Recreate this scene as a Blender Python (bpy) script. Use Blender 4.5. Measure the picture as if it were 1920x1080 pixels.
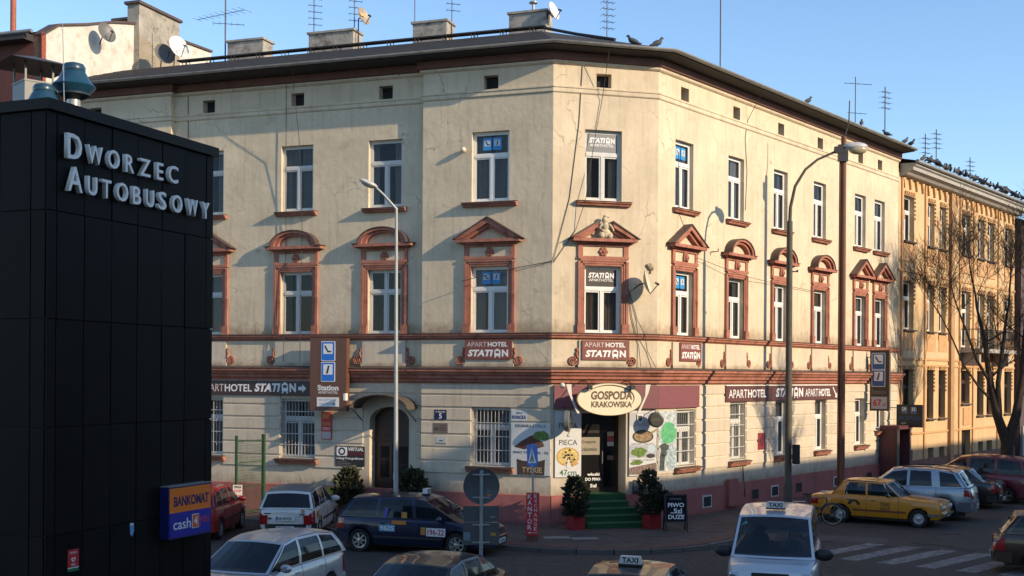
import bpy, math, random
from mathutils import Vector, Matrix
rad = math.radians
random.seed(11)
for o in list(bpy.data.objects):
    bpy.data.objects.remove(o)
SC = bpy.context.scene
COL = SC.collection

# ------------------------------------------------------------------ camera, sky, sun, exposure
cam_d = bpy.data.cameras.new('camera')
cam = bpy.data.objects.new('camera', cam_d)
COL.objects.link(cam)
cam_d.sensor_width = 36.0
cam_d.lens = 41.25
cam_d.shift_y = 0.0854
cam_d.clip_start = 0.1
cam_d.clip_end = 3000
cam.matrix_world = Matrix.Translation((0, 0, 4.6)) @ Matrix.Rotation(rad(90), 4, 'X') @ Matrix.Rotation(0.0066, 4, 'Z')
SC.camera = cam

SUN_EL = 22.0
SUN_AZ = math.degrees(math.atan2(0.847, -0.531))      # clockwise from +Y
world = bpy.data.worlds.new('World')
SC.world = world
world.use_nodes = True
wn = world.node_tree
sky = wn.nodes.new('ShaderNodeTexSky')
sky.sky_type = 'NISHITA'
sky.sun_disc = False
sky.sun_elevation = rad(SUN_EL)
sky.sun_rotation = rad(SUN_AZ)
sky.air_density = 1.0
sky.dust_density = 0.35
sky.ozone_density = 3.4
bg = wn.nodes['Background']
bg.inputs['Strength'].default_value = 0.15
wn.links.new(sky.outputs[0], bg.inputs['Color'])

sun_d = bpy.data.lights.new('sun', 'SUN')
sun_d.energy = 3.5
sun_d.angle = rad(0.5)
sun_d.color = (1.0, 0.80, 0.55)
sun = bpy.data.objects.new('sun', sun_d)
COL.objects.link(sun)
ce = math.cos(rad(SUN_EL))
sun_to = Vector((-0.847 * ce, 0.531 * ce, -math.sin(rad(SUN_EL))))
sun.rotation_euler = sun_to.to_track_quat('-Z', 'Y').to_euler()
sun.location = (40, -25, 30)
SC.view_settings.view_transform = 'Standard'
SC.view_settings.look = 'None'
SC.view_settings.gamma = 1.0
SC.view_settings.exposure = 0.70
SC.view_settings.use_curve_mapping = False
SC.render.engine = 'CYCLES'

# ------------------------------------------------------------------ mesh helpers
class MB:
    def __init__(s):
        s.v = []; s.f = []; s.m = []
    def add(s, vs, fs, mi=0):
        b = len(s.v)
        s.v.extend([tuple(p) for p in vs])
        for f in fs:
            s.f.append(tuple(i + b for i in f)); s.m.append(mi)
        return s
    def quad(s, a, b, c, d, mi=0):
        return s.add([a, b, c, d], [(0, 1, 2, 3)], mi)
    def poly(s, pts, mi=0):
        return s.add(pts, [tuple(range(len(pts)))], mi)
    def box(s, x0, x1, y0, y1, z0, z1, mi=0):
        return s.add([(x0,y0,z0),(x1,y0,z0),(x1,y1,z0),(x0,y1,z0),(x0,y0,z1),(x1,y0,z1),(x1,y1,z1),(x0,y1,z1)],
                     [(0,3,2,1),(4,5,6,7),(0,1,5,4),(1,2,6,5),(2,3,7,6),(3,0,4,7)], mi)
    def prism(s, pts, y0, y1, mi=0):
        # polygon given in (x,z), counter-clockwise seen from -y, pushed from y0 (front) to y1 (back)
        n = len(pts)
        vs = [(x, y0, z) for x, z in pts] + [(x, y1, z) for x, z in pts]
        fs = [tuple(range(n)), tuple(range(2*n-1, n-1, -1))]
        for i in range(n):
            j = (i+1) % n
            fs.append((j, i, i+n, j+n))
        return s.add(vs, fs, mi)
    def prismz(s, pts, z0, z1, mi=0):
        n = len(pts)
        vs = [(x, y, z0) for x, y in pts] + [(x, y, z1) for x, y in pts]
        fs = [tuple(range(n-1, -1, -1)), tuple(range(n, 2*n))]
        for i in range(n):
            j = (i+1) % n
            fs.append((i, j, j+n, i+n))
        return s.add(vs, fs, mi)
    def tube(s, pts, r, n=8, mi=0, caps=True):
        pts = [Vector(p) for p in pts]
        k = len(pts)
        if not isinstance(r, (list, tuple)): r = [r]*k
        vs = []; fs = []
        prev = None
        for i in range(k):
            if i == 0: d = pts[1]-pts[0]
            elif i == k-1: d = pts[-1]-pts[-2]
            else: d = (pts[i+1]-pts[i]).normalized() + (pts[i]-pts[i-1]).normalized()
            if d.length < 1e-9: d = Vector((0,0,1))
            d.normalize()
            if prev is None:
                a = Vector((0,0,1)) if abs(d.z) < 0.9 else Vector((1,0,0))
                u = d.cross(a).normalized()
            else:
                u = prev - d*prev.dot(d)
                if u.length < 1e-6: u = d.orthogonal()
                u.normalize()
            prev = u
            w = d.cross(u)
            for j in range(n):
                t = 2*math.pi*j/n
                vs.append(pts[i] + (u*math.cos(t) + w*math.sin(t))*r[i])
        for i in range(k-1):
            for j in range(n):
                j2 = (j+1) % n
                fs.append((i*n+j, i*n+j2, (i+1)*n+j2, (i+1)*n+j))
        if caps:
            fs.append(tuple(range(n-1, -1, -1)))
            fs.append(tuple(range((k-1)*n, k*n)))
        return s.add(vs, fs, mi)
    def lathe(s, prof, n=24, axis='z', c=(0,0,0), mi=0, caps=True):
        # prof: list of (radius, height)
        vs = []; fs = []
        k = len(prof)
        for r, h in prof:
            for j in range(n):
                t = 2*math.pi*j/n
                a, b = r*math.cos(t), r*math.sin(t)
                if axis == 'z': p = (a, b, h)
                elif axis == 'y': p = (a, h, -b)
                else: p = (h, a, b)
                vs.append((p[0]+c[0], p[1]+c[1], p[2]+c[2]))
        for i in range(k-1):
            for j in range(n):
                j2 = (j+1) % n
                fs.append((i*n+j, i*n+j2, (i+1)*n+j2, (i+1)*n+j))
        if caps:
            fs.append(tuple(range(n-1, -1, -1)))
            fs.append(tuple(range((k-1)*n, k*n)))
        return s.add(vs, fs, mi)
    def ball(s, c, rx, ry, rz, nu=10, nv=7, mi=0):
        vs = []; fs = []
        for i in range(1, nv):
            p = math.pi*i/nv
            for j in range(nu):
                t = 2*math.pi*j/nu
                vs.append((c[0]+rx*math.sin(p)*math.cos(t), c[1]+ry*math.sin(p)*math.sin(t), c[2]+rz*math.cos(p)))
        top = len(vs); vs.append((c[0], c[1], c[2]+rz)); vs.append((c[0], c[1], c[2]-rz))
        for i in range(nv-2):
            for j in range(nu):
                j2 = (j+1) % nu
                fs.append((i*nu+j, (i+1)*nu+j, (i+1)*nu+j2, i*nu+j2))
        for j in range(nu):
            j2 = (j+1) % nu
            fs.append((top, j, j2)); fs.append((top+1, (nv-2)*nu+j2, (nv-2)*nu+j))
        return s.add(vs, fs, mi)
    def mesh(s, me, dx=0, dy=0, dz=0, sx=1, sz=1, mi=0):
        return s.add([(v.co.x*sx+dx, v.co.y+dy, v.co.z*sz+dz) for v in me.vertices], [tuple(p.vertices) for p in me.polygons], mi)
    def xf(s, M):
        s.v = [tuple(M @ Vector(p)) for p in s.v]
        return s
    def build(s, name='mesh', smooth=None):
        me = bpy.data.meshes.new(name)
        me.from_pydata(s.v, [], s.f)
        if any(s.m):
            me.polygons.foreach_set('material_index', s.m)
        if smooth:
            me.shade_smooth()
            me.set_sharp_from_angle(angle=rad(smooth))
        me.update()
        return me

def ob(name, me, mats, parent=None, loc=(0,0,0), rot=0.0, smooth=None):
    if isinstance(me, MB):
        me = me.build(name, smooth)
    if not isinstance(mats, (list, tuple)): mats = [mats]
    if len(me.materials) == 0:
        for m in mats: me.materials.append(m)
    o = bpy.data.objects.new(name, me)
    COL.objects.link(o)
    o.location = loc
    o.rotation_euler = rot if isinstance(rot, (tuple, list)) else (0, 0, rot)
    if parent is not None: o.parent = parent
    return o

def tag(o, label=None, cat=None, group=None, kind=None):
    if label: o['label'] = label
    if cat: o['category'] = cat
    if group: o['group'] = group
    if kind: o['kind'] = kind
    return o

def thing(name, label, cat, loc=(0,0,0), rot=0.0, group=None):
    o = bpy.data.objects.new(name, None)
    COL.objects.link(o)
    o.location = loc
    o.rotation_euler = rot if isinstance(rot, (tuple, list)) else (0, 0, rot)
    o.empty_display_size = 0.3
    return tag(o, label, cat, group)

# ------------------------------------------------------------------ materials
MATS = {}
def pm(name, col, rough=0.6, var=0.12, scale=3.0, bump=0.0, bscale=40.0, metal=0.0, spec=0.5, rnd=0.0, streak=0.0, coat=0.0, alpha=1.0, grime=None, stretch=(1,1,1), soot=None, crack=0.0):
    if name in MATS: return MATS[name]
    m = bpy.data.materials.new(name)
    m.use_nodes = True
    nt = m.node_tree; N = nt.nodes; Lk = nt.links
    p = N['Principled BSDF']
    p.inputs['Roughness'].default_value = rough
    p.inputs['Metallic'].default_value = metal
    p.inputs['Specular IOR Level'].default_value = spec
    p.inputs['Coat Weight'].default_value = coat
    p.inputs['Coat Roughness'].default_value = 0.05
    p.inputs['Alpha'].default_value = alpha
    tc = N.new('ShaderNodeTexCoord')
    mp = N.new('ShaderNodeMapping'); mp.inputs['Scale'].default_value = stretch
    Lk.new(tc.outputs['Object'], mp.inputs['Vector'])
    if rnd:
        oi = N.new('ShaderNodeObjectInfo')
        mul = N.new('ShaderNodeMath'); mul.operation = 'MULTIPLY'; mul.inputs[1].default_value = 37.0
        Lk.new(oi.outputs['Random'], mul.inputs[0])
        Lk.new(mul.outputs[0], mp.inputs['Location'])
    nz = N.new('ShaderNodeTexNoise'); nz.inputs['Scale'].default_value = scale; nz.inputs['Detail'].default_value = 7; nz.inputs['Roughness'].default_value = 0.62
    Lk.new(mp.outputs[0], nz.inputs['Vector'])
    rp = N.new('ShaderNodeValToRGB')
    rp.color_ramp.elements[0].position = 0.28; rp.color_ramp.elements[1].position = 0.72
    lo = [c*(1-var) for c in col]; hi = [min(1, c*(1+var)) for c in col]
    rp.color_ramp.elements[0].color = (*lo, 1); rp.color_ramp.elements[1].color = (*hi, 1)
    Lk.new(nz.outputs['Fac'], rp.inputs['Fac'])
    out = rp.outputs['Color']
    def mult(fac_socket, colr, out):
        mx = N.new('ShaderNodeMix'); mx.data_type = 'RGBA'; mx.blend_type = 'MULTIPLY'
        Lk.new(fac_socket, mx.inputs['Factor'])
        Lk.new(out, mx.inputs[6]); mx.inputs[7].default_value = (*colr, 1)
        return mx.outputs[2]
    if streak:
        mp2 = N.new('ShaderNodeMapping'); mp2.inputs['Scale'].default_value = (3.2, 3.2, 0.24)
        Lk.new(tc.outputs['Object'], mp2.inputs['Vector'])
        n2 = N.new('ShaderNodeTexNoise'); n2.inputs['Scale'].default_value = 1.6; n2.inputs['Detail'].default_value = 6; n2.inputs['Roughness'].default_value = 0.7
        Lk.new(mp2.outputs[0], n2.inputs['Vector'])
        r2 = N.new('ShaderNodeMapRange'); r2.inputs['From Min'].default_value = 0.5; r2.inputs['From Max'].default_value = 0.78; r2.inputs['To Max'].default_value = streak
        Lk.new(n2.outputs['Fac'], r2.inputs['Value'])
        out = mult(r2.outputs[0], (0.50, 0.45, 0.40), out)
    if grime:
        n3 = N.new('ShaderNodeTexNoise'); n3.inputs['Scale'].default_value = grime[0]; n3.inputs['Detail'].default_value = 9; n3.inputs['Roughness'].default_value = 0.75
        Lk.new(tc.outputs['Object'], n3.inputs['Vector'])
        r3 = N.new('ShaderNodeMapRange'); r3.inputs['From Min'].default_value = grime[1]; r3.inputs['From Max'].default_value = grime[1]+0.14; r3.inputs['To Max'].default_value = grime[2]
        Lk.new(n3.outputs['Fac'], r3.inputs['Value'])
        out = mult(r3.outputs[0], grime[3], out)
    if soot:
        sx = N.new('ShaderNodeSeparateXYZ'); Lk.new(tc.outputs['Object'], sx.inputs[0])
        ns = N.new('ShaderNodeTexNoise'); ns.inputs['Scale'].default_value = 3.2; ns.inputs['Detail'].default_value = 9; ns.inputs['Roughness'].default_value = 0.72
        Lk.new(tc.outputs['Object'], ns.inputs['Vector'])
        for (z0, z1, amt) in soot:
            mz = N.new('ShaderNodeMapRange'); mz.inputs['From Min'].default_value = z0; mz.inputs['From Max'].default_value = z1; mz.inputs['To Min'].default_value = 0.34; mz.inputs['To Max'].default_value = -0.35
            Lk.new(sx.outputs[2], mz.inputs['Value'])
            lo = N.new('ShaderNodeMath'); lo.operation = 'GREATER_THAN'; lo.inputs[1].default_value = z0-0.02; Lk.new(sx.outputs[2], lo.inputs[0])
            ad = N.new('ShaderNodeMath'); ad.operation = 'ADD'; Lk.new(mz.outputs[0], ad.inputs[0]); Lk.new(ns.outputs['Fac'], ad.inputs[1])
            rr = N.new('ShaderNodeMapRange'); rr.inputs['From Min'].default_value = 0.45; rr.inputs['From Max'].default_value = 0.85; rr.inputs['To Max'].default_value = amt; Lk.new(ad.outputs[0], rr.inputs['Value'])
            ml = N.new('ShaderNodeMath'); ml.operation = 'MULTIPLY'; Lk.new(rr.outputs[0], ml.inputs[0]); Lk.new(lo.outputs[0], ml.inputs[1])
            out = mult(ml.outputs[0], (0.42, 0.36, 0.32), out)
    if crack:
        nd = N.new('ShaderNodeTexNoise'); nd.inputs['Scale'].default_value = 1.3; nd.inputs['Detail'].default_value = 6
        Lk.new(tc.outputs['Object'], nd.inputs['Vector'])
        mxv = N.new('ShaderNodeMix'); mxv.data_type = 'RGBA'; mxv.blend_type = 'LINEAR_LIGHT'; mxv.inputs['Factor'].default_value = 0.55
        Lk.new(tc.outputs['Object'], mxv.inputs[6]); Lk.new(nd.outputs['Color'], mxv.inputs[7])
        vo = N.new('ShaderNodeTexVoronoi'); vo.feature = 'DISTANCE_TO_EDGE'; vo.inputs['Scale'].default_value = 0.62
        Lk.new(mxv.outputs[2], vo.inputs['Vector'])
        rc = N.new('ShaderNodeMapRange'); rc.inputs['From Min'].default_value = 0.004; rc.inputs['From Max'].default_value = 0.014; rc.inputs['To Min'].default_value = crack; rc.inputs['To Max'].default_value = 0.0
        Lk.new(vo.outputs['Distance'], rc.inputs['Value'])
        mk = N.new('ShaderNodeMapRange'); mk.inputs['From Min'].default_value = 0.50; mk.inputs['From Max'].default_value = 0.62; Lk.new(nz.outputs['Fac'], mk.inputs['Value'])
        mm = N.new('ShaderNodeMath'); mm.operation = 'MULTIPLY'; Lk.new(rc.outputs[0], mm.inputs[0]); Lk.new(mk.outputs[0], mm.inputs[1])
        out = mult(mm.outputs[0], (0.30, 0.25, 0.22), out)
    if rnd:
        oi2 = N.new('ShaderNodeObjectInfo')
        r4 = N.new('ShaderNodeMapRange'); r4.inputs['To Min'].default_value = 1-rnd; r4.inputs['To Max'].default_value = 1+rnd
        Lk.new(oi2.outputs['Random'], r4.inputs['Value'])
        hs = N.new('ShaderNodeHueSaturation'); Lk.new(out, hs.inputs['Color']); Lk.new(r4.outputs[0], hs.inputs['Value'])
        out = hs.outputs[0]
    Lk.new(out, p.inputs['Base Color'])
    if bump:
        nb = N.new('ShaderNodeTexNoise'); nb.inputs['Scale'].default_value = bscale; nb.inputs['Detail'].default_value = 5
        Lk.new(mp.outputs[0], nb.inputs['Vector'])
        bp = N.new('ShaderNodeBump'); bp.inputs['Strength'].default_value = bump; bp.inputs['Distance'].default_value = 0.03
        Lk.new(nb.outputs['Fac'], bp.inputs['Height'])
        Lk.new(bp.outputs[0], p.inputs['Normal'])
    # roughness variation
    r5 = N.new('ShaderNodeMapRange'); r5.inputs['To Min'].default_value = max(0.02, rough*0.85); r5.inputs['To Max'].default_value = min(1, rough*1.15)
    Lk.new(nz.outputs['Fac'], r5.inputs['Value']); Lk.new(r5.outputs[0], p.inputs['Roughness'])
    MATS[name] = m
    return m

STUCCO = pm('cream_stucco', (0.62, 0.52, 0.375), 0.9, 0.15, 0.7, 0.42, 4.5, spec=0.12, streak=0.5, grime=(1.15, 0.55, 0.6, (0.68, 0.63, 0.58)), soot=[(5.95, 6.75, 0.75), (4.85, 5.25, 0.7)], crack=0.55)
STUCCO2 = pm('pale_rusticated_stucco', (0.58, 0.50, 0.385), 0.9, 0.10, 1.4, 0.18, 18, spec=0.15, streak=0.5, rnd=0.05, grime=(2.5, 0.60, 0.55, (0.62, 0.58, 0.53)), soot=[(0.80, 1.45, 0.65), (4.85, 5.2, 0.75)])
TERRA = pm('terracotta_paint', (0.375, 0.160, 0.112), 0.8, 0.26, 2.2, 0.35, 16, spec=0.15, streak=0.6, grime=(2.6, 0.53, 0.85, (0.50, 0.47, 0.45)))
TERRAD = pm('eaves_shade_brown', (0.165, 0.083, 0.064), 0.8, 0.2, 1.5, 0.2, 20, spec=0.15, grime=(3.0, 0.62, 0.5, (1.6, 1.5, 1.4)))  # frieze brown darkened for the shade under the eaves, with paler faded patches
PINK = pm('pink_plinth_paint', (0.35, 0.13, 0.115), 0.85, 0.18, 1.2, 0.2, 20, spec=0.15, streak=0.5, soot=[(-0.1, 0.35, 0.8)], grime=(2.0, 0.6, 0.5, (0.62, 0.6, 0.58)))
ROOFM = pm('dark_roof_felt', (0.045, 0.042, 0.042), 0.8, 0.3, 2.0, 0.2, 14, spec=0.3)
CAPM = pm('dark_sheet_metal', (0.085, 0.055, 0.045), 0.55, 0.25, 4, 0.05, 20, spec=0.4)
ZINC = pm('zinc_gutter', (0.30, 0.30, 0.29), 0.42, 0.22, 3, metal=0.4)
WHITEP = pm('white_frame_paint', (0.72, 0.71, 0.67), 0.45, 0.06, 6)
OLDWHITE = pm('old_white_frame_paint', (0.55, 0.55, 0.52), 0.6, 0.12, 6, bump=0.1)
DARKIN = pm('unlit_depth_black', (0.02, 0.02, 0.022), 0.9, 0.2, 3)  # near-black that paints the darkness of unlit depths
CURT = pm('net_curtain', (0.55, 0.55, 0.53), 0.9, 0.25, 5, stretch=(4, 4, 0.4))
CURTW = pm('warm_curtain', (0.38, 0.29, 0.20), 0.9, 0.3, 5, stretch=(4, 4, 0.4))
IRON = pm('black_iron', (0.03, 0.03, 0.032), 0.5, 0.2, 10, metal=0.3)
GRILLE = pm('pale_grille_paint', (0.45, 0.44, 0.41), 0.6, 0.15, 10)
BLACKP = pm('black_cladding', (0.0085, 0.0075, 0.007), 0.46, 0.35, 0.7, rnd=0.2, spec=0.09)
ALU = pm('grey_aluminium', (0.90, 0.86, 0.77), 0.5, 0.06, 4)
STEEL = pm('galvanised_steel', (0.42, 0.42, 0.41), 0.38, 0.16, 6, metal=0.6)
CONC = pm('weathered_concrete', (0.30, 0.275, 0.235), 0.95, 0.3, 1.8, 0.4, 12, grime=(2.4, 0.53, 0.85, (0.30, 0.28, 0.26)))
WHITEWALL = pm('white_gable_plaster', (0.56, 0.53, 0.47), 0.9, 0.22, 1.3, 0.4, 9, grime=(1.9, 0.52, 0.75, (0.66, 0.55, 0.45)))
def flat(name, col, rough=0.5, var=0.04, **k): return pm(name, col, rough, var, 8, **k)
SIGNBROWN = flat('sign_maroon', (0.115, 0.042, 0.038), 0.45, 0.08)
SIGNBROWN2 = flat('sign_brown', (0.135, 0.058, 0.035), 0.4, 0.10)
SIGNDARK = flat('sign_dark_maroon', (0.05, 0.022, 0.024), 0.4, 0.08)
INK_W = flat('white_lettering', (0.78, 0.77, 0.75), 0.5)
INK_P = flat('pinkish_lettering', (0.62, 0.50, 0.48), 0.5)
INK_K = flat('black_lettering', (0.02, 0.02, 0.02), 0.5)
BLUE = flat('road_sign_blue', (0.02, 0.16, 0.60), 0.4)
PURPLE = flat('purple_fascia', (0.20, 0.065, 0.075), 0.6, 0.08)
CREAM = flat('cream_sign_board', (0.74, 0.66, 0.46), 0.5, 0.05)
REDS = flat('signal_red', (0.55, 0.025, 0.03), 0.45, 0.06)
GLASS = pm('window_glass', (0.012, 0.016, 0.02), 0.04, 0.05, 3, spec=0.7, alpha=0.36)
CARGLASS = pm('car_glass', (0.010, 0.018, 0.022), 0.03, 0.03, 3, spec=0.6, alpha=0.72)
TYRE = pm('tyre_rubber', (0.014, 0.014, 0.014), 0.85, 0.2, 12, bump=0.1)
RIM = pm('alloy_rim', (0.55, 0.55, 0.54), 0.28, 0.05, 8, metal=0.8)
PLAST = pm('black_plastic', (0.02, 0.02, 0.021), 0.55, 0.15, 12)
CHROME = pm('chrome', (0.7, 0.7, 0.7), 0.12, 0.03, 8, metal=1.0)

# ------------------------------------------------------------------ lettering
TXT = {}
def txt(s, h, w=None, bold=0.0, shear=0.0, ext=0.003, spacing=1.0):
    """Raised lettering standing in the xz plane and facing -y, centred, h high and w wide."""
    key = (s, h, w, bold, shear, ext, spacing)
    if key in TXT: return TXT[key]
    c = bpy.data.curves.new('lettering', 'FONT')
    c.body = s
    c.size = 1.0
    c.align_x = 'CENTER'
    c.shear = shear
    c.offset = bold
    c.extrude = 0.001
    c.space_character = spacing
    c.resolution_u = 3
    o = bpy.data.objects.new('lettering_source', c)
    me = bpy.data.meshes.new_from_object(o)
    bpy.data.objects.remove(o)
    bpy.data.curves.remove(c)
    xs = [v.co.x for v in me.vertices]; ys = [v.co.y for v in me.vertices]
    x0, x1, y0, y1 = min(xs), max(xs), min(ys), max(ys)
    sy = h/(y1-y0)
    sx = (w/(x1-x0)) if w else sy
    for v in me.vertices:
        x, y, z = v.co
        v.co = ((x-(x0+x1)/2)*sx, (-ext if z > 0 else 0.0), (y-(y0+y1)/2)*sy)
    me.materials.clear()
    TXT[key] = me
    return me

def logo_station(w, h, ext=0.004):
    """STATION with a tram front standing in for the O."""
    mb = MB()
    mb.mesh(txt('STATI', h, w*0.63, 0.045, 0.22, ext), dx=-w*0.185)
    mb.mesh(txt('N', h, w*0.155, 0.045, 0.0, ext), dx=w*0.4225)
    cx = w*0.235; a = w*0.075
    def b(x0, x1, z0, z1): mb.box(cx+x0*a, cx+x1*a, -ext, 0, z0*h, z1*h)
    b(-1, -0.6, -0.42, 0.42); b(0.6, 1, -0.42, 0.42); b(-0.599, 0.599, 0.30, 0.52); b(-0.599, 0.599, -0.42, -0.02)
    b(-0.45, 0.45, 0.521, 0.60)
    mb.prism([(cx-0.7*a, -0.42*h), (cx-1.0*a, -0.66*h), (cx-0.6*a, -0.66*h), (cx-0.3*a, -0.42*h)], -ext, 0)
    mb.prism([(cx+0.3*a, -0.42*h), (cx+0.6*a, -0.66*h), (cx+1.0*a, -0.66*h), (cx+0.7*a, -0.42*h)], -ext, 0)
    return mb.build('lettering')

def rrect(w, h, r, n=4, cx=0, cz=0):
    pts = []
    for (sx, sz, a0) in ((1,-1,-90),(1,1,0),(-1,1,90),(-1,-1,180)):
        for i in range(n+1):
            a = rad(a0+90*i/n)
            pts.append((cx+sx*(w/2-r)+r*math.cos(a), cz+sz*(h/2-r)+r*math.sin(a)))
    return pts
def ell(rx, rz, n=32, cx=0, cz=0):
    return [(cx+rx*math.cos(2*math.pi*i/n), cz+rz*math.sin(2*math.pi*i/n)) for i in range(n)]

def icon(parent, kind, x, z, w, h, y, blue=None):
    """Blue service sign: white square with a black hotel bed or an i."""
    o = ob('service_icon', MB().prism(rrect(w, h, w*0.06), y-0.012, y), INK_W, parent, (x, 0, z))
    ob('icon_field', MB().prism(rrect(w*0.92, h*0.93, w*0.05), y-0.015, y-0.0125), blue or BLUE, o)
    s = w*0.66; cz = h*0.12
    ob('icon_square', MB().box(-s/2, s/2, y-0.018, y-0.0155, cz-s/2, cz+s/2), INK_W, o)
    g = MB()
    if kind == 'i':
        g.mesh(txt('i', s*0.78, None, 0.04, 0.25, 0.003), dy=y-0.0185, dz=cz)
    else:
        g.prism([(-s*.36, cz+s*.34), (-s*.28, cz+s*.34), (s*.05, cz-s*.2), (s*.36, cz-s*.2), (s*.36, cz-s*.34), (-s*.02, cz-s*.34), (-s*.36, cz+s*.16)], y-0.0215, y-0.0185)
    ob('icon_glyph', g, INK_K, o)
    return o
# ================================================================== setting: ground, road, pavement
FR = {'L': ((1.2411, 36.9), -0.3334), 'M': ((1.3178, 37.1215), -0.3334),
      'C': ((1.2411, 36.9), 0.2587), 'R': ((4.6654, 37.8062), 0.8814)}
def fpos(fr, u, y, z):
    (ox, oy), a = FR[fr]
    c, s = math.cos(a), math.sin(a)
    return Vector((ox + c*u - s*y, oy + s*u + c*y, z))
ZR, ZP = -0.20, -0.08          # road and pavement level
GROUNDM = pm('far_ground', (0.10, 0.095, 0.085), 0.95, 0.2, 0.4)
ASPH = pm('worn_asphalt', (0.058, 0.049, 0.043), 0.88, 0.28, 1.1, 0.35, 60, spec=0.3, grime=(0.5, 0.52, 0.55, (0.62, 0.60, 0.58)))
PAVE = pm('pavement_slab', (0.112, 0.082, 0.069), 0.92, 0.2, 1.5, 0.25, 50, rnd=0.10, spec=0.2, grime=(1.1, 0.55, 0.5, (0.7, 0.68, 0.66)))
PAVER = pm('red_paver', (0.150, 0.083, 0.064), 0.92, 0.2, 4, 0.2, 40, spec=0.2)
KERB = pm('kerb_stone', (0.115, 0.10, 0.088), 0.9, 0.22, 2.5, 0.3, 30, rnd=0.1)
PAINT = pm('worn_road_paint', (0.205, 0.195, 0.185), 0.88, 0.3, 2.2, 0.2, 40, grime=(5.0, 0.46, 0.95, (0.30, 0.29, 0.28)))
gr = ob('ground', MB().box(-400, 400, -300, 900, -1.0, -0.34), GROUNDM); tag(gr, kind='structure')
road = ob('road', MB().box(-60, 75, -20, 110, -0.33, ZR), ASPH); tag(road, kind='structure')

def offs(fr, u, d): p = fpos(fr, u, -d, 0); return (p.x, p.y)
pv = [offs('L', -21, 2.1), offs('L', -7.2, 2.1), (-4.6, 34.6), (-1.9, 33.6), (-0.3, 32.6), (1.2, 31.9), (3.2, 31.7), (5.2, 32.6), (6.6, 34.2), (7.7, 35.9)] + \
     [offs('R', 6.2, 3.3), offs('R', 60, 3.3)]
wallline = [offs('R', 60, -0.5), offs('R', 0.5, -0.5), offs('C', 3.0, -0.5), offs('C', 0.5, -0.5), offs('L', -21, -0.5)]
def smooth_path(p, n=4):
    out = []
    for i in range(len(p)-1):
        p0 = p[max(i-1, 0)]; p1 = p[i]; p2 = p[i+1]; p3 = p[min(i+2, len(p)-1)]
        far = math.dist(p1, p2) > 8
        for k in range(1 if far else n):
            t = k/(1 if far else n)
            out.append(tuple(0.5*((2*p1[j]) + (-p0[j]+p2[j])*t + (2*p0[j]-5*p1[j]+4*p2[j]-p3[j])*t*t + (-p0[j]+3*p1[j]-3*p2[j]+p3[j])*t**3) for j in (0, 1)) if not far else p1)
    out.append(p[-1])
    return out
edge = [pv[0]] + smooth_path(pv[1:-1], 5) + [pv[-1]]
pave = ob('pavement', MB().prismz(edge + wallline, ZR-0.05, ZP-0.02), PAVE); tag(pave, kind='structure')
# kerb stones, one by one along the edge
def resample(path, step):
    out = []; acc = 0
    for a, b in zip(path, path[1:]):
        L = math.dist(a, b)
        n = max(1, round(L/step))
        for i in range(n):
            t0, t1 = i/n, (i+1)/n
            out.append(((a[0]+(b[0]-a[0])*t0, a[1]+(b[1]-a[1])*t0), (a[0]+(b[0]-a[0])*t1, a[1]+(b[1]-a[1])*t1)))
    return out
# even spacing on the near run
def walk(path, step):
    pts = [path[0]]; rest = step
    for a, b in zip(path, path[1:]):
        L = math.dist(a, b); pos = 0
        while L-pos >= rest:
            pos += rest; t = pos/L
            pts.append((a[0]+(b[0]-a[0])*t, a[1]+(b[1]-a[1])*t)); rest = step
        rest -= (L-pos)
    return pts
kp = walk(edge, 1.0)
for a, b in zip(kp, kp[1:]):
    if a[0] < -14 or a[1] > 62: continue
    d = Vector((b[0]-a[0], b[1]-a[1])); L = d.length; ang = math.atan2(d.y, d.x)
    mb = MB().box(0.006, L-0.006, -0.13, 0.02, -0.15, 0.0)
    ob('kerb_stone', mb, KERB, pave, (a[0], a[1], ZP + random.uniform(-0.012, 0.004)), ang + random.uniform(-0.006, 0.006))
# concrete slabs on the near pavement
from math import floor
def inside(p, poly):
    c = False; n = len(poly)
    for i in range(n):
        x1, y1 = poly[i]; x2, y2 = poly[(i+1) % n]
        if (y1 > p[1]) != (y2 > p[1]) and p[0] < (x2-x1)*(p[1]-y1)/(y2-y1)+x1: c = not c
    return c
slab_me = MB().box(-0.246, 0.246, -0.246, 0.246, -0.04, 0.0).build('pavement_slab')
slabs = []
big = edge + wallline
wall_poly = wallline
ca, sa = math.cos(0.2587), math.sin(0.2587)
for i in range(-30, 40):
    for j in range(-22, 30):
        x = 3.0 + ca*i*0.5 - sa*j*0.5; y = 35.2 + sa*i*0.5 + ca*j*0.5
        if x < -7 or y > 46: continue
        ok = all(inside((x + dx*0.36, y + dy*0.36), big) for dx, dy in ((1, 0), (-1, 0), (0, 1), (0, -1)))
        if ok: slabs.append((x, y))
slabs.sort(key=lambda p: p[1])
for k, (x, y) in enumerate(slabs[:290]):
    ob('pavement_slab', slab_me, PAVE, pave, (x, y, ZP + random.uniform(-0.006, 0.004)), 0.2587 + random.uniform(-0.008, 0.008))
if len(slabs) > 290:
    mb = MB()
    for x, y in slabs[290:]:
        z = ZP + random.uniform(-0.004, 0.004)
        h = 0.246
        mb.add([(x+ca*a*h-sa*b*h, y+sa*a*h+ca*b*h, z+c) for c in (-0.04, 0) for a, b in ((-1,-1),(1,-1),(1,1),(-1,1))], [(4,5,6,7),(0,1,5,4),(1,2,6,5),(2,3,7,6),(3,0,4,7)])
    tag(ob('slab_field', mb, PAVE, pave), kind='stuff')
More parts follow.
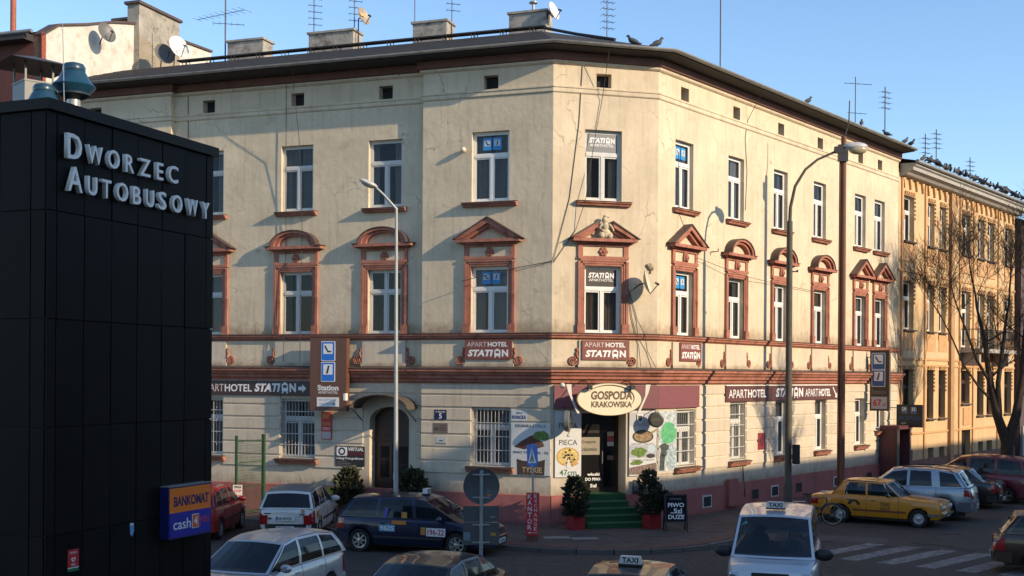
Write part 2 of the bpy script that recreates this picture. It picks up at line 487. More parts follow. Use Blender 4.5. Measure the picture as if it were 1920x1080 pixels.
# setts on the carriageway edge in front of the corner
mb = MB()
for j in range(0, 88):
    yy = 24.2 + j*0.085
    for i in range(0, 62):
        xx = -2.2 + i*0.165 + (0.08 if j % 2 else 0)
        x = xx + 0.06*(yy-28); y = yy + 0.10*(xx-2)
        if inside((x, y+0.28), edge+wallline) or y > 31.4 - 0.12*abs(x-3): continue
        z = ZR + 0.006 + random.uniform(0, 0.007); a, b = 0.074, 0.037
        mb.add([(x-a, y-b, ZR-.02), (x+a, y-b, ZR-.02), (x+a, y+b, ZR-.02), (x-a, y+b, ZR-.02), (x-a+.008, y-b+.006, z), (x+a-.008, y-b+.006, z), (x+a-.008, y+b-.006, z), (x-a+.008, y+b-.006, z)],
               [(4,5,6,7),(0,1,5,4),(1,2,6,5),(2,3,7,6),(3,0,4,7)])
SETT = pm('brown_sett', (0.105, 0.078, 0.062), 0.9, 0.35, 5, 0.2, 40, spec=0.3)
tag(ob('sett_paving', mb, SETT, road), kind='stuff')
# red clinker strip along the kerb
mb = MB()
for (a, b) in resample(walk(edge, 0.22), 0.22):
    if not (-6 < a[0] < 8 and a[1] < 39): continue
    d = Vector((b[0]-a[0], b[1]-a[1])); n = Vector((-d.y, d.x)).normalized(); d.normalize()
    for k in range(5):
        o = Vector(a) + n*(0.06 + k*0.115)
        z = ZP + 0.010 + random.uniform(0, 0.004)
        q = [o, o+d*0.205, o+d*0.205+n*0.105, o+n*0.105]
        mb.add([(p.x, p.y, ZP-.03) for p in q] + [(p.x, p.y, z) for p in q], [(4,5,6,7),(0,1,5,4),(1,2,6,5),(2,3,7,6),(3,0,4,7)])
tag(ob('clinker_strip', mb, PAVER, pave), kind='stuff')
# zebra crossing
zx = Vector((0.80, -0.60)); zl = Vector((0.72, 0.695))
for k in range(-1, 6):
    c = Vector((8.68, 31.06)) + zx*k
    pts = [c, c+zx*0.50, c+zx*0.50+zl*3.5, c+zl*3.5]
    pts = [(p.x, p.y) for p in pts]
    ob('crossing_stripe', MB().prismz(pts, ZR-0.01, ZR+0.005), PAINT, road)
# repaired patches, cracks and a drain in the carriageway
PATCHM = pm('asphalt_patch', (0.036, 0.033, 0.031), 0.9, 0.25, 3, 0.4, 60)
PATCHL = pm('pale_asphalt_patch', (0.066, 0.060, 0.055), 0.92, 0.25, 3, 0.4, 60)
for pts_, m_ in (([(-4.6, 28.6), (-2.2, 28.2), (-2.0, 29.7), (-4.4, 30.0)], PATCHM), ([(8.4, 34.6), (10.9, 34.0), (11.3, 35.1), (8.9, 35.9)], PATCHL), ([(12.4, 33.2), (15.2, 32.4), (15.6, 33.5), (12.9, 34.3)], PATCHM), ([(15.4, 36.0), (18.5, 35.2), (18.8, 36.6), (15.9, 37.3)], PATCHL), ([(6.6, 27.6), (8.0, 27.2), (8.3, 28.6), (6.9, 28.9)], PATCHL)):
    ob('asphalt_patch', MB().prismz(pts_, ZR-0.01, ZR+0.0045), m_, road)
rk = random.Random(21)
for k in range(9):
    x, y = rk.uniform(7, 17), rk.uniform(32, 38); a = rk.uniform(0, 3.14); pts_ = []
    for q in range(9):
        pts_.append((x, y, ZR+0.002)); a += rk.uniform(-.5, .5); x += 0.28*math.cos(a); y += 0.28*math.sin(a)
    ob('tar_seam', MB().tube(pts_, 0.014, 4), PATCHM, road)
dr_ = ob('drain_cover', MB().box(-0.3, 0.3, -0.2, 0.2, -0.03, 0.006), IRON, road, (6.7, 33.3, ZR), 0.9)
for k in range(5): ob('drain_slot', MB().box(-0.22+k*0.10, -0.18+k*0.10, -0.15, 0.15, 0.0062, 0.009), DARKIN, dr_)
# manhole lids in the pavement
for x, y in ((1.35, 33.9), (2.15, 33.75)):
    ob('manhole_lid', MB().prismz([(x-.38, y-.25), (x+.38, y-.15), (x+.34, y+.25), (x-.42, y+.15)], ZP-0.02, ZP+0.012), pm('pale_lid', (0.24, 0.22, 0.19), 0.9, 0.2, 6), pave)

CREAM_LAMP = pm('milky_lamp_glass', (0.6, 0.55, 0.42), 0.3, 0.05, 4)
# ================================================================== corner house
HOUSE = thing('corner_house', 'cream stucco corner tenement house with terracotta window pediments and chamfered entrance', 'building', (1.2411, 36.9, -0.1))
def hob(name, me, mats, fr, u, y, z, parent=None, smooth=None):
    p = fpos(fr, u, y, z) - HOUSE.location
    return ob(name, me, mats, parent or HOUSE, p, FR[fr][1], smooth)

def wall_mesh(u0, u1, z0, z1, holes, reveal, du=0.0):
    us = sorted({u0, u1, *[h[0] for h in holes], *[h[1] for h in holes]})
    zs = sorted({z0, z1, *[h[2] for h in holes], *[h[3] for h in holes]})
    mb = MB()
    for a, b in zip(us, us[1:]):
        for c, d in zip(zs, zs[1:]):
            mu, mz = (a+b)/2, (c+d)/2
            if any(h[0] < mu < h[1] and h[2] < mz < h[3] for h in holes): continue
            mb.quad((a, 0, c), (b, 0, c), (b, 0, d), (a, 0, d))
    for h in holes:
        a, b, c, d = h[:4]; r = h[4] if len(h) > 4 else reveal
        mb.quad((a, 0, c), (a, 0, d), (a, r, d), (a, r, c))
        mb.quad((b, 0, d), (b, 0, c), (b, r, c), (b, r, d))
        mb.quad((a, 0, d), (b, 0, d), (b, r, d), (a, r, d))
        mb.quad((b, 0, c), (a, 0, c), (a, r, c), (b, r, c))
    return mb

Z1, Z2, ZA = (5.96, 8.10), (10.18, 12.42), (13.77, 14.21)
WIN = {'L': [-2.09], 'M': [-12.75, -9.22, -5.90], 'C': [1.68], 'R': [1.62, 5.15, 8.60, 12.02, 16.0, 18.1]}
WW = {'L': 1.28, 'M': 1.24, 'C': 1.24, 'R': 1.14}
GF = {'L': [(-2.67, -1.36, 1.70, 3.58)], 'M': [(-13.4, -12.1, 1.76, 3.76), (-9.78, -8.48, 1.74, 3.76)], 'C': [],
      'R': [(1.17, 2.39, 1.62, 3.50), (4.78, 5.92, 1.64, 3.72), (8.26, 9.30, 1.66, 3.72), (11.66, 12.70, 1.70, 3.72), (15.55, 16.55, 1.75, 3.72), (17.75, 18.75, 2.3, 3.74)]}
DOORM = (-6.42, -4.98, -0.1, 3.55)
DOORC = (1.0, 2.5, 0.84, 3.42)
span = {'L': (-4.445, 0.0), 'M': (-14.15, -4.445), 'C': (0.0, 3.542), 'R': (0.0, 20.27)}
for fr, (u0, u1) in span.items():
    w = WW[fr]/2
    up = [(c-w, c+w, *z) for c in WIN[fr] for z in (Z1, Z2)] + [(c-0.25, c+0.25, *ZA, 0.35) for c in WIN[fr]]
    mb = wall_mesh(u0, u1, 4.40, 14.85, up, 0.24)
    if fr == 'L':
        mb.quad((u0, 0.30, 4.40), (u0, 0, 4.40), (u0, 0, 14.85), (u0, 0.30, 14.85))
    hob('wall', mb, STUCCO, fr, 0, 0, 0)
    low = [g for g in GF[fr]]
    if fr == 'M': low.append((*DOORM, 0.5))
    if fr == 'C': low.append((*DOORC, 0.75))
    mb = wall_mesh(u0, u1, -0.35, 4.40, low, 0.26)
    if fr == 'L':
        mb.quad((u0, 0.30, -0.35), (u0, 0, -0.35), (u0, 0, 4.40), (u0, 0.30, 4.40))
    hob('ground_floor_wall', mb, STUCCO2, fr, 0, 0, 0)
    a = u0 + (1.2 if fr in ('R', 'C') else 0); b = u1 - (1.2 if fr in ('L', 'C') else 0)
    hob('dark_backing', MB().quad((a, 1.1, -0.3), (b, 1.1, -0.3), (b, 1.1, 14.9), (a, 1.1, 14.9)), DARKIN, fr, 0, 0, 0)  # near-black backing sheet stands in for the unlit rooms
# left risalit (mostly behind the station block) and plain end and rear walls that close the house
mb = wall_mesh(-19.8, -14.15, -0.35, 14.85, [(-17.62, -17.12, *ZA, 0.35), (-18.0, -16.74, *Z2), (-18.0, -16.74, *Z1)], 0.24)
mb.quad((-14.15, 0, -0.35), (-14.15, 0.30, -0.35), (-14.15, 0.30, 14.85), (-14.15, 0, 14.85))
hob('wall', mb, STUCCO, 'L', 0, 0, 0)
pL = fpos('L', -19.8, 0, 0); pLb = fpos('L', -19.8, 11, 0); pR = fpos('R', 20.27, 0, 0); pRb = fpos('R', 20.27, 11, 0)
mb = MB(); hl = HOUSE.location
for a, b in ((pLb, pL), (pR, pRb), (pRb, pLb)):
    mb.quad((a.x-hl.x, a.y-hl.y, -0.3), (b.x-hl.x, b.y-hl.y, -0.3), (b.x-hl.x, b.y-hl.y, 15.0), (a.x-hl.x, a.y-hl.y, 15.0))
ob('rear_wall', mb, STUCCO, HOUSE, (0, 0, 0.1))

# mouldings swept round the whole front
PATH = [fpos('L', -19.8, 0, 0), fpos('L', -14.15, 0, 0), fpos('M', -14.15, 0, 0), fpos('M', -4.445, 0, 0), fpos('L', -4.445, 0, 0), fpos('C', 0, 0, 0), fpos('R', 0, 0, 0), fpos('R', 20.27, 0, 0)]
PATHS = [fpos('L', -19.8, 0, 0), fpos('C', 0, 0, 0), fpos('R', 0, 0, 0), fpos('R', 20.27, 0, 0)]
def sweep(path, prof):
    """prof: (outward, z) points, top to bottom; mitred at every corner of the plan path."""
    pts = [Vector((p.x, p.y)) for p in path]; n = len(pts)
    offv = []
    for i in range(n):
        ds = []
        if i > 0: ds.append((pts[i]-pts[i-1]).normalized())
        if i < n-1: ds.append((pts[i+1]-pts[i]).normalized())
        ns = [Vector((d.y, -d.x)) for d in ds]
        if len(ns) == 1: offv.append(ns[0])
        else:
            m = ns[0]+ns[1]
            if m.length < 1e-6: m = ns[0]
            m.normalize()
            offv.append(m / max(0.35, m.dot(ns[0])))
    mb = MB(); k = len(prof)
    vs = []
    for i in range(n):
        for o, z in prof:
            p = pts[i] + offv[i]*o
            vs.append((p.x-hl.x, p.y-hl.y, z+0.1))
    fs = []
    for i in range(n-1):
        for j in range(k-1):
            fs.append((i*k+j, i*k+j+1, (i+1)*k+j+1, (i+1)*k+j))
    fs.append(tuple(range(k))); fs.append(tuple(range((n-1)*k+k-1, (n-1)*k-1, -1)))
    return mb.add(vs, fs)
ob('plinth', sweep(PATH[:5] + [PATH[5]], [(0.0, 0.83), (0.07, 0.81), (0.07, -0.35)]), PINK, HOUSE)
# plinth right of the entrance, split so the doorway stays open
cu = 2.62
ob('plinth', sweep([fpos('C', cu, 0, 0), fpos('R', 0, 0, 0), fpos('R', 20.27, 0, 0)], [(0.0, 0.83), (0.07, 0.81), (0.07, -0.35)]), PINK, HOUSE)
ob('plinth', sweep([fpos('C', 0, 0, 0), fpos('C', 0.97, 0, 0)], [(0.0, 0.83), (0.07, 0.81), (0.07, -0.35)]), PINK, HOUSE)
ob('string_course', sweep(PATH, [(0.0, 5.955), (0.15, 5.93), (0.155, 5.88), (0.11, 5.86), (0.10, 5.80), (0.05, 5.78), (0.0, 5.74)]), TERRA, HOUSE)
ob('string_course_flashing', sweep(PATH, [(0.02, 5.972), (0.175, 5.945), (0.175, 5.932), (0.02, 5.956)]), CAPM, HOUSE)
ob('cornice', sweep(PATH, [(0.0, 4.86), (0.36, 4.80), (0.36, 4.72), (0.30, 4.69), (0.27, 4.62), (0.21, 4.58), (0.20, 4.50), (0.12, 4.46), (0.11, 4.38), (0.06, 4.35), (0.0, 4.33)]), TERRA, HOUSE)
ob('cornice_flashing', sweep(PATH, [(0.02, 4.877), (0.385, 4.817), (0.385, 4.800), (0.02, 4.862)]), CAPM, HOUSE)
ob('attic_band', sweep(PATH, [(0.0, 13.76), (0.07, 13.74), (0.07, 13.69), (0.045, 13.67), (0.045, 13.56), (0.02, 13.53), (0.0, 13.52)]), STUCCO, HOUSE)
ob('eaves_frieze', sweep(PATH, [(0.0, 14.80), (0.16, 14.79), (0.16, 14.56), (0.10, 14.53), (0.0, 14.525)]), TERRAD, HOUSE)
ob('eaves_cove', sweep(PATH, [(0.0, 14.53), (0.10, 14.525), (0.085, 14.47), (0.04, 14.43), (0.0, 14.41)]), STUCCO, HOUSE)
ob('soffit', sweep(PATHS, [(0.0, 14.93), (0.74, 14.93), (0.74, 14.83), (0.0, 14.785)]), ROOFM, HOUSE)  # dark roof material carries the shade under the eaves
# gutter: a half-round trough on the eaves
gp = []
for i in range(9):
    a = math.pi*i/8
    gp.append((0.80 + 0.085*math.cos(a), 14.94 - 0.085*math.sin(a)))
ob('gutter', sweep(PATHS, gp + [(0.72, 14.945), (0.80, 14.875), (0.875, 14.945)]), ZINC, HOUSE, smooth=50)

# roof: three slopes meeting at the corner apex
eL, eA, eB, eR = [Vector(p) for p in (fpos('L', -19.9, -0.78, 14.95), (0, 0, 0), (0, 0, 0), fpos('R', 20.35, -0.78, 14.95))]
def isec(p, d, q, e):
    t = ((q.x-p.x)*e.y-(q.y-p.y)*e.x)/(d.x*e.y-d.y*e.x); return Vector((p.x+d.x*t, p.y+d.y*t, 14.95))
dL = Vector((math.cos(-0.3334), math.sin(-0.3334), 0)); dC = Vector((math.cos(0.2587), math.sin(0.2587), 0)); dR = Vector((math.cos(0.8814), math.sin(0.8814), 0))
cE = fpos('C', 1, -0.78, 14.95)
eA = isec(eL, dL, cE, dC); eB = isec(cE, dC, eR, dR)
AP = Vector((0.95, 42.0, 16.93))
rL = AP - dL*21.5; rR = AP + dR*21.0
bL = rL + Vector((0.327, 0.945, 0))*6 - Vector((0, 0, 2.0)); bR = rR + Vector((-0.772, 0.636, 0))*6 - Vector((0, 0, 2.0)); bC = AP + Vector((-2, 9, -2.0))
mb = MB()
for f in ((eL, eA, AP, rL), (eA, eB, AP), (eB, eR, rR, AP), (rL, AP, bC, bL), (AP, rR, bR, bC)):
    mb.poly([p-hl for p in f])
roof = ob('roof', mb, ROOFM, HOUSE)
# standing ribs of the roofing felt, lap by lap
mb = MB()
for k in range(1, 9):
    t = k/9
    a = eL.lerp(rL, t); b = eA.lerp(AP, t)
    mb.tube([a-hl+Vector((0,0,.004)), b-hl+Vector((0,0,.004))], 0.012, 4)
ob('felt_lap', mb, ROOFM, roof)
# roof walk: plank on trestles along the ridge
WALKM = pm('roof_walk_timber', (0.03, 0.028, 0.028), 0.8, 0.25, 6)
u2 = -dL
p0 = AP + u2*(-0.2); p1 = AP + u2*15.2
mb = MB()
a, b = p0-hl, p1-hl
n = Vector((0.327, 0.945, 0))
mb.add([a+n*s*0.16+Vector((0,0,z)) for z in (0.12, 0.17) for s in (-1, 1)] + [b+n*s*0.16+Vector((0,0,z)) for z in (0.12, 0.17) for s in (-1, 1)],
       [(0,1,3,2),(4,6,7,5),(0,4,5,1),(2,3,7,6),(0,2,6,4),(1,5,7,3)])
ob('roof_walk', mb, WALKM, HOUSE)
for k in range(14):
    q = AP + u2*(0.3 + k*1.12) - hl
    mb = MB()
    for du in (-0.07, 0.07):
        mb.tube([q+u2*du+n*0.12+Vector((0,0,-0.05)), q+u2*du+n*0.12+Vector((0,0,0.125))], 0.016, 5)
        mb.tube([q+u2*du-n*0.14+Vector((0,0,-0.10)), q+u2*du-n*0.14+Vector((0,0,0.125))], 0.016, 5)
    ob('roof_walk_trestle', mb, WALKM, HOUSE)
mb = MB()
h0 = AP + Vector((0.0, 0, 0.14)) - hl; h1 = eB.lerp(AP, 0.42) + Vector((0, 0, 0.05)) - hl
mb.tube([h0, (h0+h1)/2+Vector((0,0,-0.03)), h1], 0.06, 6)
ob('roof_walk_ramp', mb, WALKM, HOUSE)

# chimneys on the ridge
BRICKC = pm('stained_chimney_render', (0.34, 0.31, 0.27), 0.95, 0.25, 2.5, 0.4, 14, grime=(3.0, 0.5, 0.9, (0.33, 0.31, 0.30)))
for t0, t1 in ((13.25, 11.64), (9.61, 7.69), (5.2, 3.83), (1.37, -0.06)):
    q0 = AP + u2*t1 + n*0.45 - hl
    w = t0-t1
    M = Matrix.Translation(q0) @ Matrix.Rotation(-0.3334, 4, 'Z')
    ch = ob('chimney', MB().box(-w, 0, 0, 0.75, -0.9, 0.85).xf(M), BRICKC, HOUSE)
    ob('chimney_cap', MB().box(-w-0.06, 0.06, -0.06, 0.81, 0.85, 0.93).xf(M), CONC, ch)
M = Matrix.Translation(AP + u2*0.55 + n*0.8 - hl)
ob('flue_pipe', MB().lathe([(0.05, 0.8), (0.05, 1.28), (0.16, 1.29), (0.16, 1.33), (0.02, 1.39)], 12).xf(M), ZINC, HOUSE, smooth=40)

# rusticated courses of the ground floor
GZ = [4.33, 3.965, 3.55, 3.12, 2.685, 2.26, 1.82, 1.40]
for fr, (u0, u1) in span.items():
    holes = [(h[0]-0.02, h[1]+0.02, h[2]-0.02, h[3]+0.02) for h in GF[fr]]
    if fr == 'M': holes.append((DOORM[0]-0.22, DOORM[1]+0.22, -1, 3.95))
    if fr == 'C': holes.append((0.0, 3.542, -1, 3.6))
    for k in range(len(GZ)-1):
        zt, zb = GZ[k]-0.024, GZ[k+1]+0.024
        cuts = sorted([h[:2] for h in holes if h[2] < zt and h[3] > zb+0.05])
        segs = []; x = u0
        for a, b in cuts:
            if a > x+0.05: segs.append((x, a))
            x = max(x, b)
        if u1 > x+0.05: segs.append((x, u1))
        for a, b in segs:
            # long runs break into blocks, joints staggered
            a2, b2 = a + (0.0 if a > u0 else 0.0), b
            pr = 0.036
            mb = MB()
            ch = 0.018
            vs = [(a2, 0.01, zb), (b2, 0.01, zb), (b2, 0.01, zt), (a2, 0.01, zt), (a2+ch, -pr, zb+ch), (b2-ch, -pr, zb+ch), (b2-ch, -pr, zt-ch), (a2+ch, -pr, zt-ch)]
            mb.add(vs, [(4,5,6,7),(0,1,5,4),(1,2,6,5),(2,3,7,6),(3,0,4,7)])
            hob('rustication_course', mb, STUCCO2, fr, 0, 0, 0)

# windows
WINME = {}
def win_meshes(w, h, style, var=0):
    key = (round(w, 3), round(h, 3), style, var)
    if key in WINME: return WINME[key]
    tr = h*0.655
    f = MB(); t = 0.055; d0, d1 = 0.0, 0.07
    f.box(-w/2, -w/2+t, d0, d1, 0, h); f.box(w/2-t, w/2, d0, d1, 0, h)
    f.box(-w/2+t, w/2-t, d0, d1, 0, t); f.box(-w/2+t, w/2-t, d0, d1, h-t, h)
    f.box(-w/2+t, w/2-t, d0-0.012, d1, tr-0.045, tr+0.045)
    f.box(-0.045, 0.045, d0-0.012, d1, t, tr-0.045)
    if style == 'four': f.box(-0.03, 0.03, d0-0.008, d1, tr+0.045, h-t)
    s = 0.05
    def sash(x0, x1, z0, z1):
        f.box(x0, x0+s, d0+.012, d1-.006, z0, z1); f.box(x1-s, x1, d0+.012, d1-.006, z0, z1)
        f.box(x0+s, x1-s, d0+.012, d1-.006, z0, z0+s); f.box(x0+s, x1-s, d0+.012, d1-.006, z1-s, z1)
        return (x0+s, x1-s, z0+s, z1-s)
    panes = [sash(-w/2+t, -0.045, t, tr-0.045), sash(0.045, w/2-t, t, tr-0.045)]
    if style == 'four':
        panes += [sash(-w/2+t, -0.03, tr+0.045, h-t), sash(0.03, w/2-t, tr+0.045, h-t)]
    else:
        panes += [sash(-w/2+t, w/2-t, tr+0.045, h-t)]
    pm_ = [MB().box(a-.004, b+.004, 0.030, 0.036, c-.004, d+.004).build('pane') for a, b, c, d in panes]
    # two folded curtains drawn to the sides
    cs = []
    for side in (-1, 1):
        c = MB(); nn = 26
        cl_, cr_ = ((0.06, 0.06), (0.26, 0.20), (0.0, 0.30), (0.18, 0.02))[var]
        x0, x1 = (-w/2+0.02, -w*cl_) if side < 0 else (w*cr_, w/2-0.02)
        vs = []; fs = []
        for i in range(nn+1):
            x = x0+(x1-x0)*i/nn
            y = 0.13 + 0.022*math.sin(i*1.9) + 0.01*math.sin(i*0.7+side)
            vs += [(x, y, 0.03), (x, y-0.004, h-0.06)]
        for i in range(nn): fs.append((2*i, 2*i+2, 2*i+3, 2*i+1))
        c.add(vs, fs); cs.append(c.build('curtain'))
    WINME[key] = (f.build('window'), pm_, cs)
    return WINME[key]
def window(fr, c, w, z0, z1, y=0.14, style='three', frame=None, curt=CURT, glass=None, parent=HOUSE):
    fm, ps, cs = win_meshes(w-0.004, z1-z0-0.004, style, random.randrange(4) if curt else 0)
    W = ob('window', fm, frame or WHITEP, parent, fpos(fr, c, y, z0+0.002) - parent.location, FR[fr][1])
    for m in ps: ob('pane', m, glass or GLASS, W, (0, 0, 0), (random.uniform(-.005, .005), 0, random.uniform(-.012, .012)))
    if curt:
        for m in cs:
            if len(m.materials) == 0: m.materials.append(curt)
            o = ob('curtain', m, curt, W)
            o.material_slots[0].link = 'OBJECT'; o.material_slots[0].material = curt
    return W
WOBJ = {}
wrand = random.Random(3)
def some(*m): return m[wrand.randrange(len(m))]
BLIND = pm('grey_blind', (0.42, 0.41, 0.38), 0.9, 0.15, 3)
for fr in WIN:
    for i, c in enumerate(WIN[fr]):
        old = (fr == 'M')
        WOBJ[(fr, i, 1)] = window(fr, c, WW[fr], *Z1, style='four' if (old or (fr == 'R' and i == 2)) else 'three', frame=OLDWHITE if old else WHITEP, curt=None if old and i else some(CURTW, CURT, BLIND, CURTW))
        WOBJ[(fr, i, 2)] = window(fr, c, WW[fr], *Z2, frame=OLDWHITE if old else WHITEP, curt=some(CURT, CURT, BLIND) if fr in 'LM' else (BLIND if fr == 'C' else some(CURTW, CURT, CURTW, BLIND)))
    for i, g in enumerate(GF[fr]):
        window(fr, (g[0]+g[1])/2, g[1]-g[0], g[2], g[3], y=0.18, curt=None if (fr == 'R' and i < 1) else CURT, frame=OLDWHITE if fr in 'LM' else WHITEP)
window('L', -17.37, 1.26, *Z2); window('L', -17.37, 1.26, *Z1)
# attic holes: a near-black sheet in each stands in for the dark inside
for fr in WIN:
    for c in WIN[fr]:
        hob('attic_dark_sheet', MB().box(-0.25, 0.25, 0.30, 0.32, 0, 0.44), DARKIN, fr, c, 0, 13.77)
hob('attic_dark_sheet', MB().box(-0.25, 0.25, 0.30, 0.32, 0, 0.44), DARKIN, 'L', -17.37, 0, 13.77)
# grilles
def grille(fr, a, b, z0, z1, y=0.05):
    mb = MB(); w = b-a; nb = int(w/0.125)
    for i in range(nb+1):
        x = a+0.03+(w-0.06)*i/nb
        mb.tube([(x, y, z0+0.02), (x, y, z1-0.02)], 0.010, 5)
    nh = max(3, round((z1-z0)/0.42))
    for j in range(nh+1):
        z = z0+0.06+(z1-z0-0.12)*j/nh
        mb.box(a-0.0, b+0.0, y-0.017, y-0.008, z-0.014, z+0.014)
    hob('window_grille', mb, GRILLE, fr, 0, 0, 0)
for fr, i in (('L', 0), ('M', 0), ('M', 1), ('R', 0), ('R', 1)):
    grille(fr, *GF[fr][i])
# sills
def sill(fr, a, b, z, ex=0.17, pr=0.20, th=0.13):
    mb = MB()
    prof = [(-pr, 0.0), (-pr, -0.05), (-pr+0.05, -0.07), (-pr+0.08, -th), (0.0, -th), (0.0, 0.0)]
    x0, x1 = a-ex, b+ex
    vs = [(x0, y, zz) for y, zz in prof] + [(x1, y, zz) for y, zz in prof]; k = len(prof)
    fs = [tuple(range(k)), tuple(range(2*k-1, k-1, -1))] + [(i, (i+1) % k, (i+1) % k+k, i+k)[::-1] for i in range(k)]
    mb.add(vs, fs)
    o = hob('sill', mb, TERRA, fr, 0, 0, z)
    ob('sill_flashing', MB().add([(x0-.02, -pr-.03, -.008), (x1+.02, -pr-.03, -.008), (x1+.02, 0.2, .03), (x0-.02, 0.2, .03), (x0-.02, -pr-.03, .004), (x1+.02, -pr-.03, .004), (x1+.02, 0.2, .042), (x0-.02, 0.2, .042)],
       [(0,3,2,1),(4,5,6,7),(0,1,5,4),(1,2,6,5),(2,3,7,6),(3,0,4,7)]).xf(Matrix.Diagonal((1,1,1,1))), CAPM, o)
for fr in WIN:
    for c in WIN[fr]:
        sill(fr, c-WW[fr]/2, c+WW[fr]/2, Z2[0]-0.045, 0.28 if fr in 'LC' else 0.16)
    for g in GF[fr]:
        sill(fr, g[0], g[1], g[2]-0.045, 0.14, 0.22, 0.16)

# pedimented surrounds of the first-floor windows
def rosette(): 
    mb = MB()
    mb.ball((0, -0.05, 0), 0.06, 0.05, 0.06, 8, 6)
    for k in range(6):
        a = 2*math.pi*k/6
        mb.ball((0.095*math.cos(a), -0.03, 0.095*math.sin(a)), 0.065, 0.035, 0.065, 7, 5)
    return mb.build('rosette', 60)
ROS = rosette()
def head_mask():
    mb = MB()
    mb.ball((0, -0.07, 0), 0.10, 0.09, 0.14, 9, 7); mb.ball((0, -0.03, 0.07), 0.14, 0.07, 0.13, 9, 6)
    mb.ball((0, -0.15, -0.01), 0.025, 0.03, 0.04, 6, 5); mb.ball((-0.1, -0.04, -0.04), 0.05, 0.05, 0.12, 6, 5); mb.ball((0.1, -0.04, -0.04), 0.05, 0.05, 0.12, 6, 5)
    return mb.build('mask_ornament', 60)
MASK = head_mask()
def surround(fr, c, w, kind):
    h = w/2; s = 0.225          # jamb width
    zb, zt = Z1[0]-0.015, Z1[1]
    mb = MB()
    for sx in (-1, 1):
        def bx(a, b, y0, z0, z1):
            x0, x1 = sorted((sx*a, sx*b)); mb.box(x0, x1, y0, 0.02, z0, z1)
        bx(h, h+0.07, -0.045, zb+0.30, zt); bx(h+0.07, h+0.14, -0.065, zb+0.30, zt+0.07); bx(h+0.14, h+s, -0.09, zb+0.30, zt+0.14)
        bx(h-0.0, h+s+0.025, -0.11, zb, zb+0.30)
    mb.box(-h, h, -0.045, 0.02, zt, zt+0.07); mb.box(-h-0.07, h+0.07, -0.065, 0.02, zt+0.07, zt+0.14); mb.box(-h-0.14, h+0.14, -0.09, 0.02, zt+0.14, zt+0.21)
    H2 = h+s
    mb.box(-H2, H2, -0.10, 0.02, zt+0.21, zt+0.30)                   # lower rail of the frieze
    mb.box(-H2, -H2+0.16, -0.07, 0.02, zt+0.30, zt+0.62); mb.box(H2-0.16, H2, -0.07, 0.02, zt+0.30, zt+0.62)
    mb.box(-H2+0.001, H2-0.001, -0.085, 0.02, zt+0.62, zt+0.70)
    # cornice slab in two steps
    mb.box(-H2-0.06, H2+0.06, -0.16, 0.02, zt+0.70, zt+0.75)
    mb.box(-H2-0.22, H2+0.22, -0.30, 0.02, zt+0.75, zt+0.85)
    S = hob('window_surround', mb, TERRA, fr, c, 0, 0)
    ob('frieze_panel', MB().box(-H2+0.16, H2-0.16, -0.03, 0.02, zt+0.30, zt+0.62), STUCCO, S)
    ob('ornament', MASK if fr == 'R' else ROS, TERRA, S, (0, -0.03, zt+0.45))
    zc = zt+0.85; E = H2+0.30
    p = MB(); cap = MB()
    if kind == 'arch':
        rise = 0.52; hw = H2+0.02
        n = 18
        def arc(hw_, r_, z_):
            return [(-hw_*math.cos(math.pi*i/n), z_ + r_*math.sin(math.pi*i/n)) for i in range(n+1)]
        for (o0, o1, y0) in ((1.0, 0.86, -0.30), (0.86, 0.70, -0.22)):
            A1, A2 = arc(hw*o0, rise*o0, zc), arc(hw*o1, rise*o1-0.01, zc)
            for i in range(n):
                p.prism([A2[i], A2[i+1], A1[i+1], A1[i]], y0, 0.0)
        A1 = arc(hw*0.70, rise*0.70, zc)
        ob('tympanum', MB().prism([(x, z) for x, z in reversed(A1)], -0.06, 0.0), STUCCO, S)
        A1, A2 = arc(hw*1.035, rise*1.06, zc), arc(hw*1.0, rise*1.0, zc)
        for i in range(n): cap.prism([A2[i], A2[i+1], A1[i+1], A1[i]], -0.335, 0.0)
        for sx in (-1, 1):
            x0, x1 = sorted((sx*hw, sx*(H2+0.27))); cap.box(x0, x1, -0.335, 0.0, zc+0.001, zc+0.018)
    else:
        rise = 0.66; ap = (0, zc+rise)
        br = 0.26 if kind == 'broken' else 0.0
        for sx in (-1, 1):
            def pt(x, z): return (sx*x, z)
            k = rise/E
            outer = [pt(E-0.02, zc+0.02), pt(br, zc+rise-k*br), pt(br, zc+rise-k*br-0.16), pt(E-0.30, zc+0.02)]
            inner = [pt(E-0.30, zc+0.02), pt(br, zc+rise-k*br-0.16), pt(br, zc+rise-k*br-0.28), pt(E-0.50, zc+0.02)]
            lid = [pt(E+0.03, zc), pt(br-0.02 if br else 0.0, zc+rise-k*br+0.05), pt(br-0.02 if br else 0.0, zc+rise-k*br), pt(E-0.02, zc)]
            for pl, y0, tgt in ((outer, -0.30, p), (inner, -0.20, p), (lid, -0.34, cap)):
                tgt.prism(pl if sx < 0 else pl[::-1], y0, 0.0)
        T = E-0.50
        ob('tympanum', MB().prism([(-T, zc), (T, zc), (0, zc+rise-0.28)], -0.05, 0.0), STUCCO, S)
    P = ob('pediment', p, TERRA, S)
    ob('pediment_flashing', cap, CAPM, S)
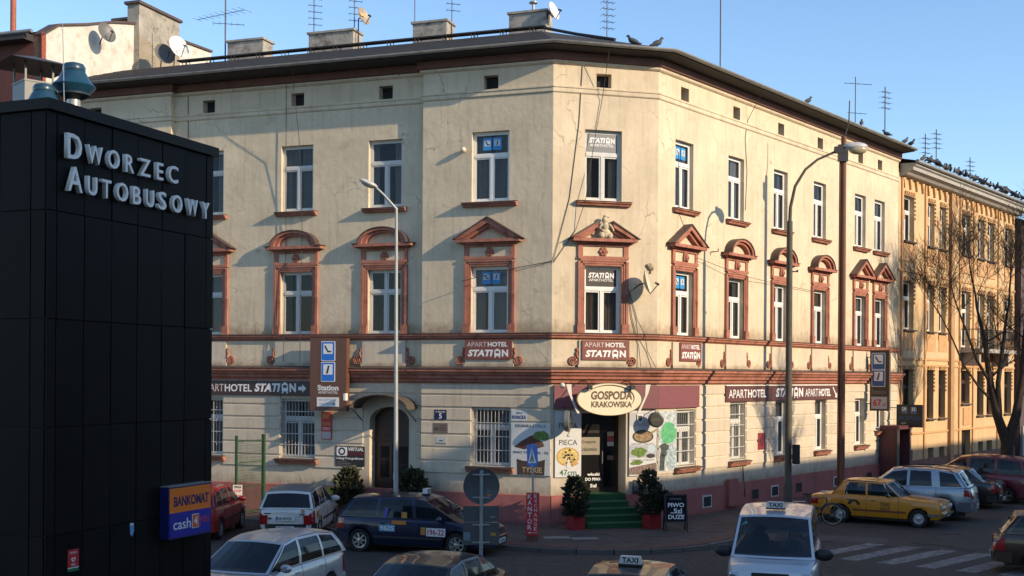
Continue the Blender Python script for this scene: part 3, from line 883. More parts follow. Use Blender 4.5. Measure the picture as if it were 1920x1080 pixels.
    if kind == 'broken':
        q = MB()
        q.ball((0, -0.2, zc+0.16), 0.2, 0.14, 0.17, 10, 7); q.ball((-0.13, -0.25, zc+0.10), 0.12, 0.1, 0.12, 8, 6); q.ball((0.13, -0.25, zc+0.10), 0.12, 0.1, 0.12, 8, 6)
        q.ball((0, -0.22, zc+0.38), 0.12, 0.11, 0.16, 9, 7); q.ball((-0.02, -0.22, zc+0.58), 0.10, 0.10, 0.11, 9, 7); q.ball((0.03, -0.22, zc+0.70), 0.12, 0.06, 0.06, 7, 5)
        q.tube([(-0.12, -0.25, zc+0.45), (-0.22, -0.3, zc+0.32), (-0.1, -0.32, zc+0.22)], [0.05, 0.04, 0.03], 6)
        q.tube([(0.12, -0.25, zc+0.45), (0.2, -0.3, zc+0.34), (0.26, -0.28, zc+0.24)], [0.05, 0.04, 0.03], 6)
        ob('carved_figure', q, pm('pale_carved_stone', (0.50, 0.42, 0.28), 0.9, 0.3, 9, 0.3, 30), S, smooth=60)
    # dripping apron panel under the window with a scroll on either side
    ap_ = MB(); a = h+0.17
    ap_.box(-a, a, -0.055, 0.01, 4.98, 5.735); ap_.box(-a-0.04, a+0.04, -0.09, 0.01, 4.875, 4.979)
    hob('apron_panel', ap_, STUCCO2, fr, c, 0, 0)
    for sx in (-1, 1):
        sp = MB(); pts = []
        for i in range(26):
            t = i/25*2.15*2*math.pi; r = 0.16*(1-i/25*0.86)
            pts.append((sx*(a+0.20) + sx*r*math.cos(t+math.pi), -0.035, 5.09+r*math.sin(t+math.pi)))
        sp.tube(pts, 0.024, 6)
        sp.tube([(sx*(a+0.05), -0.03, 5.16), (sx*(a+0.09), -0.04, 5.32), (sx*(a+0.04), -0.04, 5.42)], [0.05, 0.035, 0.03], 6)
        sp.ball((sx*(a+0.055), -0.03, 5.44), 0.06, 0.04, 0.06, 7, 5)
        hob('scroll_ornament', sp, TERRA, fr, c, 0, 0, smooth=60)
for fr, kinds in (('L', ['tri']), ('M', ['tri', 'arch', 'arch']), ('C', ['broken']), ('R', ['tri', 'arch', 'arch', 'arch', 'tri', 'tri'])):
    for c, k in zip(WIN[fr], kinds):
        surround(fr, c, WW[fr] if not (fr == 'R' and k == 'tri' and c > 15) else WW[fr]-0.06, k)

# --- street door of the left wing, under a bowed canopy
DOORBR = pm('dark_brown_door', (0.045, 0.022, 0.015), 0.5, 0.25, 3, stretch=(6, 6, 0.6))
a, b, z0, z1 = DOORM; mc = (a+b)/2; hw = (b-a)/2
sp = MB(); n = 14
arc = [(-hw*math.cos(math.pi*i/n), 3.05+0.48*math.sin(math.pi*i/n)) for i in range(n+1)]
for i in range(n):
    (xa, za), (xb, zb) = arc[i], arc[i+1]
    sp.prism([(xa, za), (xb, zb), (xb, 3.551), (xa, 3.551)], 0.012, 0.40)
hob('door_arch', sp, STUCCO2, 'M', mc, 0, 0)
dr = hob('street_door', MB().box(-hw, hw, 0.42, 0.47, 0.0, 3.54), DOORBR, 'M', mc, 0, 0)
for x0, x1 in ((-0.62, -0.06), (0.06, 0.62)):
    ob('door_leaf', MB().box(x0, x1, 0.395, 0.42, 0.12, 2.35), DOORBR, dr)
    ob('door_pane', MB().box(x0+0.12, x1-0.12, 0.385, 0.395, 1.15, 2.2), GLASS, dr)
ob('door_transom', MB().box(-hw, hw, 0.38, 0.42, 2.38, 2.5), DOORBR, dr)
ob('door_handle', MB().tube([(0.02, 0.40, 1.05), (0.02, 0.32, 1.08), (0.02, 0.32, 1.30), (0.02, 0.40, 1.33)], 0.018, 6), STEEL, dr)
cv = MB(); n = 16; hwc = 1.02
for i in range(n):
    def cp(k): 
        t = math.pi*k/n
        return (-hwc*math.cos(t), 3.50+0.46*math.sin(t))
    (xa, za), (xb, zb) = cp(i), cp(i+1)
    cv.add([(xa, -0.85, za), (xb, -0.85, zb), (xb, 0.02, zb), (xa, 0.02, za), (xa, -0.85, za-.03), (xb, -0.85, zb-.03), (xb, 0.02, zb-.03), (xa, 0.02, za-.03)],
           [(0,1,2,3),(7,6,5,4),(0,4,5,1),(2,6,7,3)])
hob('door_canopy', cv, pm('canopy_sheet', (0.10, 0.08, 0.06), 0.5, 0.2, 4), 'M', mc, 0, 0)
for sx in (-1, 1):
    hob('canopy_bracket', MB().tube([(sx*0.98, 0, 3.05), (sx*0.98, -0.45, 3.30), (sx*0.98, -0.82, 3.50)], 0.02, 6), IRON, 'M', mc, 0, 0)

# --- corner entrance: recessed glazed door at the head of carpeted steps
CARPET = pm('green_step_carpet', (0.012, 0.075, 0.022), 0.95, 0.3, 20, 0.3, 120)
a, b, z0, z1 = DOORC; mc = (a+b)/2
hob('entrance_landing', MB().box(a-mc, b-mc, -0.02, 0.80, 0.55, 0.845), CARPET, 'C', mc, 0, 0)
DOORDK = pm('dark_restaurant_door', (0.028, 0.018, 0.014), 0.4, 0.2, 5)
dr = hob('entrance_door', MB().box(a-mc, b-mc, 0.70, 0.76, 0.85, 3.42), DOORDK, 'C', mc, 0, 0)
ob('door_pane', MB().box(-0.68, 0.12, 0.685, 0.70, 1.0, 2.75), GLASS, dr)
ob('door_pane', MB().box(0.24, 0.66, 0.685, 0.70, 1.0, 2.75), GLASS, dr)
ob('door_transom_pane', MB().box(-0.68, 0.66, 0.685, 0.70, 2.85, 3.35), GLASS, dr)
ob('door_handle', MB().tube([(0.18, 0.69, 1.75), (0.18, 0.62, 1.78), (0.18, 0.62, 2.15), (0.18, 0.69, 2.18)], 0.016, 6), STEEL, dr)
ob('door_notice', MB().box(-0.66, 0.10, 0.678, 0.684, 2.05, 2.62), pm('door_notice_board', (0.30, 0.26, 0.20), 0.6, 0.1, 5), dr)
for s_, w_, z_ in (('Gospoda', 0.50, 2.46), ('Krakowska', 0.58, 2.24)):
    ob('door_lettering', MB().mesh(txt(s_, 0.13, w_), dx=-0.28, dy=0.676, dz=z_), INK_K, dr)
for s_, h_, w_, z_ in (('wloski', 0.10, 0.42, 1.42), ('DO PIWA', 0.10, 0.55, 1.26), ('5zl', 0.11, 0.22, 1.05)):
    ob('door_lettering', MB().mesh(txt(s_, h_, w_, 0.03), dx=-0.11, dy=0.68, dz=z_), INK_W, dr)
for k, (z, cc) in enumerate(((2.72, (0.5, 0.45, 0.35)), (2.56, (0.45, 0.05, 0.05)), (2.40, (0.55, 0.5, 0.5)), (1.95, (0.16, 0.10, 0.08)))):
    ob('door_sticker', MB().box(0.36, 0.58, 0.676, 0.684, z-0.07, z+0.07), flat('sticker_%d' % k, cc), dr)
STEPS = thing('entrance_steps', 'four green carpeted steps fanning out from the corner restaurant door', 'steps', fpos('C', 1.55, -0.02, ZP), FR['C'][1])
rise = (0.845-ZP)/5
for k in range(4):
    d0 = 0.02+0.31*(3-k); zt = rise*(k+1)
    xl = -0.75 + 0.02*k; xr = 0.92 + 0.22*(3-k)*0.9
    st = ob('step', MB().box(xl, xr, -d0-0.31, -d0+0.0, 0.0, zt), CARPET, STEPS)
    ob('step_nosing', MB().box(xl, xr, -d0-0.325, -d0-0.30, zt-0.035, zt+0.006), pm('pale_nosing', (0.09, 0.15, 0.09), 0.6, 0.2, 8), st)
ob('step_cheek', MB().prism([(0.94, 0.0), (1.75, 0.0), (1.68, 0.25), (1.02, 0.90), (0.94, 0.92)], -0.28, -0.055), PINK, STEPS)

# basement lights and gas box in the plinth on the street side
for i, u in enumerate((3.1, 6.55, 8.1, 10.1, 13.6, 16.9)):
    o = hob('basement_window', MB().box(-0.30, 0.30, -0.095, -0.06, 0.12, 0.55), OLDWHITE if i % 2 == 0 else PINK, 'R', u, 0, 0)
    ob('basement_pane', MB().box(-0.24, 0.24, -0.105, -0.096, 0.17, 0.50), DARKIN, o)
hob('meter_box', MB().box(-0.30, 0.36, -0.20, -0.06, 0.05, 1.0), PINK, 'R', 4.75, 0, 0)
# drainpipe on the street side and overhead cables on the front
for u in (8.0,):
    pass
CABLE = pm('black_cable', (0.05, 0.045, 0.04), 0.7, 0.1, 5)
def cable(fr, pts, r=0.011):
    hob('facade_cable', MB().tube([(u, y, z) for u, y, z in pts], r, 5), CABLE, fr, 0, 0, 0)
cable('M', [(-13.6, -0.02, 14.5), (-13.55, -0.03, 12.0), (-13.2, -0.03, 9.6)])
cable('M', [(-9.62, -0.08, 14.9), (-9.60, -0.10, 12.0), (-9.58, -0.10, 8.8), (-9.6, -0.2, 5.0)])
cable('M', [(-8.95, -0.9, 15.0), (-8.95, -0.35, 12.5), (-8.9, -0.2, 9.7), (-8.85, -0.36, 7.0), (-8.85, -0.4, 4.9)])
cable('C', [(0.95, -0.02, 14.4), (0.85, -0.02, 12.6), (0.55, -0.02, 10.2), (0.02, -0.04, 8.2)])
cable('C', [(1.62, -0.75, 15.0), (1.60, -0.06, 13.4), (1.35, -0.03, 12.0), (1.0, -0.24, 10.1), (0.75, -0.03, 9.2), (0.02, -0.04, 8.15)])
cable('C', [(2.55, -0.03, 7.4), (2.65, -0.03, 6.5), (2.9, -0.03, 5.6), (2.95, -0.10, 4.9)])
cable('C', [(2.55, -0.03, 7.4), (2.85, -0.03, 6.4), (3.05, -0.18, 5.94), (3.2, -0.03, 5.4), (3.45, -0.10, 4.9)])
cable('R', [(5.9, -0.75, 15.0), (5.95, -0.02, 13.9), (5.75, -0.02, 13.2), (5.9, -0.02, 12.0), (5.8, -0.02, 10.6)])
cable('R', [(5.6, -0.09, 1.38), (5.75, -0.03, 1.1), (5.78, -0.1, 0.3)], 0.02)
cable('R', [(1.2, -0.3, 9.4), (1.25, -0.02, 10.0), (1.22, -0.02, 12.0)], 0.012)
cable('L', [(-2.9, -0.4, 7.6), (-1.2, -0.1, 8.0), (-0.02, -0.02, 8.2)], 0.012)
cable('R', [(2.3, -0.12, 8.6), (5.0, -0.3, 8.2), (8.0, -0.1, 8.1), (12.0, -0.1, 8.0)], 0.009)

# small fittings on the front
hob('plaster_flower', MB().ball((0, -0.03, 0), 0.10, 0.05, 0.12, 8, 6).ball((0.07, -0.04, -0.05), 0.06, 0.04, 0.07, 6, 5).ball((-0.08, -0.04, 0.04), 0.06, 0.04, 0.06, 6, 5).ball((0.02, -0.03, -0.16), 0.03, 0.03, 0.06, 6, 5), pm('dirty_plaster_relief', (0.30, 0.23, 0.14), 0.9, 0.4, 12), 'C', 3.28, 0, 8.12, smooth=60)
hob('wall_lamp', MB().ball((0, -0.12, 0), 0.09, 0.12, 0.09, 10, 7), CREAM_LAMP, 'L', -2.98, 0, 11.85, smooth=60)
hob('wall_lamp', MB().ball((0, -0.45, 0), 0.09, 0.09, 0.09, 10, 7), CREAM_LAMP, 'C', 0.22, 0, 4.30, smooth=60)
for u_ in (2.35, 5.0):
    hob('wall_hook', MB().tube([(u_, 0, 8.9), (u_, -0.28, 8.9), (u_, -0.28, 9.0)], 0.02, 5), IRON, 'R', -1.6, 0, 0)
# ================================================================== station block at the left: black clad box
BX = thing('station_block', 'black panel clad station block with raised metal lettering at the left', 'building', (-6.201, 15.6185, 0), 1.1889)
BW, BD = 3.63, 7.0
ob('block_core', MB().box(0.03, BW-0.03, 0.03, BD, -0.3, 8.12), pm('dark_core', (0.006, 0.006, 0.006), 0.8, 0.1, 3), BX)
cols = [0.0, 0.17, 0.694, 1.246, 1.80, 2.354, 2.905, 3.446, BW]
rows = [-0.25, 0.955, 2.41, 3.865, 5.318, 6.772, 8.10]
g = 0.009
for a, b in zip(cols, cols[1:]):
    for c, d in zip(rows, rows[1:]):
        ob('cladding_panel', MB().box(a+g, b-g, 0.0, 0.028, c+g, d-g), BLACKP, BX, (0, 0, 0), (random.uniform(-.0012, .0012), 0, random.uniform(-.0012, .0012)))
ycol = [0.0, 0.283, 0.83, 1.38, 1.93, 2.48, 3.03, 3.58]
for a, b in zip(ycol, ycol[1:]):
    for c, d in zip(rows, rows[1:]):
        ob('cladding_panel', MB().box(0.0, 0.028, a+g+0.03*(a == 0), b-g, c+g, d-g), BLACKP, BX)
ob('roof_edge_trim', MB().box(-0.05, BW+0.06, -0.06, BD, 8.105, 8.25), pm('trim_metal', (0.020, 0.016, 0.013), 0.5, 0.1, 4, spec=0.15), BX)
for line, zb in (([('D', .269, .54, .34), ('W', .654, .949, .255), ('O', 1.057, 1.298, .265), ('R', 1.422, 1.604, .255), ('Z', 1.732, 1.968, .255), ('E', 2.113, 2.259, .255), ('C', 2.384, 2.611, .265)], 7.50),
                 ([('A', .283, .555, .34), ('U', .658, .846, .26), ('T', .942, 1.126, .26), ('O', 1.236, 1.482, .27), ('B', 1.585, 1.759, .26), ('U', 1.877, 2.056, .26), ('S', 2.154, 2.338, .27), ('O', 2.477, 2.719, .27), ('W', 2.836, 3.102, .26), ('Y', 3.21, 3.402, .26)], 7.06)):
    for ch, a, b, h in line:
        ob('sign_letter', txt(ch, h, b-a, 0.010 if ch not in 'WA' else 0.006, 0, 0.065), ALU, BX, ((a+b)/2, -0.03, zb+h/2))
# cowls and shaft on the roof of the block
COWL = pm('blue_cowl_paint', (0.010, 0.048, 0.085), 0.38, 0.3, 4, coat=0.3, grime=(6, 0.6, 0.6, (0.5, 0.5, 0.5)))
def cowl(x, y, z, s, label, pipe):
    t = thing('roof_cowl', label, 'cowl', (x, y, z), 0, 'blue vent cowls on the station block roof')
    prof = [(0.10, 0.02), (0.25, -0.02), (0.26, 0.0), (0.33, 0.07), (0.345, 0.10), (0.33, 0.115), (0.27, 0.17), (0.25, 0.20), (0.225, 0.25), (0.20, 0.30), (0.175, 0.34), (0.18, 0.35), (0.18, 0.41), (0.15, 0.46), (0.05, 0.49)]
    ob('cowl_cap', MB().lathe([(r*s, h*s) for r, h in prof], 28), COWL, t, smooth=40)
    ob('cowl_skirt', MB().lathe([(0.12*s, -0.12*s), (0.26*s, -0.05*s), (0.24*s, -0.0*s), (0.1*s, 0.0)], 24), pm('dark_cowl_throat', (0.02, 0.03, 0.04), 0.5, 0.2, 5), t, smooth=40)
    ob('flue', MB().lathe([(0.105*s, -pipe), (0.105*s, -0.02)], 20), STEEL, t, smooth=40)
    for k in range(3):
        a = 2*math.pi*k/3-1.2
        ob('cowl_bolt', MB().ball((0.2*s*math.cos(a), 0.2*s*math.sin(a), -0.02), 0.018, 0.018, 0.018, 6, 4), STEEL, t)
cowl(-6.60, 17.6, 8.80, 0.92, 'tall blue roof cowl on a bright steel flue on the station block', 0.9)
cowl(-6.87, 17.15, 8.40, 0.86, 'lower blue roof cowl half hidden behind the station block parapet', 0.45)
tag(ob('whip_aerial', MB().tube([(-6.62, 17.3, 8.2), (-6.66, 17.3, 9.75)], [0.009, 0.005], 5), STEEL), 'thin upright rod aerial in front of the tall blue cowl', 'aerial')
vs = thing('ventilation_shaft', 'grey sheet metal ventilation shaft with a flat rain hood on the station roof', 'vent shaft', (-7.90, 20.0, 8.15), 0.75)
SHEET = pm('galvanised_sheet', (0.17, 0.17, 0.16), 0.5, 0.15, 2.5)
ob('shaft_body', MB().box(-0.45, 0.05, -0.05, 0.5, 0, 1.35).box(-0.46, 0.06, -0.06, 0.51, 1.345, 1.375), SHEET, vs)
ob('rain_hood', MB().add([(-0.75, -0.30, 1.66), (0.35, -0.30, 1.66), (0.35, 0.8, 1.66), (-0.75, 0.8, 1.66), (-0.20, 0.2, 1.84)], [(3,2,1,0),(0,1,4),(1,2,4),(2,3,4),(3,0,4)]), pm('dark_hood', (0.05, 0.045, 0.042), 0.5, 0.2, 4), vs)
for x, y in ((-0.43, -0.03), (0.03, -0.03), (0.03, 0.48), (-0.43, 0.48)):
    ob('hood_strut', MB().box(x-.015, x+.015, y-.015, y+.015, 1.37, 1.67), SHEET, vs)
# cash machine sign, poster and torn sticker on the block
def on_block(name, label, cat, x, z, y=-0.002):
    c, s = math.cos(1.1889), math.sin(1.1889)
    return thing(name, label, cat, (-6.201 + c*x - s*y, 15.6185 + s*x + c*y, z), 1.1889)
t = on_block('cash_machine_sign', 'orange and blue illuminated box sign reading BANKOMAT on the black block', 'sign', 2.87, 2.47)
ob('sign_case', MB().prism(rrect(1.06, 0.80, 0.03), -0.16, 0.0), flat('navy_case', (0.012, 0.014, 0.10), 0.35), t)
ob('orange_field', MB().box(-0.505, 0.505, -0.168, -0.161, 0.0, 0.375), flat('bank_orange', (0.92, 0.20, 0.015), 0.4), t)  # orange raised in place of the light inside the box
ob('blue_field', MB().box(-0.505, 0.505, -0.168, -0.161, -0.375, 0.0), flat('bank_blue', (0.016, 0.016, 0.30), 0.4), t)
ob('case_top', MB().box(-0.53, 0.53, -0.165, 0.0, 0.400, 0.412), STEEL, t)
ob('lettering', MB().mesh(txt('BANKOMAT', 0.155, 0.86, 0.03), dx=0.02, dy=-0.1685, dz=0.17), flat('bank_ink', (0.02, 0.012, 0.09)), t)
ob('lettering', MB().mesh(txt('cash', 0.16, 0.42, 0.005), dx=-0.21, dy=-0.1685, dz=-0.18), INK_W, t)
q = ob('badge', MB().prism(rrect(0.17, 0.22, 0.01, cx=0.115, cz=-0.17), -0.174, -0.1685), INK_W, t)
ob('badge_field', MB().prism(rrect(0.15, 0.20, 0.01, cx=0.115, cz=-0.17), -0.177, -0.1745), flat('badge_orange', (0.72, 0.14, 0.03)), q)
ob('badge_figure', MB().mesh(txt('4', 0.13, 0.08, 0.01), dx=0.115, dy=-0.1775, dz=-0.165), INK_W, q)
ob('lettering', MB().mesh(txt('you', 0.15, 0.24, 0.005), dx=0.335, dy=-0.1685, dz=-0.19), flat('you_red', (0.50, 0.05, 0.12)), t)
t = on_block('charity_poster', 'small red poster with a white heart and green foot on the black block', 'poster', 0.52, 2.03)
ob('poster_sheet', MB().box(-0.105, 0.105, -0.004, 0, -0.10, 0.145), REDS, t)
ob('white_rule', MB().box(-0.105, 0.105, -0.004, 0, -0.113, -0.1005), INK_W, t)
ob('green_foot', MB().box(-0.105, 0.105, -0.004, 0, -0.155, -0.1135), flat('poster_green', (0.01, 0.16, 0.06)), t)
hp = []
for i in range(24):
    a = 2*math.pi*i/24
    hp.append((0.0024*16*math.sin(a)**3, 0.005+0.0024*(13*math.cos(a)-5*math.cos(2*a)-2*math.cos(3*a)-math.cos(4*a))))
ob('heart_emblem', MB().prism(hp[::-1], -0.007, -0.0045), INK_W, t)
ob('heart_centre', MB().prism([(x*0.5, (z-0.005)*0.5+0.005) for x, z in hp[::-1]], -0.0085, -0.0072), REDS, t)
ob('lettering', MB().box(-0.06, 0.06, -0.006, -0.0045, 0.105, 0.111), INK_W, t); ob('lettering', MB().box(-0.07, 0.07, -0.006, -0.0045, 0.09, 0.096), INK_W, t)
ob('lettering', MB().mesh(txt('SERCE', 0.03, 0.07), dy=-0.0045, dz=-0.065), INK_W, t)
t = on_block('torn_sticker', 'torn pale blue sticker on the black panels left of the cash sign', 'sticker', 1.71, 2.30)
ob('sticker_sheet', MB().prism([(-0.045, 0.10), (0.045, 0.095), (0.05, -0.02), (0.01, -0.10), (-0.03, -0.06)], -0.003, 0.0), flat('sticker_blue', (0.16, 0.36, 0.60), 0.5, 0.2), t)
ob('sticker_edge', MB().prism([(-0.04, 0.10), (0.04, 0.095), (0.02, 0.06), (-0.03, 0.07)], -0.005, -0.0032), INK_W, t)

# ================================================================== neighbour beyond the party wall (left)
NL = thing('left_gable_house', 'taller house at the left with a whitewashed gable and stained chimney stack', 'building', fpos('L', -19.82, 0, -0.1), FR['L'][1])
REDWALL = pm('dark_red_boards', (0.10, 0.032, 0.026), 0.8, 0.3, 2.0, stretch=(8, 8, 0.5))
ob('front_wall', MB().box(-14, 0, 0.02, 0.3, -0.2, 17.2), REDWALL, NL)
gs = [(0, 17.2), (9.5, 19.45), (11.5, 19.2), (11.5, 5)]
mb = MB()
prof = [(0.02, 3.0), (0.02, 17.15), (0.9, 17.75), (2.4, 18.2), (4.0, 18.75), (5.4, 19.1), (11, 19.4), (11, 3.0)]
mb.add([(0.0, y, z) for y, z in prof] + [(-0.35, y, z) for y, z in prof], [tuple(range(8)), tuple(range(15, 7, -1))] + [(i, i+8, (i+1) % 8+8, (i+1) % 8) for i in range(8)])
ob('gable_wall', mb, WHITEWALL, NL)
mb = MB()
for (y0, z0), (y1, z1) in zip(prof[1:6], prof[2:7]):
    mb.add([(-0.45, y0, z0+.01), (0.09, y0, z0+.01), (0.09, y1, z1+.01), (-0.45, y1, z1+.01), (-0.45, y0, z0+.10), (0.09, y0, z0+.10), (0.09, y1, z1+.10), (-0.45, y1, z1+.10)], [(0,3,2,1),(4,5,6,7),(0,1,5,4),(1,2,6,5),(2,3,7,6),(3,0,4,7)])
ob('gable_coping', mb, CAPM, NL)
ob('roof', MB().add([(-14, -0.4, 17.2), (-0.36, -0.4, 17.2), (-0.36, 6, 19.1), (-14, 6, 19.1), (-14, 12, 17.4), (-0.36, 12, 17.4)], [(0,1,2,3),(3,2,5,4)]), ROOFM, NL)
ob('eaves_board', MB().box(-14, -0.36, -0.5, 0.02, 16.95, 17.19), ROOFM, NL)
ob('gutter', MB().tube([(-14, -0.5, 17.2), (0.0, -0.5, 17.2)], 0.075, 8), ZINC, NL, smooth=50)
ob('brick_edge', MB().box(-0.02, 0.03, 0.0, 0.22, 14.0, 17.3), pm('raw_red_brick', (0.28, 0.07, 0.04), 0.9, 0.35, 8, 0.4, 20), NL)
st = ob('chimney_stack', MB().box(-0.32, 0.25, 5.4, 8.2, 15, 19.95), CONC, NL)
ob('stack_cap', MB().box(-0.42, 0.35, 5.3, 8.3, 19.95, 20.06), CAPM, st)
ob('stack_flank', MB().box(0.25, 0.27, 5.4, 8.2, 15, 18.6), pm('stack_render', (0.30, 0.25, 0.18), 0.95, 0.2, 1.4, 0.3, 14), st)
ob('rear_stack', MB().box(-1.9, -0.4, 6.6, 7.6, 18, 19.75), CONC, NL)
ob('rear_stack_cap', MB().box(-2.0, -0.3, 6.5, 7.7, 19.75, 19.85), CAPM, NL)
ob('flue_pipe', MB().lathe([(0.11, 17.3), (0.11, 19.3), (0.13, 19.31), (0.13, 19.4), (0.10, 19.41), (0.10, 20.1), (0.15, 20.12), (0.15, 20.2), (0.02, 20.24)], 14, c=(-2.2, 1.0, 0)), pm('red_flue', (0.30, 0.09, 0.05), 0.7, 0.25, 4), NL, smooth=40)
def flash_seg(y):
    return MB().add([(0.02, y, 15.2), (0.02, y+0.42, 15.35), (0.30, y+0.42, 15.05), (0.30, y, 14.95)], [(0,1,2,3)])

# ================================================================== ochre house next door on the right
NR = thing('ochre_tenement', 'ochre and orange tenement house with narrow toothed brick windows and a grey cornice', 'building', fpos('R', 20.30, 0, -0.1), FR['R'][1])
OCH = pm('ochre_plaster', (0.60, 0.42, 0.235), 0.9, 0.12, 1.0, 0.2, 14, spec=0.15, streak=0.5)
OCH2 = pm('orange_brick_trim', (0.55, 0.315, 0.145), 0.9, 0.2, 5, 0.3, 30)
PALEB = pm('pale_brick_field', (0.60, 0.43, 0.25), 0.9, 0.15, 4, 0.3, 30, grime=(3, 0.55, 0.4, (0.7, 0.6, 0.5)))
GREYC = pm('grey_cornice', (0.36, 0.34, 0.31), 0.8, 0.15, 2)
GWIN = [(0.62, 1.9), (3.66, 4.56), (5.24, 6.18), (8.47, 9.80), (10.94, 12.03), (12.51, 13.63), (15.54, 16.84)]
XE = 17.3
holes = []
for i, (a, b) in enumerate(GWIN):
    holes += [(a, b, 2.65 if i != 3 else 3.3, 5.0), (a, b, 6.85 if i not in (3, 4, 5) else 6.2, 9.1), (a, b, 10.95, 13.05)]
bas = [(0.75, 1.89, 0.33, 1.25), (3.87, 4.60, 0.30, 1.24), (5.39, 6.15, 0.27, 1.23), (8.6, 9.95, 0.0, 2.0), (11.19, 11.98, 0.32, 1.26), (12.58, 13.5, 0.30, 1.26)]
mb = wall_mesh(0, XE, -0.3, 14.0, holes + [(*b, 0.3) for b in bas], 0.38)
ob('wall', mb, OCH, NR, (0, 0, 0.1))
ob('brick_field', MB().box(0.45, 8.0, -0.03, 0.01, 5.6, 6.55), PALEB, NR); ob('brick_field', MB().box(14.4, 17.0, -0.03, 0.01, 5.6, 6.55), PALEB, NR)
ob('dark_backing', MB().quad((0.5, 1.0, -0.2), (XE, 1.0, -0.2), (XE, 1.0, 13.9), (0.5, 1.0, 13.9)), DARKIN, NR)
ob('flank_wall', MB().box(0, 0.3, 0.1, 11, -0.2, 14.0).box(XE-0.3, XE, 0.1, 11, -0.2, 14.0).box(0, XE, 11, 11.3, -0.2, 14.0), OCH, NR)
tooth = MB().box(-0.045, 0.045, -0.09, 0.01, 0, 0.14).build('brick_tooth')
quoin = MB().box(-0.07, 0.07, -0.05, 0.01, 0, 0.09).build('brick_quoin')
for i, (a, b) in enumerate(GWIN):
    for fl, (z0, z1) in enumerate(((2.65 if i != 3 else 3.3, 5.0), (6.85 if i not in (3, 4, 5) else 6.2, 9.1), (10.95, 13.05))):
        w = b-a
        W = ob('window', win_meshes(w-0.004, z1-z0-0.004, 'three')[0], WHITEP if fl else DOORBR, NR, ((a+b)/2, 0.22, z0+0.102))
        for m in win_meshes(w-0.004, z1-z0-0.004, 'three')[1]: ob('pane', m, GLASS, W)
        n = 6 if w > 1.2 else 5
        for k in range(n): ob('brick_tooth', tooth, OCH2, NR, (a+w*(k+0.5)/n, 0, z1+0.14))
        nq = int((z1-z0)*0.55/0.19)
        for k in range(nq): ob('brick_quoin', quoin, OCH2, NR, (b+0.09, 0, z1+0.02-k*0.19))
        ob('sill', MB().box(a-0.1, b+0.1, -0.14, 0.0, z0+0.02, z0+0.095), CAPM, NR)
        if fl:
            ob('sill_panel', MB().box(a-0.12, b+0.12, -0.05, 0.01, z0-0.85, z0-0.05), OCH2, NR)
            ob('side_block', MB().box(a-0.30, a-0.02, -0.06, 0.01, z0+1.05, z0+1.45), OCH2, NR)
for (a, b, z0, z1) in bas:
    ob('basement_window' if z1 < 1.5 else 'street_door', MB().box(a, b, 0.26, 0.30, z0+0.1, z1+0.1), DOORDK, NR)
for a, b in ((0.25, 0.42), (3.2, 3.37), (8.05, 8.2), (10.15, 10.3), (14.2, 14.35)):
    ob('lesene', MB().box(a, b, -0.07, 0.01, 0.75, 13.9), OCH2, NR)
ob('broad_pilaster', MB().box(6.55, 7.05, -0.16, 0.01, 0, 14.0), pm('brown_pilaster', (0.40, 0.24, 0.12), 0.9, 0.15, 2), NR)
for z in (2.05, 5.25, 5.55, 9.6): ob('band_course', MB().box(0.0, XE, -0.05, 0.01, z, z+0.10), OCH2, NR)
ob('plinth', MB().box(0, 8.5, -0.09, 0.0, -0.2, 0.85).box(10.05, XE, -0.09, 0.0, -0.2, 0.85), pm('brown_plinth', (0.20, 0.10, 0.07), 0.9, 0.2, 2), NR)
ob('door_panel', MB().prism([(8.75, 2.3), (9.8, 2.3), (9.8, 3.2), (8.75, 3.2)], -0.05, 0.0), OCH2, NR)
for k in range(22):
    x = 0.5+k*0.78
    ob('cornice_drop', MB().prism([(x-0.16, 13.92), (x-0.05, 13.62), (x, 13.42), (x+0.05, 13.62), (x+0.16, 13.92)], -0.10, 0.0), OCH2, NR)
pf = [(0.0, 14.5), (0.72, 14.46), (0.72, 14.36), (0.62, 14.30), (0.60, 14.16), (0.40, 14.08), (0.30, 13.98), (0.10, 13.94), (0.0, 13.92)]
mb = MB(); k = len(pf)
mb.add([(x, -o, z) for x in (0.12, XE+0.1) for o, z in pf], [tuple(range(k)), tuple(range(2*k-1, k-1, -1))] + [(j, j+k, (j+1) % k+k, (j+1) % k) for j in range(k)])
ob('cornice', mb, GREYC, NR)
ob('gutter', MB().tube([(0.1, -0.80, 14.52), (XE+0.2, -0.80, 14.52)], 0.085, 8), ZINC, NR, smooth=50)
ob('roof', MB().add([(0, -0.75, 14.55), (XE, -0.75, 14.55), (XE, 6, 16.1), (0, 6, 16.1), (XE, 12, 14.6), (0, 12, 14.6)], [(0,1,2,3),(3,2,4,5)]), ROOFM, NR)
ob('chimney', MB().box(0.6, 1.5, 1.2, 2.0, 14.6, 16.0), pm('white_chimney', (0.6, 0.58, 0.53), 0.9, 0.1, 3), NR)
ob('chimney_cap', MB().box(0.5, 1.6, 1.1, 2.1, 16.0, 16.08), CAPM, NR)
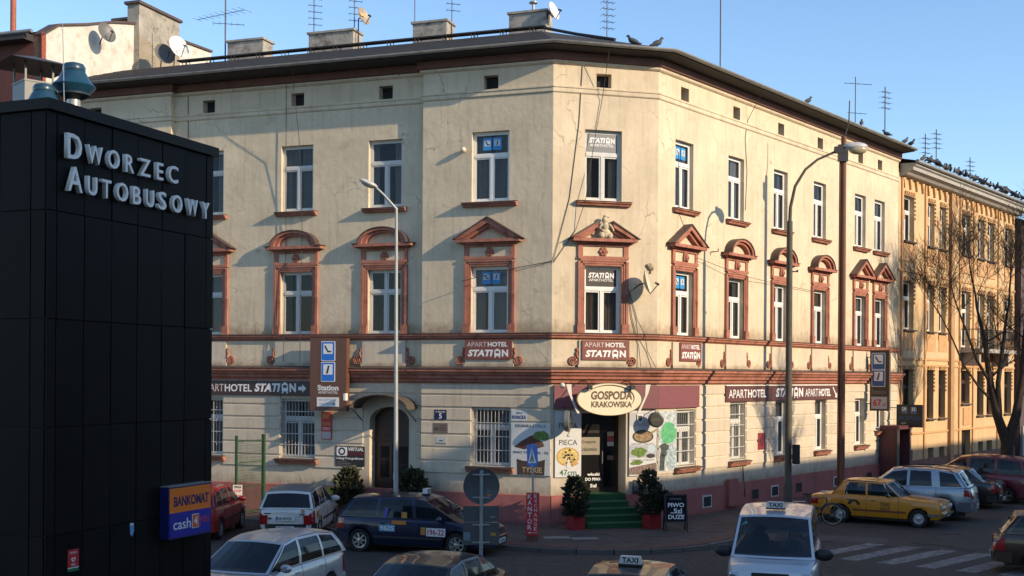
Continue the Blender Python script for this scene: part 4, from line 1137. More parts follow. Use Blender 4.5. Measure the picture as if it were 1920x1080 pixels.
# balcony
bl = ob('balcony', MB().box(8.15, 13.85, -1.15, 0.0, 6.02, 6.22), GREYC, NR)
ob('balcony_console', MB().prism([(8.5, 5.35), (8.75, 5.35), (8.75, 6.02), (8.5, 6.02)], -0.9, 0.0), GREYC, bl); ob('balcony_console', MB().prism([(13.2, 5.35), (13.45, 5.35), (13.45, 6.02), (13.2, 6.02)], -0.9, 0.0), GREYC, bl)
mb = MB()
mb.box(8.18, 13.82, -1.13, -1.09, 7.18, 7.22); mb.box(8.18, 13.82, -1.12, -1.10, 6.36, 6.39)
for k in range(40):
    x = 8.22+k*5.56/39; mb.box(x-.012, x+.012, -1.122, -1.098, 6.22, 7.18)
for y in (-0.9, -0.6, -0.3): mb.box(8.19, 8.21, y-.012, y+.012, 6.22, 7.18); mb.box(13.79, 13.81, y-.012, y+.012, 6.22, 7.18)
mb.box(8.18, 8.22, -1.09, 0.0, 7.18, 7.22); mb.box(13.78, 13.82, -1.09, 0, 7.18, 7.22)
for x in (8.9, 10.6, 11.9, 13.3):
    for a in range(8): mb.ball((x+0.14*math.cos(a*0.785), -1.13, 6.95+0.12*math.sin(a*0.785)), 0.05, 0.03, 0.05, 5, 4)
ob('balcony_railing', mb, IRON, bl)

# dark house at the far right and houses that close the street
DK = thing('dark_house', 'dark purplish brown house at the right edge beyond the ochre tenement', 'building', fpos('R', 37.75, -0.3, -0.1), FR['R'][1])
DKM = pm('dark_house_plaster', (0.085, 0.06, 0.062), 0.9, 0.2, 1.0, 0.2, 10)
ob('wall', wall_mesh(0, 16, -0.2, 13.6, [(1.2+i*2.6, 2.3+i*2.6, z, z+2.0) for i in range(5) for z in (2.2, 6.2, 10.2)], 0.3), DKM, DK)
ob('dark_backing', MB().quad((0.3, 0.6, -0.2), (16, 0.6, -0.2), (16, 0.6, 13.4), (0.3, 0.6, 13.4)), DARKIN, DK)
ob('flank_wall', MB().box(0, 0.3, 0.05, 10, -0.2, 13.6).box(15.7, 16, 0.05, 10, -0.2, 13.6), DKM, DK)
for i in range(5):
    for z in (2.2, 6.2, 10.2):
        W = ob('window', win_meshes(1.096, 1.996, 'three')[0], OLDWHITE, DK, (1.75+i*2.6, 0.2, z+0.002))
        for m in win_meshes(1.096, 1.996, 'three')[1]: ob('pane', m, GLASS, W)
ob('roof', MB().add([(-.2, -0.5, 13.6), (16, -0.5, 13.6), (16, 5, 15.5), (-.2, 5, 15.5), (16, 10.5, 13.6), (-.2, 10.5, 13.6)], [(0,1,2,3),(3,2,4,5)]), ROOFM, DK)
ob('shop_front', MB().box(0.3, 3.4, -0.08, 0.0, 0.3, 2.0), pm('pale_shop_front', (0.35, 0.33, 0.30), 0.7, 0.1, 4), DK)

# houses across the street, to the right of and behind the viewer: unseen, placed and sized for the shadows they cast
def opposite(name, label, x, y, rot, L, D, H, col):
    t = thing(name, label, 'building', (x, y, -0.3), rot)
    m = pm('opposite_plaster_%d' % int(x), col, 0.9, 0.12, 1)
    hs = [(1.5+i*3.2, 2.8+i*3.2, 1.4+k*3.9, 3.6+k*3.9) for i in range(int((L-2)/3.2)) for k in range(int((H-2)/3.9))]
    ob('wall', wall_mesh(0, L, 0, H, hs, 0.25), m, t)
    ob('dark_backing', MB().quad((0.1, 0.5, 0), (L-.1, 0.5, 0), (L-.1, 0.5, H), (0.1, 0.5, H)), DARKIN, t)
    ob('rear_wall', MB().box(0, L, D, D+.3, 0, H).box(0, .3, 0.02, D, 0, H).box(L-.3, L, 0.02, D, 0, H), m, t)
    ob('roof', MB().add([(-.3, -.5, H), (L+.3, -.5, H), (L+.3, D/2, H+.4), (-.3, D/2, H+.4), (L+.3, D+.5, H), (-.3, D+.5, H)], [(0,1,2,3),(3,2,4,5)]), ROOFM, t)
    fm, ps, cs = win_meshes(1.296, 2.196, 'three')
    for (a, b, c, d) in hs:
        W = ob('window', fm, WHITEP, t, ((a+b)/2, 0.12, c+.002))
        for p in ps: ob('pane', p, GLASS, W)
# row parallel to the side street (faces it), and two taller blocks added to shade the left wing and the station block
OPP = [('opposite_tenement', 'cream tenement across the side street, outside the right edge of the view', 33.0, 16.4, 0.8814, 66, 11, 15.9, (0.5, 0.42, 0.3)),
       ('added_opposite_house', 'taller grey house added outside the right edge of the view to shade the left wing', 22.5, 3.7, 0.8814, 16.3, 11, 18.9, (0.40, 0.37, 0.33)),
       ('added_station_hall', 'tall pale station hall added outside the view behind the viewer to shade the black block', 4.0, -26.0, 0.97, 38, 14, 22.0, (0.42, 0.40, 0.38))]
for nme, lb, x, y, r, L, D, H, c in OPP:
    # frontage runs along direction r and faces the street on its left-hand side
    opposite(nme, lb, x + math.cos(r)*L, y + math.sin(r)*L, r + math.pi, L, D, H, c)
# ================================================================== signs and posters on the corner house
def on(fr, name, label, cat, u, z, y=-0.03, group=None):
    return thing(name, label, cat, fpos(fr, u, y, z), FR[fr][1], group)
def letters(t, s, h, w, x, z, y, mat=None, bold=0.0, shear=0.0):
    return ob('lettering', MB().mesh(txt(s, h, w, bold, shear), dx=x, dy=y, dz=z), mat or INK_W, t)
# three maroon hotel boards under the first-floor windows
for fr, u, w, where in (('L', -2.09, 1.60, 'under the window left of the corner'), ('C', 1.77, 1.58, 'above the oval restaurant sign'), ('R', 1.95, 1.36, 'under the first window of the side street')):
    t = on(fr, 'hotel_board', 'maroon board reading APARTHOTEL STATION ' + where, 'sign', u, 5.42, -0.075, 'maroon hotel boards under the windows')
    ob('board', MB().box(-w/2, w/2, -0.03, 0, -0.31, 0.31), flat('maroon_board', (0.20, 0.062, 0.045), 0.5, 0.1), t)
    letters(t, 'APART', 0.15, w*0.42, -w*0.245, 0.17, -0.031, INK_P)
    letters(t, 'HOTEL', 0.15, w*0.42, w*0.20, 0.17, -0.031, INK_W, 0.03)
    ob('logo', logo_station(w*0.86, 0.22), INK_W, t, (-0.01, -0.031, -0.11))
# long dark fascia boards
t = on('M', 'hotel_fascia_board', 'long dark board reading APARTHOTEL STATION with an arrow, left wing', 'sign', -10.75, 4.11, -0.03)
w = 4.4
ob('board', MB().box(-w/2, w/2, -0.06, 0, -0.25, 0.25), SIGNDARK, t)
ob('board_rail', MB().box(-w/2, w/2, -0.075, 0, 0.252, 0.275), ZINC, t)
letters(t, 'APART', 0.26, 0.9, -1.72, 0.0, -0.061, INK_P); letters(t, 'HOTEL', 0.26, 1.08, -0.68, 0.0, -0.061, INK_W, 0.02)
ob('logo', logo_station(1.62, 0.30), INK_W, t, (0.78, -0.061, 0.02))
ob('arrow', MB().prism([(1.68, -0.06), (1.83, -0.06), (1.83, -0.14), (1.99, 0.0), (1.83, 0.14), (1.83, 0.06), (1.68, 0.06)], -0.065, -0.061), INK_W, t)
t = on('R', 'hotel_fascia_board', 'long maroon board reading APARTHOTEL STATION APARTHOTEL on the side street', 'sign', 9.07, 4.0, -0.03)
w = 9.4
ob('board', MB().box(-w/2, w/2, -0.06, 0, -0.28, 0.28), SIGNBROWN, t)
ob('board_rail', MB().box(-w/2, w/2, -0.075, 0, 0.282, 0.31), INK_W, t)
letters(t, 'APART', 0.30, 1.35, -3.85, 0.0, -0.061, INK_W); letters(t, 'HOTEL', 0.30, 1.40, -2.42, 0.0, -0.061, INK_W, 0.03)
ob('logo', logo_station(2.3, 0.34), INK_W, t, (0.2, -0.061, 0.02))
letters(t, 'APART', 0.30, 1.15, 2.12, 0.0, -0.061, INK_W); letters(t, 'HOTEL', 0.30, 1.10, 3.32, 0.0, -0.061, INK_W, 0.03)
ob('arrow', MB().prism([(4.05, 0.2), (4.12, 0.22), (4.40, -0.08), (4.48, 0.0), (4.5, -0.22), (4.28, -0.2), (4.36, -0.13)][::-1], -0.065, -0.061), INK_W, t)
# big brown hotel panel
t = on('M', 'hotel_sign', 'tall brown hotel panel with two blue service signs and a reception arrow', 'sign', -7.72, 4.59, -0.28)
w, h = 1.36, 2.42
ob('panel_case', MB().box(-w/2, w/2, -0.22, 0, -h/2, h/2), SIGNBROWN2, t)
icon(t, 'bed', 0.0, 0.78, 0.52, 0.66, -0.221); icon(t, 'i', 0.0, 0.09, 0.52, 0.66, -0.221)
letters(t, 'Station', 0.19, 0.78, 0, -0.44, -0.221, INK_W, 0.03); letters(t, 'APARTHOTEL', 0.085, 0.74, 0, -0.60, -0.221, INK_W)
q = ob('reception_plate', MB().box(-0.41, 0.41, -0.23, -0.221, -1.07, -0.76), INK_W, t)
ob('reception_word', MB().mesh(txt('RECEPTION', 0.08, 0.64), dy=-0.2305, dz=-0.845), flat('pale_grey_ink', (0.42, 0.46, 0.48)), q)
ob('reception_arrow', MB().prism([(-0.32, -0.985), (0.18, -0.985), (0.18, -1.01), (0.31, -0.977), (0.18, -0.945), (0.18, -0.97), (-0.32, -0.97)], -0.233, -0.2305), flat('slate_ink', (0.08, 0.10, 0.14)), q)
ob('lamp', MB().box(0.72, 0.80, -0.5, -0.35, -0.85, -0.62), INK_W, t)
ob('wall_bracket', MB().box(-0.5, -0.45, 0.0, 0.28, 0.8, 0.86), IRON, t); ob('wall_bracket', MB().box(0.45, 0.5, 0.0, 0.28, 0.8, 0.86), IRON, t)
# projecting signs over the side street, square to the wall
RA = FR['R'][1]
p = fpos('R', 16.75, -0.62, 4.49)
t = thing('projecting_sign', 'tall dark projecting sign with blue service squares and the price 67', 'sign', p, RA - math.pi/2)
DKS = flat('projecting_case', (0.035, 0.02, 0.018), 0.4)
# local x runs towards the wall-normal, the face looks down the street to the viewer
ob('sign_case', MB().box(-0.42, 0.42, -0.09, 0.09, -1.30, 1.30), DKS, t)
BL2 = flat('dull_sign_blue', (0.02, 0.09, 0.24), 0.4)
icon(t, 'bed', -0.04, 0.82, 0.60, 0.72, -0.091, BL2); icon(t, 'i', -0.04, 0.09, 0.60, 0.72, -0.091, BL2)
letters(t, 'Station', 0.19, 0.62, -0.02, -0.48, -0.091, flat('dull_ink', (0.2, 0.17, 0.16)))
q = ob('price_plate', MB().box(-0.35, 0.34, -0.105, -0.091, -1.22, -0.70), flat('price_grey', (0.42, 0.40, 0.40)), t)
ob('price_figures', MB().mesh(txt('67', 0.30, 0.38, 0.03), dx=-0.08, dy=-0.1055, dz=-0.95), REDS, q)
ob('price_unit', MB().mesh(txt('zl', 0.16, 0.13, 0.02), dx=0.22, dy=-0.1055, dz=-1.02), REDS, q)
for k in range(24): ob('light_bulb', MB().ball((0.44, -0.06, 1.25-k*0.108), 0.018, 0.018, 0.018, 5, 4), pm('bulb', (0.45, 0.38, 0.15), 0.3), t)
for z in (1.0, -1.0): ob('wall_bracket', MB().tube([(-0.42, 0, z), (-0.66, 0, z)], 0.02, 6), IRON, t)
p = fpos('R', 19.3, -0.95, 2.92)
t = thing('reception_sign', 'small black projecting sign reading RECEPTION in blue above the cellar bar door', 'sign', p, RA - math.pi/2)
ob('sign_case', MB().box(-0.58, 0.58, -0.07, 0.07, -0.50, 0.50), flat('black_case', (0.012, 0.013, 0.016), 0.35), t)
icon(t, 'bed', -0.22, 0.26, 0.24, 0.28, -0.071, BL2); icon(t, 'i', 0.2, 0.26, 0.24, 0.28, -0.071, BL2)
letters(t, 'RECEPTION', 0.15, 0.92, 0, -0.10, -0.071, flat('reception_blue', (0.03, 0.12, 0.30)))  # flat blue lettering colour
ob('plate', MB().prism(ell(0.14, 0.05, 20, -0.25, -0.33), -0.075, -0.071), flat('dull_plate', (0.25, 0.25, 0.22)), t)
ob('plate', MB().box(0.0, 0.5, -0.075, -0.071, -0.42, -0.24), flat('dark_plate', (0.03, 0.03, 0.035)), t)
ob('wall_bracket', MB().tube([(-0.58, 0, 0.35), (-0.98, 0, 0.35)], 0.02, 6), IRON, t)
# purple fascia round the entrance
t = on('C', 'restaurant_fascia', 'purple board band wrapping the corner above the restaurant door', 'fascia', 0, 3.94, -0.03)
ob('fascia_board', MB().box(0.06, 3.56, -0.10, 0, -0.37, 0.37), PURPLE, t)
# the street-side half of the band turns the corner
c0, s0 = math.cos(RA-FR['C'][1]), math.sin(RA-FR['C'][1])
def turn(u, y): return (3.542 + c0*u - s0*y, s0*u + c0*y)
pts = [turn(0.0, -0.07), turn(2.55, -0.07), turn(2.55, 0.03), turn(0.0, 0.03)]
ob('fascia_board', MB().prismz(pts, -0.37, 0.37), PURPLE, t)
# oval sign on white struts with spotlights
t = on('C', 'oval_restaurant_sign', 'cream oval board reading GOSPODA KRAKOWSKA above the corner door', 'sign', 1.66, 3.88, -0.75)
ob('oval_board', MB().prism(ell(1.06, 0.50, 48), -0.06, 0.0), CREAM, t)
rim = MB(); n = 48
for i in range(n):
    a0, a1 = 2*math.pi*i/n, 2*math.pi*(i+1)/n
    f = lambda a, k: (1.06*k*math.cos(a), 0.50*k*math.sin(a))
    rim.prism([f(a0, 1.0), f(a1, 1.0), f(a1, 1.03), f(a0, 1.03)][::-1], -0.075, 0.0)
ob('oval_rim', rim, flat('bronze_rim', (0.16, 0.11, 0.05), 0.45), t)
sw = MB()
pts = [(0.98*math.cos(a)*0.82, -0.066, 0.03+0.41*math.sin(a)) for a in [rad(150-k*7) for k in range(27)]]
sw.tube(pts, [0.006+0.012*math.sin(math.pi*k/26) for k in range(27)], 6)
BRN = flat('brown_ink', (0.13, 0.07, 0.035))
ob('flourish', sw, BRN, t)
letters(t, 'GOSPODA', 0.27, 1.36, 0.06, 0.12, -0.062, BRN, 0.035, 0.08); letters(t, 'KRAKOWSKA', 0.19, 1.34, 0.06, -0.16, -0.062, BRN, 0.03)
for sx in (-1, 1):
    ob('strut', MB().prism([(sx*0.90, 0.46), (sx*1.06, 0.46), (sx*1.0, 0.22), (sx*0.70, -0.44), (sx*0.62, -0.44), (sx*0.88, 0.10)] if sx < 0 else [(sx*0.62, -0.44), (sx*0.70, -0.44), (sx*1.0, 0.22), (sx*1.06, 0.46), (sx*0.90, 0.46), (sx*0.88, 0.10)][::-1], 0.02, 0.07).xf(Matrix.Translation((sx*0.33, 0.02, 0.0))), flat('strut_white', (0.66, 0.62, 0.52)), t)
    lp = ob('spotlight', MB().box(sx*0.70-0.07, sx*0.70+0.07, -0.24, -0.12, 0.30, 0.44), IRON, t)
    ob('spotlight_arm', MB().tube([(sx*0.70, -0.15, 0.42), (sx*0.72, 0.1, 0.55), (sx*0.72, 0.70, 0.56)], 0.015, 5), IRON, lp)
    ob('sign_stay', MB().tube([(sx*0.95, 0.0, 0.1), (sx*0.95, 0.66, 0.1)], 0.02, 5), IRON, t)
# posters
def poster(fr, u, z, w, h, label, cat='poster', base=None, y=-0.03):
    t = on(fr, 'wall_poster', label, cat, u, z, y, None)
    ob('poster_sheet', MB().box(-w/2, w/2, -0.02, 0, -h/2, h/2), base or flat('poster_white', (0.62, 0.62, 0.60), 0.55, 0.05), t)
    return t
def blob(t, pts, mat, lvl=1, name='print'):
    return ob(name, MB().prism(pts, -0.02-0.003*lvl, -0.0205-0.003*(lvl-1)), mat, t)
def wob(rx, rz, cx, cz, n=18, am=0.15, sd=0):
    r = random.Random(sd)
    return [(cx+rx*math.cos(2*math.pi*i/n)*(1+r.uniform(-am, am)), cz+rz*math.sin(2*math.pi*i/n)*(1+r.uniform(-am, am))) for i in range(n)]
MEAT = pm('print_meat', (0.11, 0.035, 0.025), 0.5, 0.6, 14); LEAF = pm('print_salad', (0.12, 0.20, 0.03), 0.5, 0.6, 16)
CRUST = pm('print_crust', (0.50, 0.30, 0.09), 0.5, 0.5, 18); MUSH = pm('print_mushroom', (0.28, 0.19, 0.10), 0.5, 0.9, 25)
t = poster('L', -0.66, 2.28, 1.30, 1.66, 'white poster of grilled sausage over a brown beer label, left of the corner')
letters(t, 'KIELBASKA Z GRILLA', 0.09, 1.02, 0, 0.73, -0.021, INK_K)
blob(t, [(-0.55, 0.06), (-0.2, -0.02), (0.25, 0.16), (0.42, 0.42), (0.30, 0.50), (0.0, 0.42), (-0.3, 0.25)], MEAT, 1)
blob(t, wob(0.26, 0.16, 0.36, 0.42, 16, .2, 3), LEAF, 2); blob(t, [(-0.05, 0.02), (0.28, 0.04), (0.46, 0.10), (0.38, 0.26), (0.1, 0.2)], pm('print_meat2', (0.2, 0.09, 0.04), 0.5, 0.6, 18), 3)
letters(t, 'PIWO TYSKIE 0,5L - 5zl', 0.09, 1.16, 0, -0.12, -0.021, INK_K, 0.01)
blob(t, [(-0.44, -0.82), (0.46, -0.82), (0.48, -0.32), (0.30, -0.38), (-0.25, -0.38), (-0.46, -0.32)], flat('label_brown', (0.075, 0.045, 0.03)), 1)
letters(t, 'TYSKIE', 0.18, 0.66, 0.05, -0.66, -0.0235, flat('label_gold', (0.42, 0.34, 0.20)), 0.02)
t = on('L', 'street_name_plate', 'white street name plate reading BOSACKA above the sausage poster', 'sign', -1.05, 3.33, -0.03)
ob('plate', MB().box(-0.26, 0.26, -0.012, 0, -0.17, 0.17), flat('plate_white', (0.55, 0.57, 0.60)), t)
letters(t, 'ulica', 0.07, 0.2, 0, 0.09, -0.0125, flat('navy_ink', (0.03, 0.04, 0.12))); letters(t, 'BOSACKA', 0.11, 0.46, 0, -0.05, -0.0125, flat('navy_ink', (0.03, 0.04, 0.12)), 0.03)
t = poster('C', 0.55, 2.45, 0.86, 2.10, 'tall white poster advertising PIZZA Z PIECA left of the restaurant door')
letters(t, 'PIZZA', 0.17, 0.60, 0, 0.58, -0.021, INK_K); letters(t, 'Z', 0.17, 0.12, 0, 0.32, -0.021, INK_K); letters(t, 'PIECA', 0.17, 0.60, 0, 0.05, -0.021, INK_K)
blob(t, ell(0.38, 0.30, 30, -0.01, -0.40), CRUST, 1); blob(t, ell(0.33, 0.255, 28, -0.01, -0.40), pm('print_cheese', (0.62, 0.46, 0.16), 0.5, 0.5, 14), 2)
rr = random.Random(4)
for k in range(13):
    a, q = rr.uniform(0, 6.28), rr.uniform(0.05, 0.29)
    x, z = -0.01+q*math.cos(a), -0.40+0.77*q*math.sin(a)
    o = blob(t, ell(0.045, 0.035, 10, x, z), flat('print_olive', (0.05, 0.03, 0.02)), 3, 'topping')
blob(t, [(0.0, -0.44), (0.12, -0.76), (-0.06, -0.76)][::-1], flat('poster_white', (0.62, 0.62, 0.60)), 4)
blob(t, [(0.06, -0.44), (0.36, -0.62), (0.14, -0.72)][::-1], CRUST, 4, 'slice')
letters(t, '47cm', 0.19, 0.56, 0, -0.90, -0.021, flat('green_ink', (0.03, 0.12, 0.07)), 0.01)
t = poster('C', 3.06, 2.45, 0.93, 2.08, 'poster of three mushroom and salad dishes right of the restaurant door')
blob(t, [(-0.46, 0.55), (0.46, 0.55), (0.46, 0.98), (-0.46, 0.98)], flat('poster_grey', (0.46, 0.47, 0.48)), 1)
blob(t, ell(0.36, 0.21, 28, 0.0, 0.22), flat('pan_black', (0.04, 0.03, 0.025)), 1, 'pan'); blob(t, ell(0.31, 0.165, 26, 0.0, 0.22), MUSH, 2)
blob(t, [(0.2, 0.33), (0.27, 0.28), (0.46, 0.40), (0.46, 0.46)][::-1], flat('pan_handle', (0.3, 0.25, 0.12)), 1)
blob(t, [(-0.46, -0.46), (0.46, -0.46), (0.46, -0.06), (-0.46, -0.06)], flat('poster_lilac', (0.42, 0.42, 0.45)), 1)
blob(t, wob(0.26, 0.16, -0.12, -0.28, 18, .25, 7), LEAF, 2); blob(t, wob(0.15, 0.13, 0.28, -0.18, 14, .1, 8), flat('plate_blue', (0.50, 0.60, 0.64)), 3); blob(t, wob(0.15, 0.07, 0.27, -0.40, 14, .1, 9), flat('pan_black', (0.04, 0.03, 0.025)), 3)
blob(t, [(-0.46, -1.0), (0.46, -1.0), (0.46, -0.62), (0.0, -0.70), (-0.46, -0.78)], pm('print_pieces', (0.20, 0.13, 0.11), 0.5, 1.0, 30), 1)
blob(t, wob(0.2, 0.09, -0.2, -0.62, 14, .25, 11), LEAF, 2)
for z in (-0.02, -0.53): letters(t, 'GRZYBY I SALATY', 0.05, 0.8, 0, z, -0.0235, flat('faded_ink', (0.2, 0.2, 0.22)))
t = poster('R', 0.60, 2.50, 1.10, 1.96, 'mottled green and white poster beside the barred window on the side street', base=pm('print_wreath', (0.42, 0.46, 0.46), 0.5, 0.6, 9))
blob(t, wob(0.48, 0.36, 0.05, 0.25, 22, .12, 12), pm('print_green', (0.10, 0.36, 0.16), 0.5, 0.5, 9), 1); blob(t, wob(0.28, 0.22, -0.2, -0.25, 16, .25, 13), pm('print_dark', (0.06, 0.07, 0.06), 0.5, 0.5, 9), 1)
blob(t, [(-0.5, -0.95), (-0.2, -0.95), (-0.15, -0.45), (-0.45, -0.4)], pm('print_dark', (0.06, 0.07, 0.06), 0.5, 0.5, 9), 1); blob(t, wob(0.3, 0.4, 0.2, -0.55, 18, .3, 14), pm('print_frost', (0.32, 0.40, 0.42), 0.5, 0.7, 14), 2)
t = poster('R', 7.1, 2.24, 0.56, 0.62, 'small dark red poster between the side street windows', base=pm('print_red', (0.22, 0.02, 0.03), 0.5, 0.6, 7))
blob(t, wob(0.16, 0.22, 0.02, 0.0, 14, .3, 5), pm('print_red2', (0.10, 0.012, 0.02), 0.5, 0.8, 12), 1)
t = poster('C', 2.83, 1.06, 0.26, 0.44, 'small black menu board beside the entrance steps', 'menu board', base=INK_K, y=-0.09)
for k in range(6): blob(t, [(-0.09, 0.14-k*.05), (0.09, 0.14-k*.05), (0.09, 0.155-k*.05), (-0.09, 0.155-k*.05)], flat('chalk', (0.25, 0.25, 0.26)), 1, 'menu_line')
# round beer signs and the small shield
for fr, u, z, turn_, lab in (('C', 0.40, 3.20, 1.15, 'grey round beer sign seen edge-on over the pizza poster'), ('C', 3.35, 3.22, -0.15, 'black round beer sign hanging right of the oval board')):
    t = thing('beer_sign', lab, 'sign', fpos(fr, u, -0.42, z), FR[fr][1]+turn_, 'round beer signs by the door')
    sc_ = 1.0 if turn_ > 0 else 0.72; t.scale = (sc_, 1, sc_)
    ob('drum', MB().lathe([(0.30, -0.09), (0.34, -0.07), (0.34, 0.07), (0.30, 0.09)], 28, 'y'), flat('drum_grey', (0.16, 0.16, 0.16), 0.4) if turn_ > 0 else flat('drum_dark', (0.055, 0.05, 0.04), 0.4), t, smooth=40)
    ob('face', MB().prism(ell(0.27, 0.27, 28), -0.097, -0.091), flat('drum_face', (0.07, 0.065, 0.05), 0.4), t)
    letters(t, 'ZYWIEC' if turn_ < 0 else 'PIWO', 0.11, 0.36, 0, 0.0, -0.0975, flat('drum_ink', (0.20, 0.18, 0.11)))
    ob('arm', MB().tube([(0.0, 0.05, 0.34), (0.0, 0.10, 0.42), (0.0, 0.42 if turn_ < 0 else 0.2, 0.42)], 0.018, 5), IRON, t)
t = on('C', 'shield_sign', 'small white shield emblem above the mushroom dishes poster', 'sign', 2.95, 3.24, -0.056)
ob('shield', MB().prism([(-0.10, 0.14), (-0.10, -0.02), (0, -0.17), (0.10, -0.02), (0.10, 0.14)][::1], -0.03, 0), INK_W, t)
ob('shield_face', MB().prism([(-0.07, 0.10), (-0.07, -0.01), (0, -0.10), (0.07, -0.01), (0.07, 0.10)], -0.034, -0.0305), flat('shield_dark', (0.06, 0.05, 0.05)), t)
# plaques beside the street door
t = on('L', 'house_number_plate', 'navy house number plate with a white 5', 'sign', -3.75, 3.31, -0.03)
ob('plate', MB().box(-0.215, 0.215, -0.012, 0, -0.16, 0.16), flat('number_navy', (0.012, 0.015, 0.07)), t)
letters(t, 'ul. Bosacka', 0.055, 0.34, 0, 0.10, -0.0125, INK_W); letters(t, '5', 0.17, 0.10, 0, -0.04, -0.0125, INK_W, 0.02)
t = on('L', 'brass_plaque', 'dull brass plaque below the house number', 'plaque', -3.75, 2.88, -0.03)
ob('plate', MB().box(-0.26, 0.26, -0.012, 0, -0.16, 0.16), flat('brass', (0.17, 0.12, 0.10), 0.4, 0.1), t)
ob('emblem', MB().prism(ell(0.08, 0.05, 18, -0.13, -0.03), -0.016, -0.0125), flat('brass_dark', (0.06, 0.05, 0.05)), t)
for k in range(4): ob('engraved_line', MB().box(-0.02, 0.20, -0.015, -0.0125, 0.08-k*.055, 0.10-k*.055), flat('brass_dark', (0.06, 0.05, 0.05)), t)
t = on('L', 'white_plaque', 'small white plaque lowest of the three beside the street door', 'plaque', -3.72, 2.47, -0.03)
ob('plate', MB().box(-0.19, 0.19, -0.012, 0, -0.125, 0.125), flat('plaque_white', (0.50, 0.49, 0.46)), t)
ob('engraved_line', MB().box(-0.07, 0.07, -0.015, -0.0125, -0.02, 0.02), flat('slate_ink', (0.08, 0.10, 0.14)), t); ob('engraved_line', MB().box(-0.16, 0.16, -0.015, -0.0125, -0.10, -0.07), flat('slate_ink', (0.08, 0.10, 0.14)), t)
# photo service board, red stickers, gas box
t = on('M', 'photo_service_board', 'black board with a white camera emblem reading VIRTUAL PHOTO', 'sign', -7.12, 1.85, -0.03)
ob('board', MB().box(-0.54, 0.54, -0.02, 0, -0.34, 0.34), INK_K, t)
em = ob('camera_emblem', MB().prism(rrect(0.40, 0.30, 0.05, cx=-0.30, cz=0.16), -0.024, -0.0205), INK_W, t)
ob('lens_ring', MB().prism(ell(0.13, 0.13, 24, -0.30, 0.16), -0.027, -0.0245), INK_K, em); ob('lens', MB().prism(ell(0.075, 0.075, 20, -0.30, 0.16), -0.030, -0.0275), INK_W, em)
letters(t, 'VIRTUAL', 0.12, 0.58, 0.22, 0.24, -0.0205, INK_W, 0.03); letters(t, 'PHOTO', 0.12, 0.58, 0.22, 0.09, -0.0205, flat('photo_red', (0.16, 0.012, 0.02)), 0.03)
letters(t, 'Uslugi Fotograficzne', 0.10, 1.0, 0, -0.08, -0.0205, INK_W, 0.01)
for k in range(3): ob('print_line', MB().box(-0.5, -0.1+0.15*k, -0.023, -0.0205, -0.2-k*.055, -0.185-k*.055), flat('faded_line', (0.25, 0.2, 0.2)), t)
t = on('M', 'red_sticker_board', 'narrow red and orange board below the brown hotel panel', 'sign', -8.0, 2.86, -0.05)
ob('board', MB().box(-0.19, 0.19, -0.03, 0, -0.46, 0.46), REDS, t)
ob('orange_top', MB().box(-0.15, 0.1, -0.034, -0.0305, 0.25, 0.42), flat('sticker_orange', (0.72, 0.22, 0.04)), t)
letters(t, 'FOTO', 0.10, 0.30, 0, 0.06, -0.0305, flat('label_gold2', (0.6, 0.35, 0.05)), 0.02); letters(t, 'XERO', 0.09, 0.28, 0, -0.10, -0.0305, INK_W)
ob('white_foot', MB().box(-0.17, 0.17, -0.034, -0.0305, -0.44, -0.20), flat('foot_white', (0.5, 0.42, 0.4)), t)
t = on('M', 'gas_box', 'yellow gas meter box lettered GAZ in the pink plinth', 'gas box', -7.72, 0.50, -0.075)
ob('box_body', MB().box(-0.27, 0.27, -0.16, 0, -0.30, 0.30), flat('gas_yellow', (0.36, 0.27, 0.04), 0.6, 0.12), t)
letters(t, 'GAZ', 0.12, 0.26, 0.02, 0.02, -0.1605, flat('gas_ink', (0.08, 0.05, 0.02)), 0.02)
# cellar bar porch at the far end of the side street front
t = on('R', 'bar_porch', 'maroon porch of the cellar bar with a black poster door', 'porch', 18.85, -0.1, -0.0)
ob('porch_box', MB().box(-0.75, -0.6, -0.9, -0.075, 0, 2.45).box(0.6, 0.75, -0.9, -0.075, 0, 2.45), flat('porch_maroon', (0.10, 0.03, 0.035), 0.6), t)
ob('porch_hood', MB().box(-0.8, 0.8, -0.95, -0.076, 2.45, 2.60), flat('porch_maroon', (0.10, 0.03, 0.035), 0.6), t)
ob('porch_door', MB().box(-0.6, 0.6, -0.22, -0.078, 0.05, 2.45), INK_K, t)
ob('porch_end_board', MB().box(-0.95, -0.755, -0.92, -0.86, 0.3, 2.5), INK_K, t)
c = math.cos(-math.pi/2)
pb = ob('street_board', MB().box(-0.9, -0.08, -0.03, 0.0, 0.4, 2.40), INK_K, t, (-0.77, 0.0, 0), -math.pi/2*0 + math.pi*1.5)
